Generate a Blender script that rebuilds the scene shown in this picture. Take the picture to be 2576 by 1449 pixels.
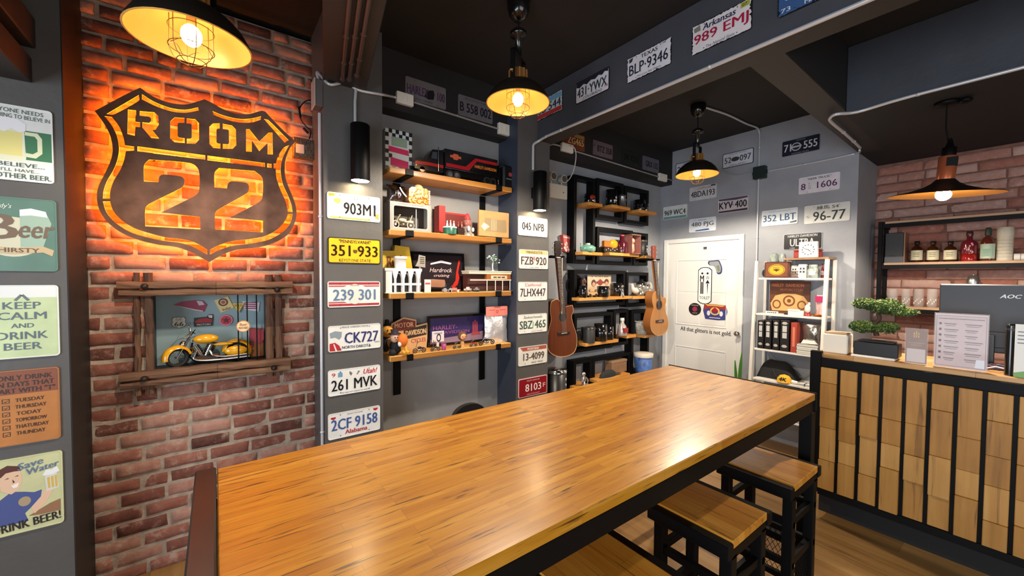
import bpy, bmesh, math, random
from mathutils import Vector, Matrix, noise

for o in list(bpy.data.objects):
    bpy.data.objects.remove(o, do_unlink=True)
SC = bpy.context.scene
COL = SC.collection
PI = math.pi

# ------------------------------------------------------------------ camera
EYE = Vector((0.0, 0.0, 1.58))
FWD = Vector((0.599783, 0.799579, -0.030548))
RGT = Vector((0.800053, -0.599896, 0.006335))
UPV = Vector((0.013260, 0.028240, 0.999513))
FPX = 992.585
cam = bpy.data.cameras.new('camera')
cam.sensor_width = 36.0
cam.lens = FPX * 36.0 / 2576.0
cam.shift_y = 4.921 / 2576.0
cam.clip_start = 0.02
camo = bpy.data.objects.new('camera', cam)
COL.objects.link(camo)
camo.matrix_world = Matrix(((RGT.x, UPV.x, -FWD.x, EYE.x), (RGT.y, UPV.y, -FWD.y, EYE.y),
                            (RGT.z, UPV.z, -FWD.z, EYE.z), (0, 0, 0, 1)))
SC.camera = camo

# ------------------------------------------------------------------ world, exposure, daylight through the shop front
SC.view_settings.view_transform = 'Standard'
SC.view_settings.look = 'None'
SC.view_settings.gamma = 1.0
SC.view_settings.exposure = 0.0
SC.view_settings.use_curve_mapping = False
wd = bpy.data.worlds.new('world')
SC.world = wd
wd.use_nodes = True
wd.node_tree.nodes['Background'].inputs[0].default_value = (0.55, 0.72, 1.0, 1)
wd.node_tree.nodes['Background'].inputs[1].default_value = 0.1


def area_light(name, loc, rot, sx, sy, power, color):
    l = bpy.data.lights.new(name, 'AREA')
    l.shape = 'RECTANGLE'
    l.size = sx
    l.size_y = sy
    l.energy = power
    l.color = color
    o = bpy.data.objects.new(name, l)
    COL.objects.link(o)
    o.location = loc
    o.rotation_euler = rot
    return o


# the glazed shop front behind the camera (faces +X) and an added warm fill light at the side
area_light('daylight_shop_front', (-2.5, -0.6, 1.35), (PI / 2, 0, -PI / 2), 3.2, 1.7, 150.0, (0.78, 0.88, 1.0))
area_light('side_fill', (0.9, -2.5, 1.5), (PI / 2, 0, 0), 3.0, 1.6, 45.0, (1.0, 0.96, 0.92))  # added weak fill light, no source of its own


def px(u, v, x=None, y=None, z=None):
    """The point of the plane x=, y= or z= that the photograph shows at pixel (u, v)."""
    d = FWD + RGT * ((u - 1288) / FPX) + UPV * ((729.421 - v) / FPX)
    t = x / d.x if x is not None else y / d.y if y is not None else (z - EYE.z) / d.z
    return EYE + d * t


# ------------------------------------------------------------------ materials
def lin(c):
    c = c / 255.0
    return c / 12.92 if c <= 0.04045 else ((c + 0.055) / 1.055) ** 2.4


MATS = {}


def mat(name, rgb, rough=0.5, metal=0.0, var=None, bump=None, emit=None, coat=0.0, spec=None, alpha=None, trans=0.0, ior=None):
    """rgb 0-255 sRGB; var=(scale, amount); bump=(scale, strength); emit=(rgb, strength)."""
    if name in MATS:
        return MATS[name]
    m = bpy.data.materials.new(name)
    m.use_nodes = True
    nt = m.node_tree
    b = nt.nodes['Principled BSDF']
    col = tuple(lin(c) for c in rgb) + (1,)
    b.inputs['Base Color'].default_value = col
    b.inputs['Roughness'].default_value = rough
    b.inputs['Metallic'].default_value = metal
    b.inputs['Coat Weight'].default_value = coat
    b.inputs['Coat Roughness'].default_value = 0.12
    if spec is not None:
        b.inputs['Specular IOR Level'].default_value = spec
    if trans:
        b.inputs['Transmission Weight'].default_value = trans
    if ior:
        b.inputs['IOR'].default_value = ior
    if alpha is not None:
        b.inputs['Alpha'].default_value = alpha
    tc = None
    if var or bump:
        tc = nt.nodes.new('ShaderNodeTexCoord')
    if var:
        n = nt.nodes.new('ShaderNodeTexNoise')
        n.inputs['Scale'].default_value = var[0]
        n.inputs['Detail'].default_value = 6
        nt.links.new(tc.outputs['Object'], n.inputs['Vector'])
        r = nt.nodes.new('ShaderNodeMapRange')
        r.inputs['From Min'].default_value = 0.3
        r.inputs['From Max'].default_value = 0.7
        r.inputs['To Min'].default_value = 1 - var[1]
        r.inputs['To Max'].default_value = 1 + var[1]
        nt.links.new(n.outputs['Fac'], r.inputs['Value'])
        mx = nt.nodes.new('ShaderNodeMix')
        mx.data_type = 'RGBA'
        mx.blend_type = 'MULTIPLY'
        mx.inputs['Factor'].default_value = 1
        mx.inputs['A'].default_value = col
        nt.links.new(r.outputs['Result'], mx.inputs['B'])
        nt.links.new(mx.outputs['Result'], b.inputs['Base Color'])
    if bump:
        n = nt.nodes.new('ShaderNodeTexNoise')
        n.inputs['Scale'].default_value = bump[0]
        n.inputs['Detail'].default_value = 5
        nt.links.new(tc.outputs['Object'], n.inputs['Vector'])
        bp = nt.nodes.new('ShaderNodeBump')
        bp.inputs['Strength'].default_value = bump[1]
        bp.inputs['Distance'].default_value = 0.004
        nt.links.new(n.outputs['Fac'], bp.inputs['Height'])
        nt.links.new(bp.outputs['Normal'], b.inputs['Normal'])
    if emit:
        b.inputs['Emission Color'].default_value = tuple(lin(c) for c in emit[0]) + (1,)
        b.inputs['Emission Strength'].default_value = emit[1]
    MATS[name] = m
    return m


def C(rgb, rough=0.5, metal=0.0, **k):
    """A plain colour by value."""
    return mat('paint_%d_%d_%d_%d_%d' % (*rgb, int(rough * 100), int(metal * 100)), rgb, rough, metal, **k)


def ramp(nt, fac, stops):
    r = nt.nodes.new('ShaderNodeValToRGB')
    e = r.color_ramp.elements
    while len(e) < len(stops):
        e.new(0.5)
    for el, (p, c) in zip(e, stops):
        el.position = p
        el.color = tuple(lin(q) for q in c) + (1,)
    nt.links.new(fac, r.inputs['Fac'])
    return r.outputs['Color']


def wood(name, stops, board, grain=1.0, rough=0.3, coat=0.0, dark=0.5, axis=0, seam=0.0015, bump=0.15, streak=0.62, tone=0.34, island=0.0, sfine=1.0):
    """Boards (length, width) running along the local axis, each its own tone, with fine streaks."""
    if name in MATS:
        return MATS[name]
    m = bpy.data.materials.new(name)
    m.use_nodes = True
    nt = m.node_tree
    N, L = nt.nodes.new, nt.links.new
    b = nt.nodes['Principled BSDF']
    tc = N('ShaderNodeTexCoord')
    mp = N('ShaderNodeMapping')
    L(tc.outputs['Object'], mp.inputs['Vector'])
    if axis == 1:
        mp.inputs['Rotation'].default_value = (0, 0, PI / 2)
    if axis == 2:
        mp.inputs['Rotation'].default_value = (0, PI / 2, 0)
    if axis == 3:      # boards run along x, stacked in z
        mp.inputs['Rotation'].default_value = (PI / 2, 0, 0)
    br = N('ShaderNodeTexBrick')
    br.offset = 0.37
    br.offset_frequency = 3
    br.inputs['Color1'].default_value = (0, 0, 0, 1)
    br.inputs['Color2'].default_value = (1, 1, 1, 1)
    br.inputs['Mortar'].default_value = (0, 0, 0, 1)
    br.inputs['Scale'].default_value = 1.0
    br.inputs['Brick Width'].default_value = board[0]
    br.inputs['Row Height'].default_value = board[1]
    br.inputs['Mortar Size'].default_value = seam
    br.inputs['Mortar Smooth'].default_value = 0.3
    L(mp.outputs['Vector'], br.inputs['Vector'])
    st = N('ShaderNodeMapping')
    st.inputs['Scale'].default_value = (2.2 * grain, 34 * grain, 34 * grain)
    L(mp.outputs['Vector'], st.inputs['Vector'])
    # shift the grain per board
    add = N('ShaderNodeVectorMath')
    add.operation = 'MULTIPLY_ADD'
    L(br.outputs['Color'], add.inputs[0])
    add.inputs[1].default_value = (13, 17, 7)
    L(st.outputs['Vector'], add.inputs[2])
    n1 = N('ShaderNodeTexNoise')
    n1.inputs['Scale'].default_value = 1.0
    n1.inputs['Detail'].default_value = 7
    n1.inputs['Roughness'].default_value = 0.62
    n1.inputs['Distortion'].default_value = 0.5
    L(add.outputs['Vector'], n1.inputs['Vector'])
    n2 = N('ShaderNodeTexNoise')
    n2.inputs['Scale'].default_value = 3.2
    n2.inputs['Detail'].default_value = 3
    L(mp.outputs['Vector'], n2.inputs['Vector'])
    a = N('ShaderNodeMath'); a.operation = 'MULTIPLY'
    L(br.outputs['Color'], a.inputs[0]); a.inputs[1].default_value = tone
    if island:
        gi = N('ShaderNodeNewGeometry')
        ia = N('ShaderNodeMath'); ia.operation = 'MULTIPLY_ADD'
        L(gi.outputs['Random Per Island'], ia.inputs[0]); ia.inputs[1].default_value = island; L(a.outputs[0], ia.inputs[2])
        a = ia
    c = N('ShaderNodeMath'); c.operation = 'MULTIPLY_ADD'
    L(n1.outputs['Fac'], c.inputs[0]); c.inputs[1].default_value = 0.62; L(a.outputs[0], c.inputs[2])
    d = N('ShaderNodeMath'); d.operation = 'MULTIPLY_ADD'
    L(n2.outputs['Fac'], d.inputs[0]); d.inputs[1].default_value = 0.3; L(c.outputs[0], d.inputs[2])
    col = ramp(nt, d.outputs[0], stops)
    # dark sapwood streaks
    s2 = N('ShaderNodeMapping')
    s2.inputs['Scale'].default_value = (3.4 * grain * sfine, 60 * grain * sfine, 60 * grain * sfine)
    s2.inputs['Location'].default_value = (4.1, 2.7, 0)
    L(mp.outputs['Vector'], s2.inputs['Vector'])
    n3 = N('ShaderNodeTexNoise')
    n3.inputs['Scale'].default_value = 1.0
    n3.inputs['Detail'].default_value = 4
    n3.inputs['Distortion'].default_value = 0.8
    L(s2.outputs['Vector'], n3.inputs['Vector'])
    mr = N('ShaderNodeMapRange')
    mr.inputs['From Min'].default_value = streak
    mr.inputs['From Max'].default_value = streak + 0.12
    mr.inputs['To Min'].default_value = 0
    mr.inputs['To Max'].default_value = dark
    L(n3.outputs['Fac'], mr.inputs['Value'])
    mm = N('ShaderNodeMath'); mm.operation = 'MAXIMUM'
    L(mr.outputs['Result'], mm.inputs[0])
    sm = N('ShaderNodeMath'); sm.operation = 'MULTIPLY'
    L(br.outputs['Fac'], sm.inputs[0]); sm.inputs[1].default_value = 0.45
    L(sm.outputs[0], mm.inputs[1])
    mx = N('ShaderNodeMix')
    mx.data_type = 'RGBA'
    L(mm.outputs[0], mx.inputs['Factor'])
    L(col, mx.inputs['A'])
    mx.inputs['B'].default_value = tuple(lin(q) for q in (62, 34, 12)) + (1,)
    L(mx.outputs['Result'], b.inputs['Base Color'])
    b.inputs['Roughness'].default_value = rough
    b.inputs['Coat Weight'].default_value = coat
    b.inputs['Coat Roughness'].default_value = 0.2
    bp = N('ShaderNodeBump')
    bp.inputs['Strength'].default_value = bump
    bp.inputs['Distance'].default_value = 0.002
    L(n1.outputs['Fac'], bp.inputs['Height'])
    L(bp.outputs['Normal'], b.inputs['Normal'])
    MATS[name] = m
    return m


def brickmat(name, stops, rough=0.85, speck=(205, 190, 175), speck_amt=0.35):
    m = bpy.data.materials.new(name)
    m.use_nodes = True
    nt = m.node_tree
    N, L = nt.nodes.new, nt.links.new
    b = nt.nodes['Principled BSDF']
    g = N('ShaderNodeNewGeometry')
    tc = N('ShaderNodeTexCoord')
    n = N('ShaderNodeTexNoise')
    n.inputs['Scale'].default_value = 26
    n.inputs['Detail'].default_value = 8
    n.inputs['Roughness'].default_value = 0.7
    L(tc.outputs['Object'], n.inputs['Vector'])
    a = N('ShaderNodeMath'); a.operation = 'MULTIPLY_ADD'
    L(n.outputs['Fac'], a.inputs[0]); a.inputs[1].default_value = 0.55
    h = N('ShaderNodeMath'); h.operation = 'MULTIPLY'
    L(g.outputs['Random Per Island'], h.inputs[0]); h.inputs[1].default_value = 0.6
    L(h.outputs[0], a.inputs[2])
    col = ramp(nt, a.outputs[0], stops)
    n2 = N('ShaderNodeTexNoise')
    n2.inputs['Scale'].default_value = 13
    n2.inputs['Detail'].default_value = 9
    n2.inputs['Roughness'].default_value = 0.75
    L(tc.outputs['Object'], n2.inputs['Vector'])
    mr = N('ShaderNodeMapRange')
    mr.inputs['From Min'].default_value = 0.54
    mr.inputs['From Max'].default_value = 0.68
    mr.inputs['To Max'].default_value = speck_amt
    L(n2.outputs['Fac'], mr.inputs['Value'])
    mx = N('ShaderNodeMix'); mx.data_type = 'RGBA'
    L(mr.outputs['Result'], mx.inputs['Factor'])
    L(col, mx.inputs['A'])
    mx.inputs['B'].default_value = tuple(lin(q) for q in speck) + (1,)
    L(mx.outputs['Result'], b.inputs['Base Color'])
    b.inputs['Roughness'].default_value = rough
    bp = N('ShaderNodeBump')
    bp.inputs['Strength'].default_value = 0.6
    bp.inputs['Distance'].default_value = 0.004
    L(n.outputs['Fac'], bp.inputs['Height'])
    L(bp.outputs['Normal'], b.inputs['Normal'])
    MATS[name] = m
    return m


SLATE = mat('slate_wall_paint', (138, 138, 138), 0.55, var=(6, 0.08), bump=(40, 0.25))
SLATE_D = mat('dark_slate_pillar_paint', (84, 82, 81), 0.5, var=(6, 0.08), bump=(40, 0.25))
NAVY = mat('navy_shade_side', (52, 58, 72), 0.5, var=(6, 0.08), bump=(40, 0.2))  # bluish daylight shade of the pillar's side, put into the colour
BEAMP = mat('slate_beam_paint', (70, 72, 79), 0.5, var=(5, 0.1), bump=(30, 0.25))
BLACKC = mat('black_ceiling_paint', (26, 24, 24), 0.75, var=(4, 0.1), bump=(30, 0.2))
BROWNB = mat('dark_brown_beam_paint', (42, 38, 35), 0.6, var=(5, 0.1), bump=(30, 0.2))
MORTAR = mat('sandy_mortar', (164, 148, 132), 0.95, var=(18, 0.3), bump=(60, 0.9))
BRICK = brickmat('old_red_brick', [(0.2, (74, 40, 32)), (0.45, (124, 74, 60)), (0.65, (144, 92, 76)), (0.85, (168, 126, 110))])
BRICK2 = brickmat('pale_red_brick', [(0.2, (128, 74, 60)), (0.45, (162, 104, 88)), (0.65, (172, 126, 112)), (0.85, (192, 154, 142))], speck_amt=0.3)
MORTAR2 = mat('brown_mortar', (122, 88, 76), 0.95, var=(18, 0.25), bump=(60, 0.8))
BLACKM = mat('black_powder_coated_steel', (8, 8, 9), 0.5, 0.0, bump=(200, 0.05), spec=0.16)
BLACKG = mat('black_gloss_enamel', (14, 14, 15), 0.18, 0.0, coat=0.4)
BROWNM = mat('dark_brown_steel', (20, 9, 7), 0.4, 0.0, coat=0.15)
CHROME = mat('chrome', (215, 216, 218), 0.12, 1.0)
STEEL = mat('brushed_steel', (165, 166, 168), 0.3, 0.9)
GALV = mat('galvanised_conduit', (206, 208, 210), 0.3, 0.35)
DCOND = mat('dark_painted_conduit', (78, 70, 66), 0.4, 0.35)
BRASS = mat('aged_brass', (182, 130, 74), 0.35, 0.45)
COPPER = mat('polished_copper', (206, 112, 72), 0.28, 0.55)
WHITE = mat('white_gloss_paint', (228, 228, 224), 0.35)
IVORY = mat('ivory_plastic', (222, 218, 206), 0.4)
TABLEW = wood('lacquered_stave_tabletop', [(0.2, (110, 60, 12)), (0.45, (166, 104, 16)), (0.66, (188, 129, 28)), (0.9, (214, 158, 68))],
              (0.36, 0.026), 1.2, 0.32, 0.6, 0.9, streak=0.58, seam=0.0004, tone=0.24, sfine=1.5)
SEATW = wood('lacquered_stool_planks', [(0.2, (134, 76, 16)), (0.45, (190, 122, 32)), (0.7, (210, 146, 52)), (0.95, (226, 172, 86))],
             (0.5, 0.05), 0.8, 0.35, 0.3, 0.8, streak=0.59, axis=1, seam=0.0006, tone=0.28)
SHELFW = wood('honey_pine_shelf', [(0.2, (164, 98, 32)), (0.5, (206, 138, 56)), (0.9, (226, 172, 92))], (1.4, 0.12), 0.7, 0.45, 0.1, 0.4)
COUNTW = wood('counter_oak_top', [(0.2, (140, 96, 50)), (0.5, (182, 136, 80)), (0.9, (208, 168, 112))], (0.5, 0.05), 0.8, 0.4, 0.2, 0.5, axis=1)
BLOCKW = wood('pale_teak_blocks', [(0.2, (108, 70, 24)), (0.5, (164, 116, 50)), (0.75, (186, 140, 74)), (1.0, (210, 170, 108))],
              (3.0, 0.9), 0.55, 0.5, 0.05, 0.6, axis=2, streak=0.61, tone=0.0, island=0.32, seam=0.0)
FLOORW = wood('wood_plank_floor', [(0.2, (84, 58, 28)), (0.5, (132, 96, 50)), (0.75, (158, 120, 70)), (0.95, (176, 140, 90))],
              (1.2, 0.15), 0.5, 0.38, 0.15, 0.5, axis=1)
LOGW = wood('weathered_dark_timber', [(0.2, (34, 20, 14)), (0.5, (78, 50, 34)), (0.75, (112, 78, 54)), (0.95, (146, 112, 82))],
            (1.5, 0.06), 0.9, 0.75, 0.0, 0.7, bump=0.8)
LOGV = wood('weathered_dark_timber_upright', [(0.2, (34, 20, 14)), (0.5, (78, 50, 34)), (0.75, (112, 78, 54)), (0.95, (146, 112, 82))],
            (1.5, 0.06), 0.9, 0.75, 0.0, 0.7, bump=0.8, axis=2)


# ------------------------------------------------------------------ mesh builder
class MB:
    def __init__(s):
        s.v, s.f, s.s = [], [], []
        s.M = None

    def add(s, vs, fs, smooth=False):
        o = len(s.v)
        if s.M is not None:
            vs = [tuple(s.M @ Vector(q)) for q in vs]
        s.v += [tuple(q) for q in vs]
        s.f += [tuple(i + o for i in q) for q in fs]
        s.s += [smooth] * len(fs)
        return s

    def box(s, x0, x1, y0, y1, z0, z1, b=0.0):
        if x0 > x1: x0, x1 = x1, x0
        if y0 > y1: y0, y1 = y1, y0
        if z0 > z1: z0, z1 = z1, z0
        b = min(b, (x1 - x0) * 0.45, (y1 - y0) * 0.45, (z1 - z0) * 0.45)
        if b <= 0:
            vs = [(x, y, z) for x in (x0, x1) for y in (y0, y1) for z in (z0, z1)]
            return s.add(vs, [(0, 1, 3, 2), (4, 6, 7, 5), (0, 4, 5, 1), (2, 3, 7, 6), (0, 2, 6, 4), (1, 5, 7, 3)])
        lo, hi = (x0, y0, z0), (x1, y1, z1)
        vs, ix = [], {}
        for cx in (0, 1):
            for cy in (0, 1):
                for cz in (0, 1):
                    c = (cx, cy, cz)
                    for a in range(3):
                        p = []
                        for k in range(3):
                            e = hi[k] if c[k] else lo[k]
                            if k != a:
                                e += -b if c[k] else b
                            p.append(e)
                        ix[(c, a)] = len(vs)
                        vs.append(tuple(p))
        fs = []
        for a in range(3):
            u, w = [k for k in range(3) if k != a]
            for side in (0, 1):
                q = []
                for (p, r) in ((0, 0), (1, 0), (1, 1), (0, 1)):
                    c = [0, 0, 0]
                    c[a] = side; c[u] = p; c[w] = r
                    q.append(ix[(tuple(c), a)])
                fs.append(tuple(q))
            # the four edges along a
            for p in (0, 1):
                for r in (0, 1):
                    c0 = [0, 0, 0]; c0[u] = p; c0[w] = r
                    c1 = list(c0); c1[a] = 1
                    c0, c1 = tuple(c0), tuple(c1)
                    fs.append((ix[(c0, u)], ix[(c1, u)], ix[(c1, w)], ix[(c0, w)]))
        for cx in (0, 1):
            for cy in (0, 1):
                for cz in (0, 1):
                    c = (cx, cy, cz)
                    fs.append((ix[(c, 0)], ix[(c, 1)], ix[(c, 2)]))
        return s.add(vs, fs)

    def cyl(s, p0, p1, r0, r1=None, n=16, caps=True):
        r1 = r0 if r1 is None else r1
        p0, p1 = Vector(p0), Vector(p1)
        d = (p1 - p0).normalized()
        a = d.orthogonal().normalized()
        b = d.cross(a)
        vs = []
        for p, r in ((p0, r0), (p1, r1)):
            for i in range(n):
                t = 2 * PI * i / n
                vs.append(p + a * (r * math.cos(t)) + b * (r * math.sin(t)))
        s.add(vs, [(i, (i + 1) % n, n + (i + 1) % n, n + i) for i in range(n)], True)
        if caps:
            s.add(vs[:n], [tuple(range(n))])
            s.add(vs[n:], [tuple(range(n))])
        return s

    def tube(s, pts, r, n=8, closed=False):
        pts = [Vector(p) for p in pts]
        m = len(pts)
        rs = r if isinstance(r, (list, tuple)) else [r] * m
        vs = []
        a = None
        for i, p in enumerate(pts):
            if closed:
                d = (pts[(i + 1) % m] - pts[i - 1]).normalized()
            else:
                d = (pts[min(i + 1, m - 1)] - pts[max(i - 1, 0)]).normalized()
            if a is None:
                a = d.orthogonal().normalized()
            else:
                a = (a - d * a.dot(d))
                a = a.normalized() if a.length > 1e-6 else d.orthogonal().normalized()
            b = d.cross(a)
            for k in range(n):
                t = 2 * PI * k / n
                vs.append(p + (a * math.cos(t) + b * math.sin(t)) * rs[i])
        fs = []
        for i in range(m if closed else m - 1):
            j = (i + 1) % m
            for k in range(n):
                fs.append((i * n + k, i * n + (k + 1) % n, j * n + (k + 1) % n, j * n + k))
        s.add(vs, fs, True)
        if not closed:
            s.add(vs[:n], [tuple(range(n))])
            s.add(vs[-n:], [tuple(range(n))])
        return s

    def lathe(s, prof, c=(0, 0, 0), n=24, sx=1.0, sy=1.0):
        """prof = [(r, z)...] about the vertical axis through c."""
        vs, fs = [], []
        m = len(prof)
        for r, z in prof:
            for i in range(n):
                t = 2 * PI * i / n
                vs.append((c[0] + sx * r * math.cos(t), c[1] + sy * r * math.sin(t), c[2] + z))
        for j in range(m - 1):
            for i in range(n):
                fs.append((j * n + i, j * n + (i + 1) % n, (j + 1) * n + (i + 1) % n, (j + 1) * n + i))
        s.add(vs, fs, True)
        if prof[0][0] > 1e-5:
            s.add(vs[:n], [tuple(range(n))])
        if prof[-1][0] > 1e-5:
            s.add(vs[-n:], [tuple(range(n))])
        return s

    def shell(s, prof, c=(0, 0, 0), n=32):
        """An open lathe, no caps."""
        vs, fs = [], []
        for r, z in prof:
            for i in range(n):
                t = 2 * PI * i / n
                vs.append((c[0] + r * math.cos(t), c[1] + r * math.sin(t), c[2] + z))
        for j in range(len(prof) - 1):
            for i in range(n):
                fs.append((j * n + i, j * n + (i + 1) % n, (j + 1) * n + (i + 1) % n, (j + 1) * n + i))
        return s.add(vs, fs, True)

    def prism(s, poly, y0, y1):
        """A polygon in x, z extruded from y0 (towards the viewer) to y1."""
        n = len(poly)
        vs = [(x, y0, z) for x, z in poly] + [(x, y1, z) for x, z in poly]
        return s.add(vs, [tuple(range(n)), tuple(range(2 * n - 1, n - 1, -1))] + [(i, (i + 1) % n, n + (i + 1) % n, n + i) for i in range(n)])

    def prismz(s, poly, z0, z1):
        n = len(poly)
        vs = [(x, y, z0) for x, y in poly] + [(x, y, z1) for x, y in poly]
        return s.add(vs, [tuple(range(n)), tuple(range(2 * n - 1, n - 1, -1))] + [(i, (i + 1) % n, n + (i + 1) % n, n + i) for i in range(n)])

    def ell(s, c, r, n=14, m=8):
        if not isinstance(r, (tuple, list)):
            r = (r, r, r)
        prof = [(max(math.sin(PI * j / m), 0), -math.cos(PI * j / m)) for j in range(m + 1)]
        vs, fs = [], []
        for q, z in prof:
            for i in range(n):
                t = 2 * PI * i / n
                vs.append((c[0] + r[0] * q * math.cos(t), c[1] + r[1] * q * math.sin(t), c[2] + r[2] * z))
        for j in range(m):
            for i in range(n):
                fs.append((j * n + i, j * n + (i + 1) % n, (j + 1) * n + (i + 1) % n, (j + 1) * n + i))
        return s.add(vs, fs, True)

    def text(s, body, x, z, w, h=None, y=0.0, bold=0.0, depth=0.0005, shear=0.0, rot=0.0, res=2):
        """Lettering in the x, z plane, its middle at (x, z), fitted to w by h, its face at y - depth."""
        c = bpy.data.curves.new('lettering', 'FONT')
        c.body = body
        c.resolution_u = res
        c.shear = shear
        o = bpy.data.objects.new('lettering', c)
        me = bpy.data.meshes.new_from_object(o)
        vs = [q.co.copy() for q in me.vertices]
        fs = [tuple(p.vertices) for p in me.polygons]
        bpy.data.objects.remove(o)
        bpy.data.curves.remove(c)
        bpy.data.meshes.remove(me)
        if not vs:
            return s
        x0 = min(q.x for q in vs); x1 = max(q.x for q in vs)
        y0 = min(q.y for q in vs); y1 = max(q.y for q in vs)
        sx = w / max(x1 - x0, 1e-6)
        sy = sx if h is None else h / max(y1 - y0, 1e-6)
        ca, sa = math.cos(rot), math.sin(rot)
        hb = h or (y1 - y0) * sx
        for k in ((0,) if bold <= 0 else (-1, 0, 1)):      # heavier strokes: the outline laid down three times
            out = []
            for q in vs:
                a, b = (q.x - (x0 + x1) / 2) * sx + k * bold * hb * 0.9, (q.y - (y0 + y1) / 2) * sy
                out.append((x + a * ca - b * sa, y - depth - 0.00004 * k, z + a * sa + b * ca))
            s.add(out, fs)
        return s

    def build(s, name, m, parent=None, loc=None, rz=0.0):
        me = bpy.data.meshes.new(name)
        me.from_pydata(s.v, [], s.f)
        me.polygons.foreach_set('use_smooth', s.s)
        b = bmesh.new()
        b.from_mesh(me)
        bmesh.ops.recalc_face_normals(b, faces=b.faces)
        b.to_mesh(me)
        b.free()
        me.materials.append(m)
        o = bpy.data.objects.new(name, me)
        COL.objects.link(o)
        if parent is not None:
            o.parent = parent
        if loc is not None:
            o.location = loc
        if rz:
            o.rotation_euler = (0, 0, rz)
        return o


def tag(o, label, cat, group=None):
    o['label'] = label
    o['category'] = cat
    if group:
        o['group'] = group
    return o


def thing(name, label, cat, loc, rz=0.0, group=None):
    o = bpy.data.objects.new(name, None)
    o.empty_display_size = 0.02
    COL.objects.link(o)
    o.location = loc
    o.rotation_euler = (0, 0, rz)
    return tag(o, label, cat, group)


def struct(name, mb, m, parent=None):
    o = mb.build(name, m, parent)
    if parent is None:
        o['kind'] = 'structure'
    return o


def copy_tree(o, parent=None):
    c = o.copy()
    COL.objects.link(c)
    if parent is not None:
        c.parent = parent
    for ch in list(o.children):
        copy_tree(ch, c)
    return c


def rrect(x0, x1, z0, z1, r, n=5):
    out = []
    for cx, cz, a in ((x1 - r, z1 - r, 0), (x0 + r, z1 - r, 90), (x0 + r, z0 + r, 180), (x1 - r, z0 + r, 270)):
        for i in range(n):
            t = math.radians(a + 90 * i / (n - 1))
            out.append((cx + r * math.cos(t), cz + r * math.sin(t)))
    return out


def ring(poly_o, poly_i, y0, y1, mb):
    """A flat ring between two polygons of the same count, in the x, z plane."""
    n = len(poly_o)
    vs = [(x, y0, z) for x, z in poly_o] + [(x, y0, z) for x, z in poly_i] + [(x, y1, z) for x, z in poly_o] + [(x, y1, z) for x, z in poly_i]
    fs = []
    for i in range(n):
        j = (i + 1) % n
        fs += [(i, j, n + j, n + i), (2 * n + i, 3 * n + i, 3 * n + j, 2 * n + j), (i, 2 * n + i, 2 * n + j, j), (n + i, n + j, 3 * n + j, 3 * n + i)]
    return mb.add(vs, fs)


def circle(cx, cz, r, n=24, rz=None):
    rz = r if rz is None else rz
    return [(cx + r * math.cos(2 * PI * i / n), cz + rz * math.sin(2 * PI * i / n)) for i in range(n)]


def bez(pts, n=10):
    """Smooth path through points (Catmull-Rom)."""
    P = [Vector(p) for p in pts]
    P = [P[0] * 2 - P[1]] + P + [P[-1] * 2 - P[-2]]
    out = []
    for i in range(1, len(P) - 2):
        for k in range(n):
            t = k / n
            a, b, c, d = P[i - 1], P[i], P[i + 1], P[i + 2]
            out.append(0.5 * ((2 * b) + (c - a) * t + (2 * a - 5 * b + 4 * c - d) * t * t + (3 * b - a - 3 * c + d) * t ** 3))
    out.append(P[-2])
    return out


def bez2(pts, n=8):
    return [(q.x, q.y) for q in bez([(a, b, 0) for a, b in pts], n)]


# ------------------------------------------------------------------ the setting
YP, YB, YA = 2.48, 2.8045, 2.7363        # pillar fronts, brick wall, alcove back
XLP, X1A, X1B, X2A, X2B = -0.5075, 0.5027, 0.8415, 1.9035, 2.245
XD, YD, XW = 4.368, 0.94, 5.0            # door wall, its outer corner, brick wall of the bar
ZC = 3.09
struct('floor', MB().box(-2.6, 5.1, -2.6, 2.9, -0.1, 0.0), FLOORW)
struct('ceiling', MB().box(-2.6, 5.1, -2.6, 2.95, ZC, ZC + 0.1), BLACKC)
struct('wall_left', MB().box(-2.6, XLP, YP, 2.95, 0, ZC), SLATE_D)
struct('wall_left_side', MB().box(XLP, XLP + 0.004, YP + 0.001, YB, 0, ZC), mat('dark_brown_side', (24, 20, 18), 0.6))  # thin sheet, darker than the front of the wall
struct('wall_pillar_1', MB().box(X1A, X1B, YP, 2.95, 0, ZC), SLATE_D)
w = MB().box(X2A + 0.004, X2B, YP, 2.95, 0, ZC)
struct('wall_pillar_2', w, SLATE_D)
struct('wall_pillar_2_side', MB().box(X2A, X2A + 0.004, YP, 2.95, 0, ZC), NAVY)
struct('wall_alcove', MB().box(X1B, X2A, YA, 2.95, 0, ZC), SLATE)
SLATE_L = mat('light_slate_wall_paint', (151, 155, 162), 0.55, var=(6, 0.06), bump=(40, 0.25))
struct('wall_guitar', MB().box(X2B, XD + 0.1, 2.80, 2.95, 0, ZC), SLATE_L)
struct('wall_far', MB().box(XD, XW + 0.1, YD, 2.80, 0, ZC), SLATE_L)
# shop front behind the camera: plinth, piers and head round a large glazed opening, and a side wall with a window
struct('wall_back', MB().box(-2.7, -2.6, -2.6, -2.2, 0, ZC).box(-2.7, -2.6, 1.0, YP, 0, ZC).box(-2.7, -2.6, -2.2, 1.0, 0, 0.45).box(-2.7, -2.6, -2.2, 1.0, 2.65, ZC), SLATE_D)
struct('wall_right', MB().box(-2.7, -0.6, -2.7, -2.6, 0, ZC).box(2.4, XW + 0.1, -2.7, -2.6, 0, ZC).box(-0.6, 2.4, -2.7, -2.6, 0, 0.65).box(-0.6, 2.4, -2.7, -2.6, 2.35, ZC), SLATE_D)


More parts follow.
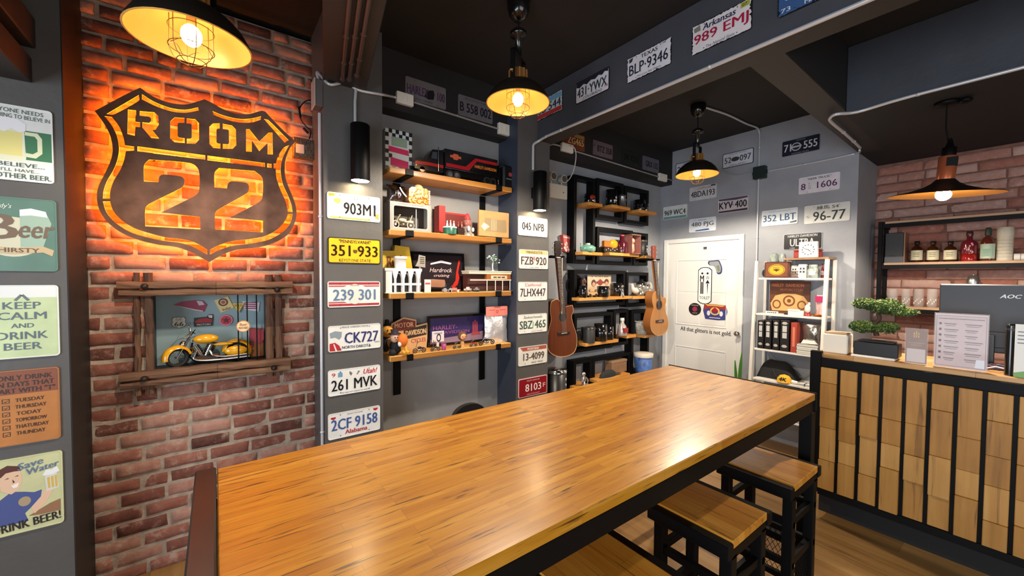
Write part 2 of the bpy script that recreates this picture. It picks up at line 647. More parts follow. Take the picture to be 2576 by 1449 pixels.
def brick_wall(name, w, x0, x1, z0, z1, bl, bh, gap, depth, bm, mm, seed, hole=None, rough=0.004, place=None):
    """Individual bricks on a mortar bed, in local x (along), y (depth, wall at 0, bricks towards -y), z."""
    rnd = random.Random(seed)
    mo = MB()
    if hole:
        hx0, hx1, hz0, hz1 = hole
        mo.box(x0, hx0, 0, 0.02, z0, z1).box(hx1, x1, 0, 0.02, z0, z1).box(hx0, hx1, 0, 0.02, z0, hz0).box(hx0, hx1, 0, 0.02, hz1, z1)
    else:
        mo.box(x0, x1, 0, 0.02, z0, z1)
    mb = MB()
    row, z = 0, z0
    while z < z1 - 0.02:
        x = x0 - (0.5 * bl if row % 2 else 0) + rnd.uniform(-0.02, 0.02)
        h = min(bh, z1 - z - gap * 0.5) * rnd.uniform(0.94, 1.0)
        while x < x1 - 0.01:
            L = bl * rnd.uniform(0.88, 1.06) * (0.52 if rnd.random() < .12 else 1)
            a, c = max(x, x0), min(x + L - gap, x1)
            x += L
            if c - a < 0.025:
                continue
            if hole and a < hx1 + .009 and c > hx0 - .009 and z < hz1 + .010 and z + h > hz0 - .010:
                if a < hx0 - 0.03: c = hx0 - .009
                elif c > hx1 + 0.03: a = hx1 + .009
                else: continue
            d = depth * rnd.uniform(0.6, 1.15) * (0.5 if z < 1.5 and depth > .015 else 1)
            nx, nz = max(3, int((c - a) / 0.03)), 3
            off = Vector((rnd.random() * 50, rnd.random() * 50, 0))
            vs, fs = [], []
            tilt = rnd.uniform(-0.006, 0.006)
            for j in range(nz + 3):
                for i in range(nx + 3):
                    ii, jj = min(max(i - 1, 0), nx), min(max(j - 1, 0), nz)
                    edge = i in (0, nx + 2) or j in (0, nz + 2)
                    e1 = ii in (0, nx) or jj in (0, nz)
                    px_, pz_ = a + (c - a) * ii / nx, z + h * jj / nz
                    q = Vector((px_ * 16, pz_ * 22, 0)) + off
                    nz_ = noise.noise(q) * rough
                    bx = noise.noise(q * 0.9 + Vector((9, 3, 1))) * rough
                    bz = noise.noise(q * 0.9 + Vector((2, 8, 5))) * rough
                    y = 0.001 if edge else -(d - (0.005 if e1 else 0)) - nz_ + tilt * (ii / nx - .5)
                    grow = 0.003 if edge else 0
                    gx = -grow if i == 0 else grow if i == nx + 2 else 0
                    gz = -grow if j == 0 else grow if j == nz + 2 else 0
                    vs.append((px_ + bx + gx, y, pz_ + bz + gz))
            W = nx + 3
            for j in range(nz + 2):
                for i in range(nx + 2):
                    fs.append((j * W + i, j * W + i + 1, (j + 1) * W + i + 1, (j + 1) * W + i))
            mb.add(vs, fs, True)
        z += bh + gap
        row += 1
    o = struct(name, mo, mm)
    o.location, o.rotation_euler = place
    mb.build('brick', bm, o)
    return o


# the niche of the shadow box is cut into the brick wall
NX0, NX1, NZ0, NZ1 = -0.285, 0.255, 1.055, 1.50
brick_wall('wall_brick', None, XLP, X1A, 0.0, 3.06, 0.2, 0.056, 0.021, 0.02, BRICK, MORTAR, 5, (NX0, NX1, NZ0, NZ1), place=((0, YB, 0), (0, 0, 0)))
struct('wall_brick_backing', MB().box(XLP, X1A, YB + 0.20, YB + 0.24, 0, ZC), BLACKC)
brick_wall('wall_bar', None, -YD, 2.6, 0.0, 2.66, 0.33, 0.066, 0.014, 0.009, BRICK2, MORTAR2, 9, place=((XW, 0, 0), (0, 0, -PI / 2)))

# beams
zb = 2.705
struct('trim_1', MB().box(2.116, 2.27, -2.6, YP, zb, ZC, 0.006), BEAMP)                       # plate beam
m = MB()      # its underside falls a little from the plate beam to the toilet wall
m.add([(x, y, z) for x, zl in ((2.27, 2.704), (XD, 2.66)) for y in (0.787, 0.945) for z in (zl, ZC)], [(0, 1, 3, 2), (4, 6, 7, 5), (0, 4, 5, 1), (2, 3, 7, 6), (0, 2, 6, 4), (1, 5, 7, 3)])
struct('trim_2', m, BROWNB)
struct('trim_1_soffit', MB().box(2.118, 2.27, -2.6, YP, zb - 0.003, zb), BROWNB)  # dark sheet carries the shade of the beam's underside in its colour
struct('trim_2_face', MB().box(2.27, 3.30, 0.785, 0.787, 2.706, ZC), mat('recess_shade_side', (18, 17, 18), 0.7))                   # cross beam: the recess's shade is painted onto this side
struct('trim_3', MB().box(3.30, XW, -2.6, 0.785, 2.66, ZC, 0.004), mat('dark_blue_beam_paint', (58, 62, 70), 0.5, var=(5, 0.1), bump=(30, 0.25)))                     # lowered ceiling over the bar
struct('trim_3_soffit', MB().box(3.305, XW, -2.6, 0.785, 2.655, 2.66), BLACKC)
struct('trim_3_soffit_end', MB().box(XD, XW, 0.785, YD, 2.655, ZC), BLACKC)
struct('trim_4', MB().box(X1B, X2A, 2.615, YA, 2.70, ZC), BLACKC)                             # alcove fascia
struct('trim_5', MB().box(X2B, XD, 2.655, 2.80, 2.70, ZC), BLACKC)                            # guitar wall fascia
# the beam over the first pillar runs back over the camera, slightly askew
m = MB()
m.M = Matrix.Translation((0.622, YP, 0)) @ Matrix.Rotation(math.radians(-11.3), 4, 'Z')
m.box(-0.118, 0.118, -4.6, 0.05, 2.70, ZC, 0.004)
struct('trim_6', m, BROWNB)
m = MB().box(-1.0, -0.587, -2.6, YP, 2.36, 2.46, 0.004)
m.box(-1.05, -0.575, -2.6, YP, 2.50, 2.62, 0.004)
struct('trim_7', m, BROWNB)


# ------------------------------------------------------------------ long table
def fit_angle(pts):
    return pts


TX0, TX1, TY0, TY1, TZ = -0.005, 2.425, 0.662, 1.463, 1.002
t = thing('bar_table', 'long high table with a glossy golden stave top and black steel frame', 'table', (0, 0, 0))
m = MB().box(TX0, TX1, TY0, TY1, TZ - 0.034, TZ, 0.003)
m.build('tabletop', TABLEW, t)
m = MB()
m.box(TX0 - 0.052, TX0 - 0.002, TY0 - 0.004, TY1 + 0.012, TZ - 0.09, TZ + 0.003, 0.004)
m.build('end_rail', BROWNM, t)['label'] = 'dark brown steel end rail'
m = MB().box(TX1 + 0.001, TX1 + 0.013, TY0 - 0.004, TY1 + 0.012, TZ - 0.09, TZ + 0.003, 0.002)
m.build('end_rail', BLACKM, t)
for y0, y1 in ((TY0 + 0.004, TY0 + 0.05), (TY1 - 0.05, TY1 - 0.004)):
    MB().box(TX0 + 0.001, TX1, y0, y1, TZ - 0.10, TZ - 0.035, 0.003).build('apron', BLACKM, t)
MB().box(TX0, TX1, TY1 + 0.0005, TY1 + 0.01, TZ - 0.06, TZ - 0.006).build('edge_strip', BLACKM, t)
for x0 in (TX0 - 0.05, TX1 - 0.042):
    for y0 in (TY0, TY1 - 0.055):
        MB().box(x0, x0 + 0.055, y0, y0 + 0.055, 0.0, TZ - 0.09, 0.003).build('leg', BLACKM, t)
MB().box(TX0 + 0.004, TX1 - 0.042, TY1 - 0.05, TY1 - 0.01, 0.18, 0.22, 0.003).build('foot_rail', BLACKM, t)
for x0 in (TX0 - 0.045, TX1 - 0.037):
    MB().box(x0, x0 + 0.04, TY0 + 0.055, TY1 - 0.055, 0.18, 0.22, 0.003).build('foot_rail', BLACKM, t)


# ------------------------------------------------------------------ stools with wood inset seats and expanded metal foot panels
def mesh_panel(mb, x0, x1, z0, z1, y, step=0.024, r=0.0014):
    """Diamond expanded metal in the x, z plane."""
    n = int((x1 - x0 + z1 - z0) / step)
    for sgn in (1, -1):
        for i in range(-n, n + 1):
            # line x = xs + sgn * (z - z0) * 0.6
            xs = x0 + i * step
            pts = []
            for z in (z0, z1):
                pts.append((xs + sgn * (z - z0) * 0.6, z))
            (xa, za), (xb, zb_) = pts
            dx = xb - xa
            ta, tb = 0.0, 1.0
            if abs(dx) < 1e-9: continue
            t0, t1 = (x0 - xa) / dx, (x1 - xa) / dx
            if t0 > t1: t0, t1 = t1, t0
            ta, tb = max(ta, t0), min(tb, t1)
            if tb - ta < 0.02: continue
            p = (xa + dx * ta, y, za + (zb_ - za) * ta)
            q = (xa + dx * tb, y, za + (zb_ - za) * tb)
            mb.cyl(p, q, r, n=4, caps=False)
    return mb


def stool(label, x0, x1, y0, y1, zs):
    """x0..x1, y0..y1: the wood seat; zs: its height."""
    cx, cy = (x0 + x1) / 2, (y0 + y1) / 2
    t = thing('bar_stool', label, 'stool', (cx, cy, 0), 0, 'stools drawn up to the long table')
    hx, hy = (x1 - x0) / 2, (y1 - y0) / 2
    MB().box(-hx, hx, -hy, hy, zs - 0.03, zs, 0.002).build('seat', SEATW, t)
    m = MB()
    fx = hx + 0.04
    for s in (-1, 1):
        m.box(s * (hx + 0.002), s * fx, -hy - 0.004, hy + 0.004, zs - 0.055, zs - 0.006, 0.003)
        m.box(-hx - 0.002, hx + 0.002, s * (hy - 0.03), s * (hy - 0.002), zs - 0.07, zs - 0.032, 0.003)
    m.build('seat_frame', BLACKM, t)
    for sx in (-1, 1):
        for sy in (-1, 1):
            a, b = sx * (hx - 0.018), sy * (hy - 0.022)
            MB().box(a - 0.02, a + 0.02, b - 0.02, b + 0.02, 0, zs - 0.055, 0.003).build('leg', BLACKM, t)
    for z in (0.10, 0.34, 0.52):
        for s in (-1, 1):
            MB().box(-hx + 0.002, hx - 0.002, s * (hy - 0.022) - 0.012, s * (hy - 0.022) + 0.012, z - 0.015, z + 0.015, 0.002).build('cross_rail', BLACKM, t)
            MB().box(s * (hx - 0.018) - 0.012, s * (hx - 0.018) + 0.012, -hy + 0.002, hy - 0.002, z - 0.015, z + 0.015, 0.002).build('cross_rail', BLACKM, t)
    m = MB()
    mesh_panel(m, -hx + 0.03, hx - 0.03, 0.11, 0.33, -hy + 0.022)
    m.M = Matrix.Rotation(PI / 2, 4, 'Z')
    mesh_panel(m, -hy + 0.04, hy - 0.04, 0.11, 0.33, -hx + 0.018)
    m.build('mesh_panel', BLACKM, t)
    return t


stool('black steel stool with a wood plank seat, the one beside the bar counter', 1.962, 2.262, 0.600, 0.905, 0.70)
stool('black steel stool with a wood plank seat, the middle one of three', 1.378, 1.655, 0.590, 0.890, 0.70)
stool('black steel stool with a wood plank seat cut off by the picture edge', 0.765, 1.072, 0.600, 0.895, 0.70)


# ------------------------------------------------------------------ cut-out sign on the brick wall
def smooth_poly(pts, n=4, corner=48):
    m = len(pts)
    P = [Vector((a, b)) for a, b in pts]
    sharp = []
    for i in range(m):
        a, b = P[i] - P[i - 1], P[(i + 1) % m] - P[i]
        sharp.append(math.degrees(a.angle(b, 0)) > corner)
    tan = [Vector((0, 0)) if sharp[i] else (P[(i + 1) % m] - P[i - 1]) * 0.5 for i in range(m)]
    out = []
    for i in range(m):
        p, q = P[i], P[(i + 1) % m]
        d = q - p
        ta = tan[i] if not sharp[i] else d
        tb = tan[(i + 1) % m] if not sharp[(i + 1) % m] else d
        if sharp[i] and sharp[(i + 1) % m]:
            out.append(tuple(p))
            continue
        L = d.length
        if ta.length > 1.2 * L: ta = ta * (1.2 * L / ta.length)
        if tb.length > 1.2 * L: tb = tb * (1.2 * L / tb.length)
        for k in range(n):
            s = k / n
            out.append(tuple((2 * s ** 3 - 3 * s * s + 1) * p + (s ** 3 - 2 * s * s + s) * ta + (-2 * s ** 3 + 3 * s * s) * q + (s ** 3 - s * s) * tb))
    return out


def cut_plate(name, loops, y0, y1, m, parent=None):
    """A sheet in the x, z plane from y0 to y1: the first loop less the others."""
    c = bpy.data.curves.new(name, 'CURVE')
    c.dimensions = '2D'
    c.fill_mode = 'BOTH'
    c.extrude = abs(y1 - y0) / 2
    for lp in loops:
        sp = c.splines.new('POLY')
        sp.points.add(len(lp) - 1)
        for q, (a, b) in zip(sp.points, lp):
            q.co = (a, b, 0, 1)
        sp.use_cyclic_u = True
    o = bpy.data.objects.new(name, c)
    me = bpy.data.meshes.new_from_object(o)
    bpy.data.objects.remove(o)
    bpy.data.curves.remove(c)
    for v in me.vertices:
        v.co = (v.co.x, (y0 + y1) / 2 - v.co.z, v.co.y)
    me.materials.clear()
    me.materials.append(m)
    o = bpy.data.objects.new(name, me)
    COL.objects.link(o)
    if parent: o.parent = parent
    return o


SY = 2.718
sx0, sz0 = 0.0, 2.08


def sg(pts, sm=True):
    out = []
    for a, b in pts:
        q = px(200 + a * 0.33120, 200 + b * 0.33126, y=SY)
        out.append((q.x - sx0, q.z - sz0))
    return smooth_poly(out) if sm else out


OUT = [(460, 62), (560, 130), (680, 175), (800, 190), (880, 172), (950, 150), (1010, 180), (1100, 230), (1200, 262), (1290, 262), (1380, 238), (1410, 243), (1480, 318), (1560, 398),
       (1642, 472), (1600, 520), (1570, 590), (1558, 660), (1562, 730), (1582, 800), (1615, 880), (1640, 950), (1648, 1020), (1632, 1095), (1580, 1180), (1470, 1245), (1340, 1278), (1200, 1292), (1100, 1325),
       (983, 1388), (910, 1345), (820, 1300), (720, 1270), (600, 1255), (460, 1222), (330, 1170), (225, 1095), (155, 1000), (132, 900), (145, 810), (195, 710), (235, 620), (252, 540), (240, 450), (210, 375), (165, 305), (115, 240), (330, 125)]
GAPS = [
    [(205, 262), (450, 118), (450, 162), (262, 266)],
    [(475, 112), (560, 165), (680, 213), (800, 230), (900, 212), (905, 236), (800, 253), (690, 240), (580, 203), (475, 152)],
    [(1010, 240), (1090, 272), (1200, 298), (1300, 297), (1378, 280), (1375, 306), (1300, 328), (1200, 325), (1100, 300), (1020, 268)],
    [(1400, 300), (1438, 312), (1588, 462), (1560, 482)],
    [(190, 278), (245, 285), (302, 360), (335, 445), (345, 500), (415, 510), (415, 540), (352, 545), (340, 610), (308, 690), (260, 770), (234, 850), (232, 905), (178, 905), (184, 840), (212, 765), (262, 680), (290, 600), (300, 525), (288, 440), (250, 355)],
    [(178, 925), (232, 925), (258, 1000), (322, 1070), (420, 1130), (540, 1170), (660, 1200), (780, 1213), (880, 1240), (970, 1293), (970, 1330), (865, 1272), (760, 1240), (640, 1225), (500, 1195), (380, 1155), (275, 1088), (205, 1008)],
    [(990, 1330), (990, 1293), (1060, 1258), (1160, 1228), (1290, 1212), (1410, 1188), (1500, 1140), (1560, 1075), (1583, 1022), (1617, 1022), (1600, 1090), (1540, 1160), (1440, 1215), (1310, 1245), (1180, 1260), (1080, 1288)],
    [(1583, 1008), (1617, 1008), (1610, 955), (1582, 880), (1546, 800), (1530, 730), (1528, 660), (1545, 590), (1592, 500), (1552, 518), (1510, 580), (1492, 640), (1475, 640), (1475, 675), (1490, 675), (1497, 750), (1527, 840), (1567, 930)],
    [(440, 508), (955, 576), (955, 608), (440, 545)], [(972, 578), (1408, 635), (1408, 665), (972, 612)], [(1425, 638), (1458, 642), (1458, 672), (1425, 668)],
]
LETTERS = [
    [(368, 228), (430, 235), (430, 272), (425, 273), (425, 322), (460, 326), (460, 362), (425, 360), (420, 428), (365, 415)],
    [(458, 240), (568, 249), (598, 280), (602, 345), (578, 382), (552, 385), (605, 450), (545, 444), (478, 365), (478, 325), (528, 330), (545, 318), (545, 297), (530, 283), (458, 275)],
    [(797, 293), (722, 288), (690, 318), (690, 448), (722, 477), (800, 484), (800, 447), (754, 441), (746, 431), (745, 338), (753, 329), (797, 330)],
    [(815, 296), (878, 302), (908, 333), (908, 458), (880, 488), (815, 486), (815, 450), (846, 450), (853, 441), (853, 346), (845, 336), (815, 333)],
    [(1065, 333), (1012, 335), (986, 360), (988, 490), (1015, 519), (1070, 525), (1070, 489), (1047, 485), (1040, 476), (1040, 385), (1047, 374), (1065, 372)],
    [(1088, 336), (1158, 350), (1187, 380), (1190, 500), (1164, 527), (1088, 526), (1088, 490), (1128, 493), (1136, 483), (1135, 391), (1127, 381), (1088, 376)],
    [(1265, 378), (1290, 378), (1365, 472), (1435, 405), (1465, 405), (1468, 570), (1428, 568), (1428, 482), (1365, 545), (1308, 462), (1308, 550), (1265, 547)],
    [(490, 775), (490, 655), (528, 608), (840, 635), (905, 690), (910, 830), (880, 880), (620, 1010), (915, 1045), (918, 1138), (500, 1115), (500, 985), (530, 945), (770, 825), (796, 795), (795, 758), (768, 735), (640, 722), (608, 737), (600, 780)],
    [(1025, 820), (1025, 712), (1058, 672), (1330, 695), (1388, 752), (1390, 880), (1365, 930), (1140, 1050), (1393, 1073), (1393, 1160), (1030, 1138), (1030, 1020), (1060, 985), (1268, 866), (1286, 840), (1285, 803), (1263, 784), (1160, 773), (1130, 787), (1120, 828)],
]
RUST = mat('rusted_brown_sheet_steel', (110, 80, 66), 0.8, 0.0, spec=0.2, var=(9, 0.4), bump=(60, 0.2))
sign = thing('shield_sign', 'large shield-shaped rusted steel cut-out sign lit orange from behind, reading ROOM 22', 'sign', (sx0, SY, sz0))
LOOPS = [sg(OUT)] + [sg(g) for g in GAPS] + [sg(g, False) for g in LETTERS[:7]] + [sg(g) for g in LETTERS[7:]]
cut_plate('light_panel', LOOPS, 0.003, 0.0035, mat('orange_light_panel', (255, 170, 60), 0.5, emit=((255, 128, 8), 15.0)), sign)
cut_plate('plate', LOOPS, -0.0015, 0.0015, RUST, sign)
LED = mat('orange_led_strip', (255, 150, 40), 0.5, emit=((255, 150, 16), 40.0))


def led(path, closed=False):
    pts = []
    for a, b in path:
        q = px(200 + a * 0.33120, 200 + b * 0.33126, y=SY)
        pts.append((q.x - sx0, 0.007, q.z - sz0))
    MB().tube(pts, 0.0042, 4, closed).build('light_strip', LED, sign)


led([(475, 92), (560, 147), (680, 193), (800, 208), (890, 193), (950, 178), (1010, 208), (1100, 250), (1200, 279), (1290, 279), (1385, 258), (1412, 268), (1480, 338), (1600, 455)])
led([(1612, 480), (1570, 555), (1546, 650), (1548, 740), (1568, 815), (1600, 890), (1624, 955), (1632, 1020), (1615, 1092), (1560, 1170), (1460, 1228), (1330, 1260), (1190, 1276), (1090, 1307), (983, 1360),
     (900, 1320), (810, 1283), (700, 1255), (600, 1240), (460, 1205), (340, 1155), (240, 1082), (172, 995), (154, 900), (165, 815), (213, 715), (250, 620), (274, 540), (262, 450), (230, 370), (160, 270), (160, 240), (445, 92)])
led([(380, 466), (640, 498), (1000, 548), (1480, 606)])
led([(965, 660), (972, 1100)])
led([(425, 650), (420, 1060)])
led([(1442, 720), (1445, 1100)])
led([(520, 1148), (1000, 1170), (1380, 1186)])
led([(560, 560), (1300, 655)])
MB().cyl((-0.25, 0.002, 0.1), (-0.25, 0.062, 0.1), 0.006, n=8).cyl((0.22, 0.002, 0.1), (0.22, 0.062, 0.1), 0.006, n=8).cyl((-0.02, 0.002, -0.3), (-0.02, 0.062, -0.3), 0.006, n=8).build('stand_off', BLACKM, sign)

# power supply of the sign, its lead and the junction box on the pillar
q = px(762, 377, y=2.78)
t = thing('power_supply', 'small perforated metal power supply box beside the shield sign', 'power supply', (q.x, 2.775, q.z))
MB().box(-0.058, 0.058, -0.035, 0.018, -0.06, 0.06, 0.003).build('case', mat('speckled_grey_metal', (92, 84, 74), 0.5, 0.5, var=(160, 0.7)), t)
m = MB()
for i in range(9):
    for j in range(3):
        m.cyl((-0.048 + i * 0.012, -0.0352, 0.034 + j * 0.009), (-0.048 + i * 0.012, -0.0358, 0.034 + j * 0.009), 0.0022, n=6)
m.build('vent', BLACKM, t)
MB().box(-0.045, 0.0, -0.0358, -0.0352, -0.035, 0.02).build('rating_label', C((196, 186, 168)), t)
pts = [px(a, b, y=2.765) for a, b in ((752, 350), (728, 353), (706, 372), (700, 395))]
pts2 = [px(a, b, y=2.765) for a, b in ((778, 350), (782, 330), (770, 318), (757, 300), (753, 275), (768, 255), (790, 250))]
c = MB().tube(bez(pts2, 6), 0.003, 6).tube(bez(pts, 6), 0.003, 6)
c = tag(c.build('adapter_cable', BLACKM), 'thin black lead with an inline connector above the power supply', 'cord')
m = MB().cyl(px(763, 322, y=2.765), px(775, 335, y=2.765), 0.007, n=8)
m.build('plug', BLACKM, c)
m = MB().cyl(px(752, 268, y=2.765), px(756, 296, y=2.765), 0.006, n=8)
m.build('plug', BLACKM, c)

# ------------------------------------------------------------------ rustic shadow box let into the brick wall
FY = 2.755
bx = thing('shadow_box', 'rustic timber-framed shadow box let into the brick wall', 'shadow box', (0, YB, 1.28))
ox, oz = 0.0, 1.28


def L5(a, b, y):
    q = px(280 + a * 0.24155, 660 + b * 0.24155, y=y)
    return q.x - ox, q.z - oz


m = MB().box(NX0 + 0.001, NX1 - 0.001, 0.17, 0.19, NZ0 - oz + 0.001, NZ1 - oz - 0.001)
m.build('back_panel', mat('grey_blue_board', (140, 164, 170), 0.6, var=(5, 0.1)), bx)
m = MB()
m.box(NX0 + 0.001, NX0 + 0.012, -0.01, 0.17, NZ0 - oz + .001, NZ1 - oz - .001).box(NX1 - 0.012, NX1 - 0.001, -0.01, 0.17, NZ0 - oz + .001, NZ1 - oz - .001)
m.box(NX0 + 0.012, NX1 - 0.012, -0.01, 0.17, NZ1 - oz - 0.012, NZ1 - oz - 0.001)
m.build('side_lining', mat('dark_lining', (52, 56, 58), 0.6), bx)
MB().box(NX0 + 0.012, NX1 - 0.012, -0.01, 0.17, NZ0 - oz + .001, NZ0 - oz + 0.016).build('base_board', mat('dark_base', (24, 24, 26), 0.5), bx)


def log(name, x0, x1, z0, z1, y0, y1, mm, seed, vert=False):
    """A weathered board with wavy edges."""
    rnd = random.Random(seed)
    n = 14
    vs, fs = [], []
    for i in range(n + 1):
        tt = i / n
        j = [rnd.uniform(-0.0035, 0.0035) for _ in range(8)]
        prof = [(y0, 0.15), (y0 + 0.006, 0), (y1, 0), (y1, 1), (y0 + 0.006, 1), (y0, 0.85), (y0 - 0.003, 0.5)]
        for k, (yy, f) in enumerate(prof):
            if vert:
                vs.append((x0 + (x1 - x0) * f + j[k % 8], yy + j[(k + 3) % 8] * 0.6, z0 + (z1 - z0) * tt))
            else:
                vs.append((x0 + (x1 - x0) * tt, yy + j[(k + 3) % 8] * 0.6, z0 + (z1 - z0) * f + j[k % 8]))
    K = 7
    for i in range(n):
        for k in range(K):
            fs.append((i * K + k, i * K + (k + 1) % K, (i + 1) * K + (k + 1) % K, (i + 1) * K + k))
    fs += [tuple(range(K)), tuple(range(n * K, n * K + K))]
    return MB().add(vs, fs).build(name, mm, bx)


yf = -0.085
wy = YB + yf
(ax, az), (bx_, bz_) = L5(50, 200, wy), L5(1890, 350, wy)
zt0 = L5(900, 345, wy)[1]; zt1 = L5(900, 200, wy)[1]; ztm = L5(900, 268, wy)[1]
log('top_beam', ax, bx_, ztm - 0.001, zt1, yf, -0.034, LOGW, 1)
log('top_beam', ax + 0.005, bx_, zt0, ztm - 0.006, yf + 0.008, -0.034, LOGW, 2)
(ax, _), (bx_, _) = L5(75, 1210, wy), L5(1870, 1100, wy)
zb0 = L5(700, 1262, wy)[1]; zb1 = L5(700, 1108, wy)[1]; zbm = L5(700, 1185, wy)[1]
log('bottom_beam', ax, bx_, zbm - 0.001, zb1, yf, -0.034, LOGW, 3)
log('bottom_beam', ax + 0.003, bx_, zb0, zbm - 0.006, yf + 0.008, -0.034, LOGW, 4)
ys = -0.055
for a, b in ((235, 300), (345, 435)):
    x0, x1 = L5(a, 700, YB + ys)[0], L5(b, 700, YB + ys)[0]
    log('post', x0, x1, zb0 - 0.045, zt1 + 0.045, ys, -0.034, LOGV, a, True)
for a, b in ((1612, 1690), (1712, 1782)):
    x0, x1 = L5(a, 700, YB + ys)[0], L5(b, 700, YB + ys)[0]
    log('post', x0, x1, zb0 - 0.03, zt1 + 0.04, ys, -0.034, LOGV, a, True)
for a, b in ((345, 250), (1728, 285), (345, 1212), (1695, 1100)):
    x, z = L5(a, b, wy)
    m = MB()
    m.cyl((x, yf + 0.004, z), (x, yf - 0.012, z), 0.017, 0.013, n=10).ell((x, yf - 0.012, z), (0.012, 0.008, 0.012), 8, 6)
    m.build('bolt', mat('dark_forged_iron', (58, 46, 40), 0.5, 0.6, bump=(80, 0.6)), bx)
for a in (1322, 1417, 1515):
    x = L5(a, 700, YB + 0.0)[0]
    MB().cyl((x, 0.0, NZ0 - oz + 0.004), (x, 0.0, NZ1 - oz - 0.004), 0.0032, n=8).build('bar', BLACKM, bx)


# magnets on the back panel
def N5(a, b, y=YB + 0.168):
    q = px(280 + a * 0.24155, 660 + b * 0.24155, y=y)
    return q.x, q.z


def magnet(name, label, a0, a1, b0, b1, cat='magnet', y=YB + 0.168):
    (x0, z1), (x1, z0) = N5(a0, (b0 + b1) / 2, y), N5(a1, (b0 + b1) / 2, y)
    x0, x1 = N5(a0, 0, y)[0], N5(a1, 0, y)[0]
    am = (a0 + a1) / 2
    z1, z0 = N5(am, b0, y)[1], N5(am, b1, y)[1]
    t = thing(name, label, cat, ((x0 + x1) / 2, y, (z0 + z1) / 2), 0)
    return t, (x1 - x0) / 2, (z1 - z0) / 2


t, w, h = magnet('car_magnet', 'pink vintage car shaped magnet in the shadow box', 640, 990, 395, 520)
MB().prism([(-w, 0.3 * h), (-.5 * w, .8 * h), (.3 * w, h), (.75 * w, .9 * h), (w, .2 * h), (.8 * w, -h), (.3 * w, -.8 * h), (-.5 * w, -.1 * h)], -0.004, 0).build('car_body', C((150, 44, 82)), t)
MB().prism([(.35 * w, .9 * h), (.7 * w, .8 * h), (.85 * w, .2 * h), (.5 * w, .1 * h)], -0.005, -0.004).build('windscreen', C((196, 190, 196)), t)
MB().prism([(-.9 * w, .25 * h), (.3 * w, -.55 * h), (.75 * w, -.8 * h), (.72 * w, -.95 * h), (.28 * w, -.75 * h), (-.5 * w, -.1 * h)], -0.005, -0.004).build('chrome_trim', C((210, 206, 200)), t)
t, w, h = magnet('square_magnet', 'tilted cream square magnet with a brown round emblem', 1065, 1270, 355, 525)
MB().prism([(-w, .55 * h), (.4 * w, h), (w, -.4 * h), (-.35 * w, -h)], -0.004, 0).build('panel', C((224, 202, 140)), t)
ring(circle(-.1 * w, .3 * h, .5 * w, 20), circle(-.1 * w, .3 * h, .32 * w, 20), -0.005, -0.004, MB()).build('emblem_ring', C((112, 50, 44)), t)
MB().prism(circle(-.1 * w, .3 * h, .22 * w, 16), -0.005, -0.004).build('emblem', C((150, 96, 90)), t)
MB().text('Indian', .22 * w, -.5 * h, .9 * w, .3 * h, -0.004, shear=.3, bold=.02, rot=.3).build('lettering', C((70, 40, 30)), t)
t, w, h = magnet('yield_magnet', 'small yellow triangular yield sign magnet', 1252, 1378, 425, 527, y=YB + 0.155)
MB().prism([(-w, h), (w, h), (0, -h)], -0.004, 0.002).build('panel', C((226, 190, 84)), t)
MB().text('YIELD', 0, .55 * h, 1.3 * w, .4 * h, -0.004, bold=.02).text('TO', 0, 0, .5 * w, .35 * h, -0.004).build('lettering', C((60, 44, 20)), t)
t, w, h = magnet('plate_magnet', 'pink and white licence plate shaped magnet behind the bars', 1358, 1540, 395, 515)
MB().prism([(-w, .9 * h), (w, .6 * h), (.85 * w, -h), (-.8 * w, -.55 * h)], -0.004, 0).build('panel', C((226, 214, 218)), t)
m = MB()
for k in range(4):
    m.box(-.75 * w, .7 * w, -0.005, -0.004, (.5 - .33 * k) * h, (.68 - .33 * k) * h)
m.build('stripe', C((150, 54, 92)), t)
t, w, h = magnet('route_shield_magnet', 'white highway shield magnet reading 66', 612, 772, 565, 685)
SHIELD = lambda w, h: [(-.95 * w, .55 * h), (-.7 * w, .95 * h), (-.3 * w, .85 * h), (0, h), (.3 * w, .85 * h), (.7 * w, .95 * h), (.95 * w, .55 * h), (.85 * w, .1 * h), (w, -.35 * h), (.7 * w, -.8 * h), (0, -h), (-.7 * w, -.8 * h), (-w, -.35 * h), (-.85 * w, .1 * h)]
MB().prism(SHIELD(w, h), -0.002, 0).build('edge', C((40, 40, 40)), t)
MB().prism(SHIELD(w * .93, h * .93), -0.004, -0.002).build('panel', C((216, 214, 200)), t)
MB().text('66', 0, -.3 * h, 1.2 * w, .75 * h, -0.004, bold=.03).text('US', 0, .5 * h, .7 * w, .3 * h, -0.004).build('lettering', C((30, 30, 30)), t)
t, w, h = magnet('car_sign_magnet', 'black oblong magnet with a red car in the shadow box', 850, 1055, 545, 665)
MB().prism([(-w, .5 * h), (.3 * w, .6 * h), (.5 * w, h), (.95 * w, h), (w, .4 * h), (.9 * w, -h), (-w, -h)], -0.004, 0).build('panel', C((34, 24, 26)), t)
MB().prism([(-.9 * w, -.1 * h), (-.5 * w, .3 * h), (.3 * w, .45 * h), (.85 * w, .1 * h), (.85 * w, -.4 * h), (-.85 * w, -.4 * h)], -0.006, -0.004).build('car_body', C((160, 34, 46)), t)
MB().prism([(.45 * w, .9 * h), (.9 * w, .85 * h), (.85 * w, .35 * h), (.5 * w, .5 * h)], -0.006, -0.004).build('cloud_patch', C((214, 210, 200)), t)
MB().text('MOTORS', 0, -.7 * h, 1.4 * w, .32 * h, -0.004, bold=.02).build('lettering', C((214, 210, 190)), t)
t, w, h = magnet('star_magnet', 'round pink magnet with a red star', 1113, 1257, 545, 660)
MB().prism(circle(0, 0, w, 24, h), -0.004, 0).build('panel', C((196, 60, 84)), t)
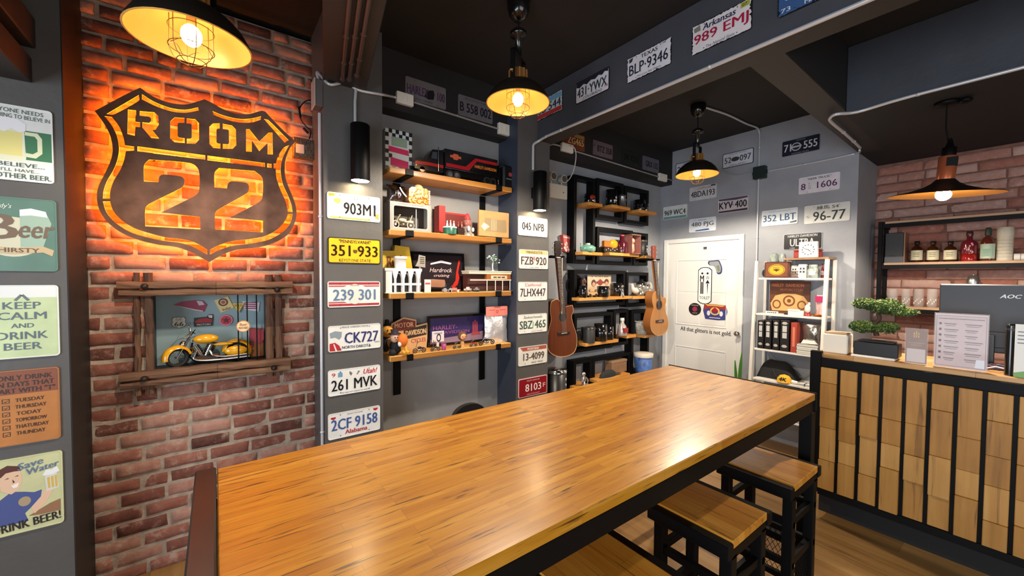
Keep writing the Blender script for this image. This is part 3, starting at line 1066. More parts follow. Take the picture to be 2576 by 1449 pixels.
ring(circle(0, 0, .95 * w, 24, .95 * h), circle(0, 0, .82 * w, 24, .82 * h), -0.005, -0.004, MB()).build('rim', C((222, 160, 168)), t)
star = [((.62 if k % 2 == 0 else .26) * w * math.sin(k * PI / 5), (.62 if k % 2 == 0 else .26) * h * math.cos(k * PI / 5)) for k in range(10)]
MB().prism(star, -0.005, -0.004).build('star', C((110, 16, 36)), t)
t, w, h = magnet('round_tin_badge', 'round cream badge hung on the bars of the shadow box', 1290, 1438, 605, 725, 'badge', YB - 0.004)
MB().prism(circle(0, 0, w, 24, h), -0.003, 0).build('panel', C((232, 208, 166)), t)
ring(circle(0, 0, w, 24, h), circle(0, 0, .88 * w, 24, .88 * h), -0.004, -0.003, MB()).build('rim', C((196, 130, 60)), t)
MB().text('Beer', 0, .3 * h, 1.1 * w, .5 * h, -0.003, bold=.03, shear=.3).text('MUSTARD', 0, -.3 * h, 1.3 * w, .4 * h, -0.003, bold=.03).build('lettering', C((150, 76, 30)), t)
(x0, z1), (x1, z0) = N5(1425, 690, YB + 0.122), N5(1602, 935, YB + 0.122)
t = thing('leather_pouch', 'tan leather pouch with a red flap in the corner of the shadow box', 'pouch', ((x0 + x1) / 2, YB + 0.122, NZ0 + 0.0165))
w, h = (x1 - x0) / 2 - 0.006, z1 - NZ0 - 0.0165
MB().box(-w, w, 0, 0.04, 0, h * .75, 0.008).build('pouch_body', mat('tan_leather', (150, 92, 52), 0.6, var=(20, .2)), t)
MB().prism([(-w, h), (w, h * .95), (w, h * .6), (.5 * w, .45 * h), (-.2 * w, .5 * h), (-w, .62 * h)], -0.004, 0.04).build('flap', C((150, 48, 60)), t)
MB().prism([(-.8 * w, .55 * h), (-.5 * w, .56 * h), (-.75 * w, .3 * h), (-.9 * w, .3 * h)], -0.007, -0.0005).build('strap', C((120, 66, 34)), t)

# model motorcycle
bx0, bz0 = N5(1000, 1060, YB + 0.06)
t = thing('model_motorcycle', 'large yellow model cruiser motorcycle with chrome engine in the shadow box', 'model', (bx0, YB + 0.06, NZ0 + 0.0165), 0)
YEL = mat('yellow_model_paint', (222, 160, 24), 0.22, coat=0.6)
RUB = mat('black_rubber', (22, 22, 22), 0.7)
DCH = mat('dark_chrome', (120, 116, 110), 0.2, 1.0)


def U5(a, b):
    """Local point from a pixel of the shadow box crop."""
    x, z = N5(a, b, YB + 0.06)
    return x - bx0, max(z - NZ0 - 0.0165, 0.0)


def wheel(x, y, r, parent, turn=0.0):
    m = MB()
    m.M = Matrix.Translation((x, y, r + 0.001)) @ Matrix.Rotation(turn, 4, 'Z') @ Matrix.Rotation(PI / 2, 4, 'X')
    m.tube([(r * .82 * math.cos(a), r * .82 * math.sin(a), 0) for a in [2 * PI * i / 24 for i in range(24)]], r * .18, 8, True)
    o = m.build('wheel', RUB, parent)
    m2 = MB()
    m2.M = m.M
    m2.cyl((0, 0, -0.008), (0, 0, 0.008), r * .14, n=10)
    for i in range(12):
        a = 2 * PI * i / 12
        m2.cyl((0, 0, 0), (r * .7 * math.cos(a), r * .7 * math.sin(a), 0), 0.0009, n=4)
    m2.build('hub', CHROME, o)
    return o


rw = 0.056
xf = U5(690, 1040)[0]; xr = U5(1310, 1040)[0]
wheel(xf, -0.03, rw, t, 0.5)
wheel(xr, 0.03, rw + 0.002, t)


def fender(cx, cy, r, a0, a1, wdt, name, turn=0.0):
    m = MB()
    m.M = Matrix.Translation((cx, cy, rw)) @ Matrix.Rotation(turn, 4, 'Z')
    vs, fs = [], []
    n = 14
    for i in range(n + 1):
        a = math.radians(a0 + (a1 - a0) * i / n)
        for k, (dy, dr) in enumerate(((-wdt, -.016), (-wdt * .8, -.003), (0, .003), (wdt * .8, -.003), (wdt, -.016))):
            vs.append(((r + dr) * math.cos(a), dy, (r + dr) * math.sin(a)))
    for i in range(n):
        for k in range(4):
            fs.append((i * 5 + k, i * 5 + k + 1, i * 5 + 5 + k + 1, i * 5 + 5 + k))
    m.add(vs, fs, True).build(name, YEL, t)


MB().ell((xr - .005, -.012, rw + .01), (.058, .018, .03), 14, 8).build('side_case', YEL, t)
fender(xf, -0.03, rw + 0.012, 15, 190, 0.022, 'front_fender', 0.5)
fender(xr, 0.03, rw + 0.018, -20, 175, 0.026, 'rear_fender')
hx, hz = U5(820, 800)
m = MB()
for dy in (-0.014, 0.014):
    m.cyl((xf, -0.03 + dy, rw), (hx, dy, hz + .01), 0.005, n=8)
m.build('fork', CHROME, t)
m = MB().tube(bez([(hx - .02, -0.085, hz + .02), (hx, -.06, hz + .035), (hx, -0.02, hz + .01), (hx, 0.02, hz + .01), (hx, .06, hz + .035), (hx + .02, .085, hz + .02)], 5), 0.0035, 6)
m.build('handlebar', CHROME, t)
MB().ell((hx - .03, 0, hz - .025), (.018, .018, .018), 12, 8).build('headlamp', CHROME, t)
for dy in (-1, 1):
    m = MB().cyl((hx, dy * .055, hz + .03), (hx - .002, dy * .075, hz + .075), 0.0015, n=5).ell((hx - .002, dy * .078, hz + .08), (.004, .013, .009), 10, 6)
    m.build('mirror', CHROME, t)
tx, tz_ = U5(985, 800)
MB().ell((tx, 0, tz_ + .002), (.06, .03, .027), 16, 10).build('fuel_tank', YEL, t)
MB().ell((tx - .005, 0, tz_ + .022), (.018, .009, .005), 10, 6).build('tank_console', CHROME, t)
sx_, sz_ = U5(1190, 850)
MB().ell((sx_ - .01, 0, sz_ + .002), (.05, .024, .010), 14, 8).ell((sx_ + .045, 0, sz_ + .012), (.025, .02, .008), 12, 6).build('seat', mat('yellow_seat', (196, 146, 30), 0.5), t)
ex, ez = U5(980, 950)
m = MB()
m.cyl((ex - .02, 0, ez - .01), (ex - .05, 0, ez + .05), 0.018, 0.021, n=14).cyl((ex + .005, 0, ez - .01), (ex + .03, 0, ez + .05), 0.018, 0.021, n=14)
for k in range(5):
    f = .2 + .16 * k
    m.cyl((ex - .02 - .03 * f, 0, ez - .01 + .06 * f), (ex - .022 - .03 * f, 0, ez - .006 + .06 * f), 0.024, n=14)
    m.cyl((ex + .005 + .025 * f, 0, ez - .01 + .06 * f), (ex + .007 + .025 * f, 0, ez - .006 + .06 * f), 0.024, n=14)
m.build('engine', DCH, t)
MB().box(ex - .055, ex + .07, -.024, .024, .02, ez - .005, .01).build('crankcase', mat('engine_grey', (70, 62, 54), .35, .7), t)
m = MB()
m.tube(bez([(ex - .04, -.024, ez + .02), (ex - .05, -.034, ez - .02), (ex + .0, -.036, .028), (ex + .1, -.036, .026), (xr + .06, -.036, .03)], 6), 0.007, 8)
m.tube(bez([(ex + .02, -.024, ez + .02), (ex + .04, -.034, ez - .01), (ex + .1, -.036, .042), (xr + .05, -.036, .046)], 6), 0.006, 8)
m.build('exhaust', CHROME, t)
m = MB().tube([(hx + .01, 0, hz - .02), (ex - .07, 0, .05), (ex - .05, 0, .025), (ex + .09, 0, .025), (xr, .03, rw)], .005, 6).tube([(hx + .01, 0, hz - .01), (tx, 0, tz_ - .015), (sx_ + .03, 0, sz_ - .01), (xr, .03, rw)], .005, 6)
m.build('chassis', BLACKM, t)
m = MB().tube(bez([(hx + .005, -.02, hz + .02), U5(880, 700)[:1] + (-.03, U5(880, 690)[1]), (hx - .02, -.02, hz - .01)], 6), .0014, 5)
m.build('cable', BLACKM, t)
MB().ell((xr + .075, .03, rw + .02), (.008, .01, .008), 8, 6).build('tail_lamp', C((170, 20, 20), .2), t)


# ------------------------------------------------------------------ licence plates
INK = (26, 26, 30)
BLUE = (44, 66, 120)
REDP = (170, 30, 42)
GRP = {'p1': 'licence plates on the first pillar', 'p2': 'licence plates on the second pillar', 'd': 'licence plates on the toilet door wall',
       'b': 'licence plates on the beam', 'f': 'licence plates on the dark fascia'}


def jag(w, h, seed, amt=0.006, n=60):
    rnd = random.Random(seed)
    out = []
    per = [(-w, -h), (w, -h), (w, h), (-w, h)]
    for i in range(4):
        a, b = Vector(per[i]), Vector(per[(i + 1) % 4])
        k = int(n * (b - a).length / (4 * (w + h)) * 2)
        for j in range(k):
            p = a.lerp(b, j / k)
            c = -p.normalized() * rnd.uniform(0.0, amt) * (2.2 if rnd.random() < .12 else 1)
            out.append((p.x + c.x, p.y + c.y))
    return out


def plate(wall, u, z, label, bg, main, mc, mx=0.0, mz=-0.1, mw=1.6, mh=0.85, extras=(), shapes=(), border=None, worn=False, w=.305, h=.153, grp=None, mbold=0.026, rough=0.4):
    """u: where the plate's first edge is along the wall, z: its lower edge. Text and shapes in half-widths and half-heights."""
    a, b = w / 2, h / 2
    if wall == 'p':
        loc, rz = (u + a, YP - 0.004, z + b), 0
    elif wall == 'd':
        loc, rz = (XD - 0.004, u - a, z + b), -PI / 2
    elif wall == 'b':
        loc, rz = (2.116 - 0.004, u - a, z + b), -PI / 2
    elif wall == 'f1':
        loc, rz = (u + a, 2.615 - 0.004, z + b), 0
    else:
        loc, rz = (u + a, 2.655 - 0.004, z + b), 0
    pc = lambda c: mat('plate_%d_%d_%d' % c, c, rough, 0.0, var=(14, 0.07), spec=0.3)
    base = (border or bg) if not worn else (30, 28, 28)
    t = MB().prism(rrect(-a, a, -b, b, 0.012), -0.001, 0.004).build('licence_plate', pc(tuple(base)), None, loc, rz)
    tag(t, label, 'licence plate', GRP[grp] if grp else None)
    y = -0.001
    if worn:
        MB().prism(jag(a - .002, b - .002, worn, 0.006), -0.0022, 0.0).build('painted_face', pc(tuple(bg)), t)
        y = -0.0022
    elif border:
        MB().prism(rrect(-a + .006, a - .006, -b + .006, b - .006, 0.009), -0.0022, 0.0).build('painted_face', pc(tuple(bg)), t)
        y = -0.0022
    else:
        ring(rrect(-a, a, -b, b, 0.012), rrect(-a + .004, a - .004, -b + .004, b - .004, 0.009), -0.0026, 0, MB()).build('raised_rim', pc(tuple(base)), t)
    for k, (poly, col) in enumerate(shapes):
        MB().prism([(p * a, q * b) for p, q in poly], y - 0.0004 - 0.0002 * k, y).build('emblem', C(col, 0.45), t)
    y -= 0.0004 + 0.0002 * len(shapes)
    m = MB().text(main, mx * a, mz * b, mw * a, mh * b, y, bold=mbold, depth=0.0012)
    m.build('number', mat('ink_%d_%d_%d' % tuple(mc), mc, 0.8, spec=0.1), t)
    by = {}
    for e in extras:
        s, x, zz, ew, eh, col = e[:6]
        kw = e[6] if len(e) > 6 else {}
        by.setdefault(col, MB()).text(s, x * a, zz * b, ew * a, eh * b, y, **kw)
    for col, mb in by.items():
        mb.build('lettering', C(col, 0.45), t)
    m = MB()
    for sx in (-.55, .55):
        for sz in (-.82, .82):
            m.cyl((sx * a, y - .0004, sz * b), (sx * a, y + .001, sz * b), 0.0028, n=8)
    m.build('bolt_hole', C((70, 66, 62), .5, .5), t)
    return t


S = {'shear': 0.25}
B_ = {'bold': 0.03}
WH = (226, 226, 222)
PALE = (216, 216, 210)
dots = lambda cx, cz, r, n=10: circle(cx, cz, r, n, r * 2)
plate('p', .5187, 1.919, 'white plate reading 903M1 with orange arch and mountain, highest on the first pillar', WH, '903M1', INK, .2, -.1, 1.2, .9, grp='p1',
      extras=[('UTAH', .05, .68, .45, .26, (60, 70, 90)), ('GREATEST SNOW ON EARTH', 0, -.88, 1.3, .1, (140, 90, 30))],
      shapes=[([(.3, .95), (.95, .72), (.95, -.2), (.75, .1), (.6, .5)], (128, 140, 190)), ([(-.95, .92), (-.7, .92), (-.75, .72), (-.95, .7)], (226, 150, 40)),
              ([(-.78, .5), (-.62, .62), (-.5, .5), (-.52, .3), (-.62, .15), (-.75, .3)], (222, 158, 88)), ([(.8, -.4), (.95, -.3), (.95, -.8), (.8, -.7)], (224, 140, 60)), ([(-.9, -.82), (.6, -.82), (.6, -.95), (-.9, -.95)], (228, 190, 70))])
plate('p', .5203, 1.659, 'yellow keystone plate reading 351 933 with black border', (238, 176, 24), '351 933', (40, 28, 10), 0, 0, 1.75, .85, border=(46, 34, 16), grp='p1',
      extras=[('"PENNSYLVANIA"', 0, .72, 1.2, .26, (40, 28, 10), B_), ('KEYSTONE STATE', 0, -.74, 1.2, .22, (40, 28, 10))], shapes=[([(-.07, .1), (.07, .1), (.09, -.02), (.05, -.18), (-.05, -.18), (-.09, -.02)], (90, 60, 10))])
plate('p', .5175, 1.400, 'white plate reading 239 301 with red bands and blue numerals', PALE, '239 301', (92, 116, 150), 0, -.05, 1.6, .85, grp='p1',
      shapes=[([(-.96, .92), (.96, .92), (.96, .74), (-.96, .74)], (160, 40, 50)), ([(-.96, -.74), (.96, -.74), (.96, -.92), (-.96, -.92)], (160, 40, 50)), ([(-.96, .68), (-.3, .68), (-.4, .58), (-.96, .58)], (176, 70, 76)), ([(.96, .68), (.3, .68), (.4, .58), (.96, .58)], (176, 70, 76)),
              ([(-.96, -.58), (-.4, -.58), (-.3, -.68), (-.96, -.68)], (176, 70, 76)), (circle(0, 0, .3, 20, .8), (206, 206, 196))],
      extras=[('INDIANA', 0, .68, .35, .1, (110, 110, 110))])
plate('p', .5185, 1.1375, 'white plate reading CK727 with grey bison and red road', PALE, 'CK727', (52, 56, 110), .25, 0, 1.3, .85, grp='p1',
      extras=[('PEACE GARDEN STATE', 0, .85, 1.0, .13, (80, 80, 90)), ('NORTH DAKOTA', .05, -.72, 1.1, .22, (50, 60, 80), B_), ('2003', .85, -.5, .2, .12, (90, 90, 100))],
      shapes=[([(-.95, .45), (-.75, .6), (-.5, .5), (-.52, .1), (-.6, -.1), (-.75, .1), (-.92, .05)], (130, 142, 150)), ([(-.95, -.35), (-.75, -.3), (-.6, -.55), (-.52, -.95), (-.95, -.95)], (170, 30, 40)), ([(-.82, -.4), (-.78, -.4), (-.68, -.95), (-.74, -.95)], (224, 214, 210))])
plate('p', .5159, .876, 'white plate reading 261 MVK with red script and small sport figures', WH, '261 MVK', INK, 0, -.22, 1.75, .85, grp='p1', mbold=.02,
      extras=[('9', -.8, .62, .13, .28, (190, 40, 40), B_), ('Utah!', .6, .62, .55, .4, (200, 44, 52), {'shear': .3, 'bold': .03}), ('THE GREATEST SNOW ON EARTH', 0, -.86, 1.1, .1, (60, 60, 60))],
      shapes=[([(-.64, .4), (-.64, .72), (-.55, .82), (-.47, .72), (-.47, .4)], (110, 150, 176)), ([(-.2, .8), (-.1, .6), (-.15, .4), (-.22, .6)], (110, 110, 110)), ([(.05, .45), (.12, .75), (.2, .7), (.1, .45)], (130, 130, 130))])
plate('p', .5142, .6176, 'white plate with blue numerals 2CF 9158 and red script, lowest on the first pillar', WH, '2CF 9158', (64, 88, 150), 0, .08, 1.75, .85, grp='p1',
      extras=[('Alabama', .05, -.6, .85, .34, (180, 36, 44), {'bold': .04}), ('HEART OF DIXIE', 0, .78, .6, .1, (110, 110, 120))],
      shapes=[([(-.9, .72), (-.72, .72), (-.72, .6), (-.81, .5), (-.9, .6)], (180, 36, 48)), ([(.72, .85), (.9, .85), (.9, .73), (.81, .63), (.72, .73)], (180, 36, 48))])
plate('p', 1.9165, 1.9196, 'white plate reading 045 NPB with pale blue sky, highest on the second pillar', (226, 230, 232), '045 NPB', (40, 34, 34), 0, 0, 1.5, .8, grp='p2',
      extras=[('Texas', 0, .7, .5, .3, (90, 90, 100), S)], shapes=[([(-.95, .95), (.95, .95), (.95, .6), (.2, .75), (-.95, .5)], (186, 208, 226))])
plate('p', 1.9265, 1.655, 'white plate reading FZB 920 with tan header', (222, 218, 212), 'FZB 920', (80, 64, 60), 0, -.15, 1.75, .85, grp='p2',
      extras=[('MINNESOTA', .05, .74, 1.1, .26, (90, 70, 30), B_), ('10,000 LAKES', 0, -.86, .7, .12, (90, 70, 60))], shapes=[([(-.95, .95), (.95, .95), (.95, .55), (-.95, .55)], (212, 190, 130)), ([(-.1, .2), (.05, .35), (.1, 0), (0, -.2)], (206, 130, 124))])
plate('p', 1.92, 1.3955, 'white plate reading 7LHX447 with red script header', (222, 218, 214), '7LHX447', (58, 46, 56), 0, -.12, 1.75, .85, grp='p2', mbold=.018, extras=[('California', 0, .68, 1.1, .3, (190, 60, 80), {'shear': .35})])
plate('p', 1.92, 1.133, 'white plate reading SBZ 465 in green with script header', (222, 222, 214), 'SBZ 465', (60, 82, 70), 0, -.12, 1.8, .85, grp='p2',
      extras=[('Saskatchewan', 0, .68, 1.3, .26, (60, 90, 70), {'shear': .3}), ('LAND OF LIVING SKIES', .3, -.85, .8, .1, (150, 70, 70))], shapes=[([(.0, .2), (.06, .1), (.03, -.5), (-.03, -.5)], (120, 160, 120))])
plate('p', 1.9256, .8705, 'white plate reading 13 4099 with rust red header', (218, 214, 204), '13-4099', (82, 62, 52), .05, -.1, 1.45, .75, grp='p2',
      extras=[('MONTANA', 0, .72, .8, .26, (232, 224, 214), B_), ('BIG SKY', .3, -.78, .8, .16, (96, 76, 60))], shapes=[([(-.9, .92), (.95, .92), (.95, .52), (-.7, .52)], (168, 84, 64))])
plate('p', 1.9285, .6116, 'dark red plate reading 8103 F with white rim, lowest on the second pillar', (140, 18, 30), '8103', (230, 220, 220), 0, -.05, 1.1, .8, border=(224, 190, 192), grp='p2',
      extras=[('F', .78, -.05, .18, .45, (230, 220, 220)), ('NORTH CAROLINA', 0, .7, .9, .16, (220, 190, 190)), ('LAND OF LINCOLN 72', 0, -.75, .9, .14, (220, 190, 190))])

plate('d', 2.7613, 2.2947, 'white plate reading 969 WC4 with a green band', (218, 222, 218), '969 WC4', (44, 52, 56), 0, 0, 1.75, .8, grp='d', shapes=[([(-.95, -.6), (.95, -.6), (.95, -.95), (-.95, -.95)], (108, 158, 158)), ([(-.06, .0), (.06, .0), (.04, -.25), (-.05, -.2)], (90, 90, 80))])
plate('d', 2.4302, 2.4699, 'white plate reading 4BDA193 with red script under the pendant', (204, 204, 206), '4BDA193', (62, 58, 66), 0, -.12, 1.75, .85, grp='d', extras=[('California', .1, .7, 1.0, .28, (170, 90, 96), {'shear': .35})], shapes=[([(.6, .95), (.92, .95), (.92, .75), (.6, .75)], (60, 60, 66))])
plate('d', 2.1055, 2.2898, 'white plate reading KYV 400 with dark purple bands', (198, 192, 196), 'KYV 400', (40, 32, 40), 0, 0, 1.8, .95, grp='d', shapes=[([(-.95, .95), (.95, .95), (.95, .72), (.2, .6), (-.95, .72)], (84, 70, 96)), ([(-.95, -.75), (.95, -.68), (.95, -.95), (-.95, -.95)], (56, 44, 58)), ([(-.03, .1), (.05, .05), (.0, -.15)], (60, 50, 60))])
plate('d', 2.4278, 2.1123, 'white plate reading 480 PJG with a blue foot band, above the door', (222, 230, 238), '480 PJG', (92, 92, 104), 0, .02, 1.65, .8, grp='d', extras=[('Nevada', 0, .72, .6, .2, (120, 120, 130), S)], shapes=[([(-.5, -.72), (.5, -.6), (.5, -.85), (-.5, -.9)], (60, 96, 160))])
plate('d', 1.673, 2.1071, 'white plate with pale blue letters 352 LBT', (222, 230, 234), '352 LBT', (84, 116, 152), 0, -.05, 1.8, .85, grp='d', extras=[('ARKANSAS', 0, .74, 1.0, .18, (170, 190, 210))], shapes=[([(.6, -.7), (.95, -.55), (.95, -.8), (.6, -.85)], (50, 60, 70))])
plate('d', 1.367, 2.3729, 'white truck plate reading 8 1606 in purple', (222, 218, 224), '8   1606', (98, 60, 100), .0, -.15, 1.75, .75, grp='d', mbold=.02, extras=[("NEBR TRUCK '", .05, .7, 1.1, .26, (90, 80, 100), B_), ('S\nA\nM', -.45, -.12, .12, .75, (110, 100, 116))])
plate('d', 2.0675, 2.7613, 'white plate reading 52 097 with dark border and oval badge', (206, 210, 220), '52    097', (66, 72, 88), 0, 0, 1.7, .8, border=(34, 38, 60), grp='d', extras=[('CUSTOM TRUCKS', 0, .75, 1.0, .16, (60, 70, 90)), ('MIDLAND', 0, -.74, 1.0, .2, (60, 70, 90))], shapes=[(circle(-.15, 0, .27, 20, .3), (60, 62, 60))])
plate('d', 1.5147, 2.7488, 'dark navy plate with pale digits 71 555 and a round emblem', (32, 34, 52), '71    555', (214, 216, 220), 0, .0, 1.7, .9, border=(150, 152, 160), grp='d', extras=[('TEXAS', 0, .74, .5, .14, (160, 160, 170)), ('DIAMOND TRUCK', 0, -.78, .9, .14, (160, 160, 170))], shapes=[(circle(-.22, 0, .26, 20, .5), (190, 192, 198)), (circle(-.22, 0, .2, 20, .38), (32, 34, 52)), ([(-.5, .1), (.06, .12), (.06, -.08), (-.5, -.1)], (190, 192, 198))])
plate('d', 1.3169, 2.0932, 'white Japanese plate reading 96-77', (218, 220, 214), '96-77', (70, 76, 74), .12, -.25, 1.4, 1.0, w=.33, h=.165, grp='d', mbold=.02, extras=[('練馬 54', .05, .66, .95, .42, (82, 84, 76), B_), ('S', -.82, -.25, .14, .26, (110, 112, 108)), ('. .', -.82, -.25, .3, .03, (110, 112, 108))])
q = px(1971, 610, x=XD)
plate('d', q.y, px(1990, 629, x=XD).z, 'black plate reading ULTRA above the white ladder shelf', (30, 32, 38), 'ULTRA', (206, 206, 206), 0, -.12, 1.25, .9, border=(170, 172, 176), grp='d', extras=[('HARLEY-DAVIDSON', 0, .68, 1.5, .3, (196, 196, 200), {'bold': .03}), ('100', -.5, -.78, .25, .2, (180, 180, 184))])
q = px(1701, 413, x=XD)
plate('d', q.y, q.z - .153, 'white plate with dark frame half hidden behind the pendant lamp', (198, 202, 210), '28 447', (66, 70, 84), 0, 0, 1.7, .85, border=(34, 38, 60), grp='d', extras=[('MIDLAND', 0, .74, .8, .2, (60, 70, 90))])

q = px(1416, 250, x=2.116)
plate('b', q.y + .305, 2.855, 'plate with blue top and red foot partly behind the pendant shade', (206, 216, 222), 'SB 544', (44, 46, 52), .05, -.05, 1.7, .8, grp='b', worn=11, shapes=[([(-.95, .9), (.95, .9), (.95, .35), (-.95, .5)], (120, 166, 196)), ([(-.95, -.45), (.95, -.5), (.95, -.92), (-.95, -.92)], (190, 60, 60))])
plate('b', 2.0559, 2.8406, 'white plate reading 431 YWX with a dark mountain skyline', (222, 222, 228), '431·YWX', (52, 56, 66), 0, -.1, 1.75, .85, border=(36, 34, 42), grp='b', extras=[('COLORADO', .05, -.72, 1.1, .24, (60, 62, 70), B_), ('720', .84, -.55, .2, .2, (170, 40, 50), B_)], worn=0,
      shapes=[([(-.95, .95), (.95, .95), (.95, .62), (.75, .75), (.6, .55), (.4, .7), (.2, .5), (-.05, .62), (-.3, .4), (-.5, .58), (-.75, .38), (-.95, .5)], (40, 38, 48))])
plate('b', 1.6081, 2.8192, 'worn white plate reading BLP 9346 on the beam', (224, 222, 228), 'BLP·9346', (40, 42, 54), 0, -.1, 1.75, .85, grp='b', worn=5, mbold=.018, extras=[('TEXAS', .05, .66, .75, .3, (44, 44, 52), {'bold': .04}), ('The Lone Star State', 0, -.78, 1.0, .16, (60, 60, 70), S)], shapes=[([(-.9, .85), (-.7, .9), (-.75, .6), (-.88, .55)], (60, 60, 66)), ([(.55, .85), (.8, .9), (.75, .8)], (100, 100, 108))])
plate('b', 1.1802, 2.8061, 'worn white plate with red 989 EMJ on the beam', (226, 220, 222), '989 EMJ', (166, 36, 66), 0, -.15, 1.8, .85, grp='b', worn=8, extras=[('Arkansas', -.05, .62, 1.1, .42, (36, 46, 70), {'bold': .04, 'shear': .15}), ('The Natural State', 0, -.8, .95, .2, (60, 70, 80), S), ('07', .78, .76, .16, .2, (60, 66, 30))],
      shapes=[([(.65, .92), (.93, .92), (.93, .6), (.65, .6)], (170, 176, 70)), ([(-.93, .8), (-.7, .9), (-.68, .5), (-.9, .5)], (130, 130, 120))])
q = px(1957, 40, x=2.116)
plate('b', q.y, 2.795, 'worn blue plate cut off by the top of the picture', (60, 92, 140), 'G 8121', (226, 230, 236), 0, .15, 1.7, .8, grp='b', worn=3, extras=[('MARYLAND', .2, -.72, 1.0, .28, (222, 228, 234), {'bold': .03}), ('73', -.78, -.7, .25, .25, (222, 228, 234))])

q = px(1019, 200, y=2.615)  # fascia plates: the shade up there is put into dimmed plate colours
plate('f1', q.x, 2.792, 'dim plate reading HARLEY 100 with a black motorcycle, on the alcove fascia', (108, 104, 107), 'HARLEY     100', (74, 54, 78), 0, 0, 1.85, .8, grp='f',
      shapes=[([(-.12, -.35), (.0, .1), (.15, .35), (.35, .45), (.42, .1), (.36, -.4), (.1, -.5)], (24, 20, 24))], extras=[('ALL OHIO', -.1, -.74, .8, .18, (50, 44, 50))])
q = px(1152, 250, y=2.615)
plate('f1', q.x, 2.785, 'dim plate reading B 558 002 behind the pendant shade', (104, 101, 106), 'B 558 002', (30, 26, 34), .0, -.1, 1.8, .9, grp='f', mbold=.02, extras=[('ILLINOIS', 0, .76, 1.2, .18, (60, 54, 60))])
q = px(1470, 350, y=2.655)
plate('f2', q.x - .305, 2.79, 'shade-dimmed red and yellow plate reading ZG465 on the guitar wall fascia', (112, 62, 40), 'ZG465', (206, 170, 110), .2, 0, 1.4, .8, grp='f', shapes=[([(-.1, .9), (.95, .9), (.95, .5), (.1, .5)], (150, 130, 80))])
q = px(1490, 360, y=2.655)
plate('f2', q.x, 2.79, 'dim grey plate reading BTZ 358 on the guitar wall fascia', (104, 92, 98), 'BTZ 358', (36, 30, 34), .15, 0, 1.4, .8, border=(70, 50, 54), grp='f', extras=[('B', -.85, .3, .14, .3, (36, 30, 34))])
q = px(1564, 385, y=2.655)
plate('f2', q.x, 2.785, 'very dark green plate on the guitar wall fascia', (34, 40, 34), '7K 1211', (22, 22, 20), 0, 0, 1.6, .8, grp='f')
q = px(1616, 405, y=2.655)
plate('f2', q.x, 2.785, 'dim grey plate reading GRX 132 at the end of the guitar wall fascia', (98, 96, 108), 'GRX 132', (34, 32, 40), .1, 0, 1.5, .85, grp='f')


# ------------------------------------------------------------------ lamps
GOLD = mat('gold_shade_lining', (228, 168, 84), 0.35, 0.2)
SHADEM = mat('dark_bronze_shade', (46, 40, 34), 0.4, 0.6)
BULB = mat('warm_bulb', (255, 220, 170), 0.3, emit=((255, 218, 166), 52.0))
GLASS = mat('clear_glass', (250, 250, 250), 0.02, trans=1.0, ior=1.45)
WIREM = mat('cage_wire', (110, 84, 48), 0.4, 0.7)
ZL = ZC


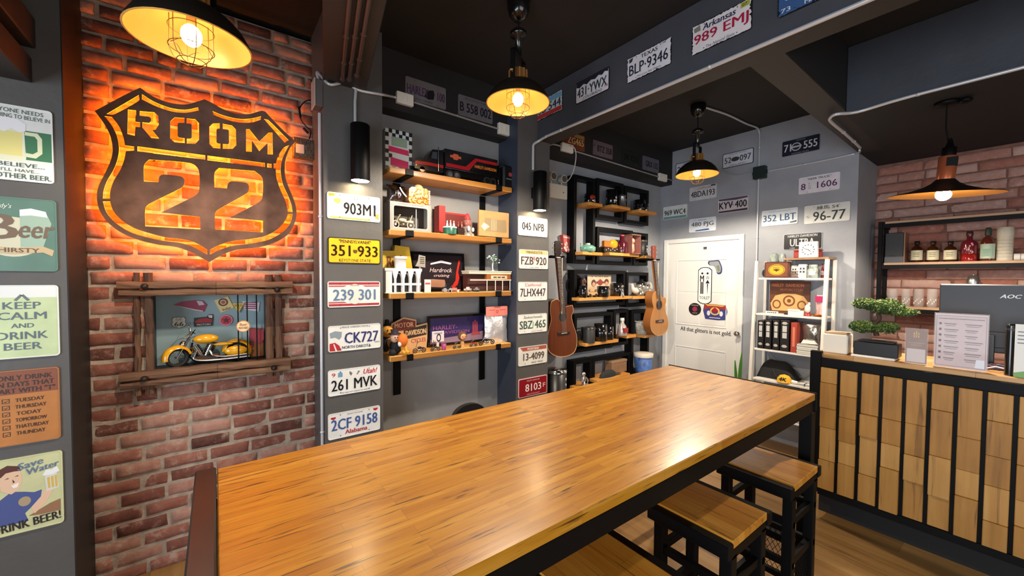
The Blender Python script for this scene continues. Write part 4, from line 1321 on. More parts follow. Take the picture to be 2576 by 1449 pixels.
def pendant(label, x, y, z, ceil, turn, power=130, grp='caged pendant lamps'):
    t = thing('pendant_lamp', label, 'pendant lamp', (x, y, z), turn, grp)
    out = [(0.1725, 0.0), (0.168, 0.018), (0.15, 0.05), (0.122, 0.08), (0.09, 0.103), (0.06, 0.116)]
    MB().shell(out, n=40).build('shade', SHADEM, t)
    MB().shell([(r - 0.003, zz - 0.0015) for r, zz in out], n=40).shell([(0.1725, 0.0), (0.1745, 0.001), (0.1745, -0.002), (0.1695, -0.0015)], n=40).build('shade_lining', GOLD, t)
    m = MB().lathe([(0.062, 0.112), (0.062, 0.12), (0.05, 0.124), (0.047, 0.175), (0.03, 0.182), (0.0, 0.182)], n=20)
    for k in range(12):
        a = 2 * PI * k / 12
        m.M = Matrix.Rotation(a, 4, 'Z')
        m.box(0.046, 0.053, -0.003, 0.003, 0.124, 0.174)
    m.M = None
    m.build('socket', BRASS, t)
    m = MB()
    m.box(-0.086, -0.078, -0.012, 0.012, 0.105, 0.255).box(0.078, 0.086, -0.012, 0.012, 0.105, 0.255).box(-0.086, 0.086, -0.012, 0.012, 0.249, 0.257)
    m.build('yoke', BLACKM, t)
    for s in (-1, 1):
        MB().cyl((s * 0.05, 0, 0.135), (s * 0.098, 0, 0.135), 0.005, n=8).ell((s * 0.1, 0, 0.135), (0.008, 0.012, 0.006), 8, 6).build('wing_bolt', BRASS, t)
    MB().lathe([(0.018, 0.25), (0.018, 0.355), (0.044, 0.362), (0.046, 0.38), (0.03, 0.395), (0.008, 0.4), (0.0, 0.4)], n=18).build('stem', BLACKG, t)
    H = ceil - z
    MB().tube([(0, 0, 0.39), (0.003, 0, 0.43), (-0.003, 0, H - 0.11), (0, 0, H - 0.07)], 0.004, 6).build('flex', BLACKM, t)
    MB().lathe([(0.0, H - 0.105), (0.03, H - 0.1), (0.052, H - 0.075), (0.062, H - 0.04), (0.063, H), (0, H)], n=24).build('ceiling_rose', BLACKG, t)
    m = MB()
    for k in range(3):
        a = PI * k / 3
        pts = [(0.062, 0.085), (0.062, -0.03), (0.052, -0.055), (0.03, -0.075), (0, -0.082)]
        path = [(r * math.cos(a), r * math.sin(a), zz) for r, zz in pts] + [(-r * math.cos(a), -r * math.sin(a), zz) for r, zz in reversed(pts[:-1])]
        m.tube(path, 0.0013, 5)
    for r, zz in ((0.063, 0.04), (0.063, -0.025), (0.04, -0.068)):
        m.tube([(r * math.cos(2 * PI * i / 24), r * math.sin(2 * PI * i / 24), zz) for i in range(24)], 0.0013, 5, True)
    for k in range(4):      # petals of wire at the foot of the cage
        a = 2 * PI * k / 4 + .4
        m.tube(bez([(0.06 * math.cos(a - .7), 0.06 * math.sin(a - .7), -0.03), (0.045 * math.cos(a), 0.045 * math.sin(a), -.012), (0.06 * math.cos(a + .7), 0.06 * math.sin(a + .7), -0.03)], 5), 0.001, 4)
    m.ell((0, 0, -0.083), (0.008, 0.008, 0.004), 8, 5)
    m.build('cage', WIREM, t)
    MB().ell((0, 0, 0.02), (0.03, 0.03, 0.036), 14, 9).build('bulb', BULB, t)
    MB().lathe([(0.014, 0.115), (0.014, 0.05), (0.01, 0.045)], n=12).build('bulb_cap', BRASS, t)
    downlight(t, -0.094, power)
    return t



def downlight(t, z, power, cone=166):
    l = bpy.data.lights.new('bulb_light', 'SPOT')
    l.energy = power
    l.color = (1.0, 0.86, 0.68)
    l.spot_size = math.radians(cone)
    l.spot_blend = 0.25
    l.shadow_soft_size = 0.03
    o = bpy.data.objects.new('bulb_light', l)
    COL.objects.link(o)
    o.parent = t
    o.location = (0, 0, z)


q = px(482, 105, y=1.76)
pendant('caged pendant lamp hanging in front of the brick wall', q.x, 1.76, q.z, ZC, 0.75, 42)
q = px(1303, 260, y=1.745)
pendant('caged pendant lamp hanging before the second pillar', q.x, 1.745, q.z, ZC, 0.55, 95)
pendant('caged pendant lamp hanging in front of the toilet door wall', 3.365, 1.812, 2.487, ZC, 0.2, 95)

# wide flat pendant over the bar
q = px(2373, 490, y=.36)
t = thing('pendant_lamp', 'wide flat black pendant with copper neck above the bar', 'pendant lamp', (q.x, .36, q.z), 0)
m = MB()
m.M = Matrix.Rotation(math.radians(4), 4, 'X') @ Matrix.Rotation(math.radians(-3), 4, 'Y')
out = [(0.25, 0.0), (0.235, 0.004), (0.16, 0.022), (0.095, 0.045), (0.06, 0.068), (0.04, 0.092)]
m.shell(out, n=48).build('shade', SHADEM, t)
m2 = MB(); m2.M = m.M
m2.shell([(r - 0.002, z - 0.002) for r, z in out], n=48).build('shade_lining', GOLD, t)
m2 = MB(); m2.M = m.M
m2.lathe([(0.041, 0.09), (0.041, 0.225), (0.036, 0.228), (0.0, 0.228)], n=24).build('neck', COPPER, t)
m2 = MB(); m2.M = m.M
m2.box(-0.043, -0.005, -0.043, 0.0, 0.165, 0.215).lathe([(0.032, 0.225), (0.032, 0.275), (0.02, 0.28), (0.006, 0.33)], n=16).build('socket', BLACKM, t)
MB().tube([(0, -0.012, 0.31), (0.001, 0, 0.4), (0, 0, 2.655 - q.z - 0.02)], 0.0035, 6).build('flex', BLACKM, t)
MB().lathe([(0, 2.655 - q.z - 0.025), (0.05, 2.655 - q.z - 0.022), (0.055, 2.655 - q.z), (0, 2.655 - q.z)], n=20).ell((0.0, -0.075, 2.655 - q.z - 0.018), (0.035, 0.03, 0.017), 12, 6).build('ceiling_rose', BLACKM, t)
MB().ell((0, 0, 0.0), (0.036, 0.036, 0.036), 14, 9).build('bulb', BULB, t)
downlight(t, -0.04, 105)

SPOT_E = mat('spot_lens', (255, 240, 215), 0.3, emit=((255, 226, 176), 70.0))


def wall_spot(label, x, yc, z0, z1, r):
    t = thing('wall_spotlight', label, 'spotlight', (x, yc, z0), 0, 'cylinder spotlights on the pillars')
    h = z1 - z0
    m = MB().lathe([(r - .006, .004), (r - 0.001, 0.0), (r, 0.003), (r, h - .004), (r - .004, h), (0, h)], n=32)
    m.build('body', BLACKM, t)
    MB().lathe([(0, 0.0035), (r - 0.005, 0.0035), (r - .005, 0.001)], n=28).build('lens', SPOT_E, t)
    MB().box(-0.03, 0.03, r - 0.008, YP - yc, h * .35, h * .62, 0.003).build('bracket', BLACKM, t)
    l = bpy.data.lights.new('spot_beam', 'SPOT')
    l.energy = 1.3
    l.color = (1.0, 0.86, 0.64)
    l.spot_size = math.radians(118)
    l.spot_blend = 0.6
    l.shadow_soft_size = 0.03
    o = bpy.data.objects.new('spot_beam', l)
    COL.objects.link(o)
    o.parent = t
    o.location = (0, 0, -0.012)
    return t


wall_spot('black cylinder spotlight on the first pillar', 0.686, 2.405, 2.142, 2.47, 0.054)
wall_spot('black cylinder spotlight on the second pillar', 2.076, 2.405, 2.118, 2.425, 0.054)

# ------------------------------------------------------------------ conduits, boxes and cables
def conduit(label, pts, r=0.01, m=None, clips=(), name='conduit', cat='conduit', smooth=4, grp=None):
    o = MB().tube(bez(pts, smooth) if smooth else pts, r, 10).build(name, m or GALV)
    tag(o, label, cat, grp)
    for c in clips:
        MB().ell(c, (r * 1.45, r * 1.45, r * 1.1), 10, 6).build('clip', m or GALV, o)
    return o


xs = X1A - 0.011
a, b = px(804, 285, x=xs), px(807, 1108, x=xs)
yy = a.y
conduit('bright vertical conduit beside the first pillar', [(xs, yy, a.z), (xs, yy, 1.6), (xs, yy, 0.02)], 0.0095, None, [(xs, yy, 1.93), (xs, yy, 0.66)], smooth=0)
jb = thing('junction_box', 'grey junction box on the corner of the first pillar', 'junction box', (xs, yy, px(797, 252, x=xs).z), 0)
MB().box(-0.028, 0.011, -0.045, 0.045, -0.075, 0.075, 0.004).build('case', C((96, 94, 94), .4, .2), jb)
MB().box(-0.036, -0.028, -0.048, 0.048, -0.078, 0.078, 0.003).build('cover', C((168, 164, 158), .4), jb)
zc_ = 2.683
bm = lambda u, v: px(u, v, z=zc_)
yq = YP - 0.012
conduit('bright conduit curving from the junction box to the beam', [(xs, yy, jb.location.z + .075), (xs - .01, yy, jb.location.z + .13), (X1A + .03, yq, 2.682), px(860, 208, y=yq)], 0.0085, None, (), smooth=6)
for lb, (u0, v0), (u1, v1) in (('first of three dark conduits under the beam, beside its brown edge', (861, 205), (880, 0)), ('middle of three dark conduits under the beam', (878, 205), (906, 0)), ('third of three dark conduits under the beam, running to the spotlight', (897, 195), (930, 0))):
    p0, p1 = bm(u0, v0), bm(u1, v1)
    p0 = Vector((p0.x, min(p0.y, YP - 0.02), zc_ + 0.006)); p1 = Vector((p1.x, p1.y, zc_ + 0.006))
    d = (p1 - p0)
    conduit(lb, [p0, p0 + d * 1.0, p0 + d * 1.12], 0.0105, DCOND, [p0 + d * .03, p0 + d * .28, p0 + d * .62], smooth=0)
sxp = px(893, 250, y=yq)
conduit('short bright conduit dropping to the spotlight on the first pillar', [px(897, 198, y=yq), (sxp.x, yq, 2.62), (sxp.x, yq, 2.44)], 0.0085, None, [(sxp.x, yq, 2.49)], smooth=0)
fz = 2.605
conduit('bright conduit from the beam to the alcove fascia', [px(876, 205, y=yq), px(900, 226, y=yq), px(962, 238, y=yq), px(985, 243, y=fz), px(1003, 247, y=fz)], 0.0085, None, (), smooth=5)


def small_box(label, u0, u1, v0, v1, y, d=0.03):
    a, b = px(u0, (v0 + v1) / 2, y=y), px(u1, (v0 + v1) / 2, y=y)
    um = (u0 + u1) / 2
    z1, z0 = px(um, v0, y=y).z, px(um, v1, y=y).z
    t = thing('junction_box', label, 'junction box', ((a.x + b.x) / 2, y, (z0 + z1) / 2), 0)
    w, h = (b.x - a.x) / 2, (z1 - z0) / 2
    MB().box(-w, w, 0, d, -h, h, 0.003).build('case', IVORY, t)
    MB().box(-w * .2, w * .2, -0.003, 0, -h * .5, h * .5, 0.001).build('switch', IVORY, t)
    return t


b1 = small_box('white surface box on the alcove fascia under the dim motorcycle plate', 999, 1041, 233, 262, 2.585)
b2 = small_box('white surface box behind the pendant at the end of the alcove fascia', 1256, 1287, 311, 339, 2.585)
conduit('pale thin conduit along the alcove fascia', [px(1041, 257, y=2.606), px(1256, 325, y=2.606)], 0.0075, C((140, 138, 136), .4), [px(1150, 291, y=2.606)], smooth=0)
b3 = small_box('white surface box at the start of the guitar wall fascia', 1415, 1443, 361, 382, 2.625)
b4 = small_box('white surface box at the end of the guitar wall fascia', 1660, 1679, 437, 455, 2.625)
conduit('pale thin conduit along the guitar wall fascia', [px(1443, 379, y=2.646), px(1661, 446, y=2.646)], 0.0075, C((140, 138, 136), .4), [px(1560, 415, y=2.646)], smooth=0)
conduit('short pale conduit between pillar and guitar wall fascia box', [px(1382, 366, y=2.6), px(1392, 363, y=2.63), px(1416, 369, y=2.64)], 0.0075, C((150, 148, 146), .4))
conduit('pale cable from fascia box to the toilet wall', [px(1679, 450, y=2.63), px(1692, 454, y=2.64), (XD - 0.012, 2.6, px(1700, 452, x=XD).z), px(1800, 428, x=XD - .01), px(1838, 438, x=XD - .01), px(1860, 440, x=XD - .01), px(1899, 432, x=XD - .01)], 0.005, C((150, 158, 166), .4))
conduit('white cable looping from fascia box to the emergency light', [px(1436, 366, y=2.61), px(1446, 374, y=2.62), px(1449, 395, y=2.64), px(1444, 425, y=2.68), px(1434, 448, y=2.72), px(1422, 460, y=2.75)], 0.005, C((190, 188, 184), .4), name='cable', cat='cable')

# long conduit along the plate beam
xb = 2.104
ya = 2.44
q0 = px(1341, 392, y=YP - .012)
conduit('long bright conduit along the lower edge of the plate beam', [(q0.x, YP - .012, 2.45), (q0.x, YP - .012, 2.60), (q0.x + .004, YP - .014, 2.655), (q0.x + .05, YP - .03, 2.69), (xb, 2.36, 2.70), (xb, 2.28, 2.70), (xb, 1.2, 2.70), (xb, 0.9, 2.70), (xb, -0.5, 2.70), (xb, -2.5, 2.70)], 0.0105, None, [(xb, 1.075, 2.70), (xb, 2.2, 2.70)], smooth=5)
# toilet wall
xd = XD - 0.011
v = [px(1770, 297, z=ZC - .012)]
yv = px(1907, 500, x=xd).y
cpts = [(3.435, 1.785, ZC - .012), (3.75, 1.74, ZC - .012), (4.1, yv + .02, ZC - .012), (4.28, yv, ZC - .014), (xd - .012, yv, ZC - .04), (xd, yv, ZC - .1), (xd, yv, 2.7), (xd, yv, 1.5), (xd, yv, .1)]
conduit('bright conduit from the pendant rose down the toilet wall', cpts, 0.0095, None, [(xd, yv, 2.0), (xd, yv, 2.9)], smooth=6)
jq = px(1913, 435, x=XD - .02)
jb = thing('junction_box', 'dark green junction box on the toilet wall', 'junction box', (XD - .001, jq.y, jq.z), -PI / 2)
MB().box(-0.055, 0.055, -0.06, 0, -0.06, 0.06, 0.004).build('case', C((18, 34, 32), .5), jb)
for s in (-1, 1):
    MB().cyl((s * .055, -.03, 0), (s * .065, -.03, 0), 0.016, n=12).build('gland', C((18, 34, 32), .5), jb)
conduit('thin conduit rising from the green box to the cross beam', [px(1929, 431, x=xd), px(2050, 408, x=xd), px(2140, 389, x=xd), px(2150, 386, x=xd), (xd - .05, 0.925, 2.648), (xd - .12, .91, 2.645)], 0.008, None, [px(2025, 413, x=xd)], smooth=5)
ze = 2.643
conduit('bright conduit turning under the cross beam and along the bar ceiling edge', [px(2164, 372, z=ze), px(2150, 358, z=ze), px(2122, 333, z=ze), px(2092, 308, z=ze), px(2088, 297, z=ze), px(2105, 287, z=ze), (3.29, .72, ze + .01), (3.287, .5, ze + .02), (3.287, 0, ze + .02), (3.287, -2.4, ze + .02)], 0.0095, None, [px(2122, 333, z=ze), px(2148, 356, z=ze), (3.287, .45, ze + .02)], smooth=5)

# emergency light
a, b = px(1384, 482, y=2.74), px(1428, 482, y=2.74)
z1, z0 = px(1406, 463, y=2.74).z, px(1406, 499, y=2.74).z
t = thing('emergency_light', 'ivory twin-head emergency light between second pillar and guitar wall frames', 'emergency light', ((a.x + b.x) / 2, 2.74, z0), 0)
w, h = (b.x - a.x) / 2, z1 - z0
MB().box(-w, w, 0, 0.059, 0, h, 0.006).build('case', IVORY, t)
MB().cyl((w * .5, -0.003, h * .45), (w * .5, 0.002, h * .45), 0.006, n=10).build('test_button', CHROME, t)
for s, zz in ((-.68, .062), (.52, .055)):
    hd = MB().cyl((s * w, 0.03, h), (s * w, 0.03, h + .02), 0.008, n=8).lathe([(0, 0), (.035, 0), (.035, .03), (.02, .045), (0, .045)], (0, 0, 0), 18)
    hd = MB().cyl((s * w, 0.03, h - .002), (s * w, 0.03, h + .025), 0.008, n=8).cyl((s * w, -0.01, h + zz), (s * w, 0.05, h + zz), 0.038, 0.03, n=18).build('lamp_head', IVORY, t)
    MB().cyl((s * w, -0.012, h + zz), (s * w, -0.0095, h + zz), 0.032, n=18).build('reflector', C((140, 136, 126), .15, .6), hd)


# ------------------------------------------------------------------ tin signs beside the brick wall
def ext(u0, u1, v0, v1, y=None, x=None):
    """Middle, half-width, z0, z1 of a pixel box on a wall plane."""
    um, vm = (u0 + u1) / 2, (v0 + v1) / 2
    a, b = px(u0, vm, x=x, y=y), px(u1, vm, x=x, y=y)
    z1, z0 = px(um, v0, x=x, y=y).z, px(um, v1, x=x, y=y).z
    if y is not None:
        return (a.x + b.x) / 2, (b.x - a.x) / 2, z0, z1
    return (a.y + b.y) / 2, (a.y - b.y) / 2, z0, z1


def tin(label, ur, v0, v1, bg, rim=None, w=0.2):
    r = px(ur, (v0 + v1) / 2, y=YP).x
    z1, z0 = px(ur, v0, y=YP).z, px(ur, v1, y=YP).z
    h = (z1 - z0) / 2
    a = w / 2
    m = mat('tin_%d_%d_%d' % bg, bg, 0.35, 0.1, var=(9, 0.12))
    t = MB().prism(rrect(-a, a, -h, h, 0.012), -0.002, 0.003).build('tin_sign', m, None, (r - a, YP - 0.0035, (z0 + z1) / 2))
    tag(t, label, 'sign', 'tin signs on the grey wall')
    ring(rrect(-a, a, -h, h, 0.012), rrect(-a + .004, a - .004, -h + .004, h - .004, 0.009), -0.0034, 0, MB()).build('raised_rim', C(rim or bg, .4), t)
    return t, a, h


def P(t, polys, col, k=1, name='print'):
    m = MB()
    for p in polys:
        m.prism(p, -0.002 - 0.0003 * k, -0.0018)
    return m.build(name, C(col, 0.45), t)


def TX(t, rows, col, k=2, name='lettering'):
    m = MB()
    for r in rows:
        kw = r[5] if len(r) > 5 else {}
        m.text(r[0], r[1], r[2], r[3], r[4], -0.002 - 0.0003 * k, depth=.0003, **kw)
    return m.build(name, C(col, 0.5), t)


BO = {'bold': 0.03}
t, a, h = tin('white and green tin sign with a beer mug, highest of the tin signs', 135, 283, 464, (226, 230, 226))
P(t, [[(-a + .004, .055), (a - .004, .055), (a - .004, -.062), (-a + .004, -.062)]], (62, 118, 84))
P(t, [[(-.062, .07), (.022, .072), (.026, -.058), (.02, -.072), (-.058, -.072), (-.062, -.05)]], (222, 226, 200), 2)
P(t, [[(-.054, .045), (.016, .045), (.016, -.05), (-.05, -.05)]], (226, 218, 140), 3)
P(t, [[(-.066, .09), (-.05, .098), (-.02, .1), (.01, .094), (.028, .08), (.026, .052), (.01, .046), (-.01, .058), (-.03, .04), (-.05, .05), (-.066, .06)]], (234, 236, 240), 4)
m = MB(); ring([(.024, .05), (.058, .05), (.07, .03), (.07, -.03), (.052, -.052), (.024, -.05)], [(.024, .036), (.05, .036), (.057, .024), (.057, -.024), (.044, -.036), (.024, -.034)], -.003, -.0018, m); m.build('print', C((218, 224, 190), .4), t)
TX(t, [('EVERYONE NEEDS', -.005, .128, .16, .016), ('SOMETHING TO BELIEVE IN', 0, .106, .185, .016), ('I BELIEVE...', .005, -.085, .14, .016, BO), ("I'LL HAVE...", .01, -.107, .1, .013), ('ANOTHER BEER.', .0, -.13, .185, .02, BO)], (70, 92, 86), 5)
t, a, h = tin('green tin sign with large brown Beer lettering and a tan ribbon', 145, 506, 683, (92, 124, 112))
P(t, [circle(-.02, -.01, .085, 28, .08)], (196, 196, 174))
P(t, [[(.0, .09), (.05, .1), (.075, .08), (.085, .05), (.06, -.05), (.0, -.05)]], (150, 176, 160), 2)
P(t, [[(.0, .1), (.03, .108), (.07, .098), (.075, .075), (.03, .08), (.0, .075)]], (222, 228, 228), 3)
P(t, [[(-.1, -.045), (-.02, -.055), (.06, -.045), (.09, -.06), (.085, -.085), (.06, -.07), (-.02, -.08), (-.1, -.07)]], (190, 168, 132), 4)
TX(t, [('B', -.05, .03, .085, .1, {'bold': .05}), ('eer', .045, .012, .095, .05, {'bold': .04, 'shear': .25})], (110, 92, 76), 5)
TX(t, [('THIRSTY', -.015, -.063, .13, .018, BO)], (96, 80, 64), 6)
TX(t, [("Nobody's", -.06, .11, .08, .022, {'shear': .3})], (222, 226, 216), 5)
t, a, h = tin('pale green tin sign with grey words KEEP CALM AND DRINK BEER', 150, 717, 893, (190, 206, 160), (224, 228, 228))
P(t, [[(-a + .004, h - .004), (a - .004, h - .004), (a - .004, h - .05), (-a + .004, h - .05)]], (220, 224, 224))
P(t, [[(-.022, .088), (-.004, .112), (.002, .106), (-.014, .084)], [(.022, .088), (.004, .112), (-.002, .106), (.014, .084)]], (96, 112, 112), 2)
TX(t, [('KEEP', 0, .066, .1, .028, BO), ('CALM', 0, .024, .13, .03, BO), ('AND', 0, -.016, .06, .018, BO), ('DRINK', 0, -.056, .135, .03, BO), ('BEER', 0, -.1, .1, .028, BO)], (90, 106, 116), 3)
t, a, h = tin('orange brown tin sign listing days with ticked boxes', 152, 921, 1101, (186, 122, 66), (160, 110, 70))
P(t, [[(-a + .003, h - .003), (a - .003, h - .003), (a - .003, .055), (-a + .003, .055)]], (132, 74, 50))
TX(t, [('I ONLY DRINK', 0, .122, .16, .02, BO), ('ON DAYS THAT', 0, .096, .17, .02, BO), ('START WITH "T"', 0, .07, .175, .02, BO)], (54, 40, 32), 3)
TX(t, [(s, .02 + (len(s) - 8) * .002, .03 - .027 * k, .078 + (len(s) - 7) * .006, .015, BO) for k, s in enumerate(('TUESDAY', 'THURSDAY', 'TODAY', 'TOMORROW', 'THATURDAY', 'THUNDAY'))], (66, 40, 22), 3)
m = MB()
for k in range(6):
    zz = .03 - .027 * k
    ring([(-.056, zz - .009), (-.036, zz - .009), (-.036, zz + .009), (-.056, zz + .009)], [(-.054, zz - .007), (-.038, zz - .007), (-.038, zz + .007), (-.054, zz + .007)], -.0028, -.0018, m)
    m.prism([(-.052, zz), (-.047, zz - .006), (-.037, zz + .006), (-.047, zz - .002)], -.0028, -.0018)
m.build('tick_box', C((70, 44, 26), .5), t)
t, a, h = tin('cream tin sign of a man in a blue shirt raising a beer mug', 160, 1130, 1312, (206, 208, 160))
SK = (228, 190, 160)
_P, P = P, (lambda t, polys, *a: _P(t, [[(x * .86 + .010, z) for x, z in q] for q in polys], *a))
P(t, [[(-.1, -.115), (-.1, -.01), (-.06, .02), (-.02, .01), (.01, .0), (.035, .005), (.03, -.03), (0, -.06), (-.02, -.08), (-.01, -.115)]], (72, 86, 142))
P(t, [[(-.1, .1), (-.09, .03), (-.06, .01), (-.035, .025), (-.025, .06), (-.03, .1), (-.06, .11)]], SK, 2)
P(t, [[(-.102, .085), (-.1, .115), (-.07, .13), (-.035, .12), (-.028, .1), (-.05, .102), (-.075, .1), (-.09, .085)]], (88, 46, 38), 3)
P(t, [[(-.06, .045), (-.035, .053), (-.04, .036), (-.052, .033)]], (240, 236, 230), 4)
P(t, [[(-.08, .075), (-.068, .08), (-.066, .076)], [(-.05, .08), (-.038, .084), (-.037, .08)], [(-.055, .07), (-.048, .057), (-.054, .055)]], (70, 40, 34), 4)
P(t, [[(0, -.06), (.03, -.025), (.05, .01), (.06, .035), (.078, .03), (.07, -.01), (.045, -.055), (.01, -.09)]], SK, 2)
P(t, [[(.045, .06), (.085, .07), (.092, .0), (.05, -.008)]], (214, 214, 200), 3)
P(t, [[(.038, .062), (.05, .085), (.068, .08), (.085, .092), (.094, .07), (.07, .06)]], (234, 236, 238), 4)
m = MB()
for k in range(3):
    m.prism([((a_ + .012 * k) * .86 + .010, b_) for a_, b_ in ((.053, .05 + .002 * k), (.061, .052 + .002 * k), (.063, .006), (.056, .004))], -.0032, -.0018)
m.build('print', C((214, 180, 90), .4), t)
P(t, [circle(-.02, -.03, .02, 14)], (170, 150, 120), 3)
P(t, [[(-.01, -.095), (.02, -.08), (.06, -.06), (.095, -.05), (.095, -.1), (.03, -.1)]], (150, 110, 80), 1)
P = _P
TX(t, [('Save', .01, .122, .07, .028, {'shear': .2, 'bold': .03, 'rot': .2}), ('Water', .045, .098, .09, .026, {'shear': .2, 'bold': .03, 'rot': .2})], (96, 116, 150), 5)
TX(t, [('DRINK BEER!', -.002, -.122, .185, .034, {'bold': .03, 'rot': .06})], (36, 30, 28), 5)

# ------------------------------------------------------------------ alcove shelf rack
SH = [2.286, 1.887, 1.475, 1.066]
t = thing('wall_shelf', 'four-tier honey pine shelf on black steel uprights filling the alcove', 'shelf', (1.385, YA, 0.74))
for x0, x1 in ((0.999, 1.052), (1.715, 1.768)):
    MB().box(x0 - 1.385, x1 - 1.385, -0.012, -0.001, 0, 1.50, 0.002).build('upright', BLACKM, t)
for k, z in enumerate(SH):
    zz = z - .74
    MB().box(.893 - 1.385, 1.868 - 1.385, 2.497 - YA, -.013, zz - .036, zz, 0.004).build('shelf_board', SHELFW, t)
    for x0, x1 in ((.999, 1.052), (1.715, 1.768)):
        if k == 3: x0, x1 = (x0 + .007, x1 - .004)
        m = MB()
        m.box(x0 - 1.385, x1 - 1.385, 2.490 - YA, -.012, zz - .041, zz - .0365)
        m.box(x0 - 1.385, x1 - 1.385, 2.490 - YA, 2.4965 - YA, zz - .041, zz + .002)
        m.build('bracket', BLACKM, t)

# ---- things on the shelves
def prop(name, label, cat, u0, u1, v0, v1, y, zs=None, group=None):
    cx, w, z0, z1 = ext(u0, u1, v0, v1, y=y)
    zb_ = z0 if zs is None else zs + .0005
    return thing(name, label, cat, (cx, y, zb_), 0, group), w, z1 - zb_


# top tier
t, w, h = prop('checkered_tin', 'tin box with checkered border and pink banner on the top alcove shelf', 'tin', 969, 1037, 328, 418, 2.585, SH[0])
MB().box(-w, w, 0, .05, 0, h, .003).build('tin_body', C((206, 214, 214), .4), t)
m = MB()
n = 8
for i in range(n):
    for j in range(10):
        if (i + j) % 2 == 0 and (i in (0, n - 1) or j in (0, 9) or (i == 1 and j % 3 == 0) or j == 8):
            x0, z0 = -w + 2 * w * i / n, h * j / 10
            m.box(x0, x0 + 2 * w / n, -.0006, 0, z0, z0 + h / 10)
m.build('checker_pattern', C((20, 26, 30), .4), t)
MB().prism([(-.55 * w, .82 * h), (.6 * w, .82 * h), (.6 * w, .6 * h), (-.55 * w, .6 * h)], -.0012, 0).build('print', C((140, 160, 160)), t)
MB().prism([(-.75 * w, .58 * h), (.7 * w, .55 * h), (.75 * w, .42 * h), (-.75 * w, .45 * h)], -.0018, 0).prism([(-.62 * w, .32 * h), (.7 * w, .27 * h), (.7 * w, .08 * h), (-.62 * w, .12 * h)], -.0018, 0).build('banner', C((206, 36, 92)), t)
MB().text('American', 0, .72 * h, 1.0 * w, .13 * h, -.0012, shear=.3).build('lettering', C((150, 190, 60)), t)

t, w, h = prop('model_truck', 'black and red model semi truck with long box trailer on the top shelf', 'model truck', 1041, 1252, 378, 462, 2.54, SH[0])
BT, RT = C((14, 14, 16), .2, coat=.5), C((178, 26, 32), .25, coat=.4)
u = w / 100.0
hh = h
d = .085
m = MB()
m.prism([(-98 * u, .2 * hh), (-98 * u, .36 * hh), (-88 * u, .46 * hh), (-72 * u, .5 * hh), (-66 * u, .72 * hh), (-60 * u, .86 * hh), (-36 * u, .9 * hh), (-36 * u, .14 * hh), (-98 * u, .14 * hh)], 0, d)
m.build('cab', BT, t)
m = MB().prism([(-97 * u, .38 * hh), (-70 * u, .41 * hh), (-36 * u, .40 * hh), (-36 * u, .30 * hh), (-68 * u, .31 * hh), (-97 * u, .28 * hh)], -.002, d + .002)
m.build('cab_stripe', RT, t)
MB().prism([(-63 * u, .56 * hh), (-60 * u, .78 * hh), (-50 * u, .8 * hh), (-50 * u, .56 * hh)], -.0015, d + .0015).build('cab_window', C((60, 66, 74), .1), t)
MB().cyl((-48 * u, -.006, .16 * hh), (-48 * u, -.006, .96 * hh), .004, n=8).build('exhaust_stack', CHROME, t)
m = MB().box(-33 * u, 99 * u, -.004, d + .004, .34 * hh, .98 * hh, .002)
m.build('trailer', BT, t)
MB().prism([(-30 * u, .38 * hh), (-30 * u, .5 * hh), (16 * u, .5 * hh), (40 * u, .86 * hh), (97 * u, .86 * hh), (97 * u, .76 * hh), (44 * u, .76 * hh), (24 * u, .38 * hh)], -.006, -.004).build('trailer_stripe', RT, t)
MB().prism([(-18 * u, .78 * hh), (-12 * u, .86 * hh), (-4 * u, .86 * hh), (2 * u, .78 * hh), (-4 * u, .66 * hh), (-12 * u, .66 * hh)], -.006, -.004).prism([(-21 * u, .8 * hh), (5 * u, .8 * hh), (5 * u, .72 * hh), (-21 * u, .72 * hh)], -.0064, -.004).build('emblem', C((206, 92, 60)), t)
MB().text('HARLEY-DAVIDSON', 67 * u, .58 * hh, 56 * u, .11 * hh, -.004, bold=.04).build('lettering', C((226, 126, 40)), t)
MB().box(-33 * u, 99 * u, -.005, -.003, .33 * hh, .345 * hh).build('chrome_trim', CHROME, t)
MB().box(-33 * u, 95 * u, .01, d - .01, .15 * hh, .34 * hh).build('chassis', BLACKM, t)
for xx in (-82, -20, -4, 72, 88):
    wl = MB()
    for y0 in (.002, d - .02):
        wl.cyl((xx * u, y0, .15 * hh), (xx * u, y0 + .018, .15 * hh), .15 * hh, n=20)
    wl = MB().cyl((xx * u, .002, .15 * hh), (xx * u, d - .002, .15 * hh), .15 * hh, n=20).build('wheel', RUB, t)
    MB().cyl((xx * u, .000, .15 * hh), (xx * u, .003, .15 * hh), .09 * hh, n=14).build('hub_cap', CHROME, wl)
MB().cyl((-95 * u, -.002, .25 * hh), (-95 * u, .01, .25 * hh), .004, n=8).build('headlamp', CHROME, t)

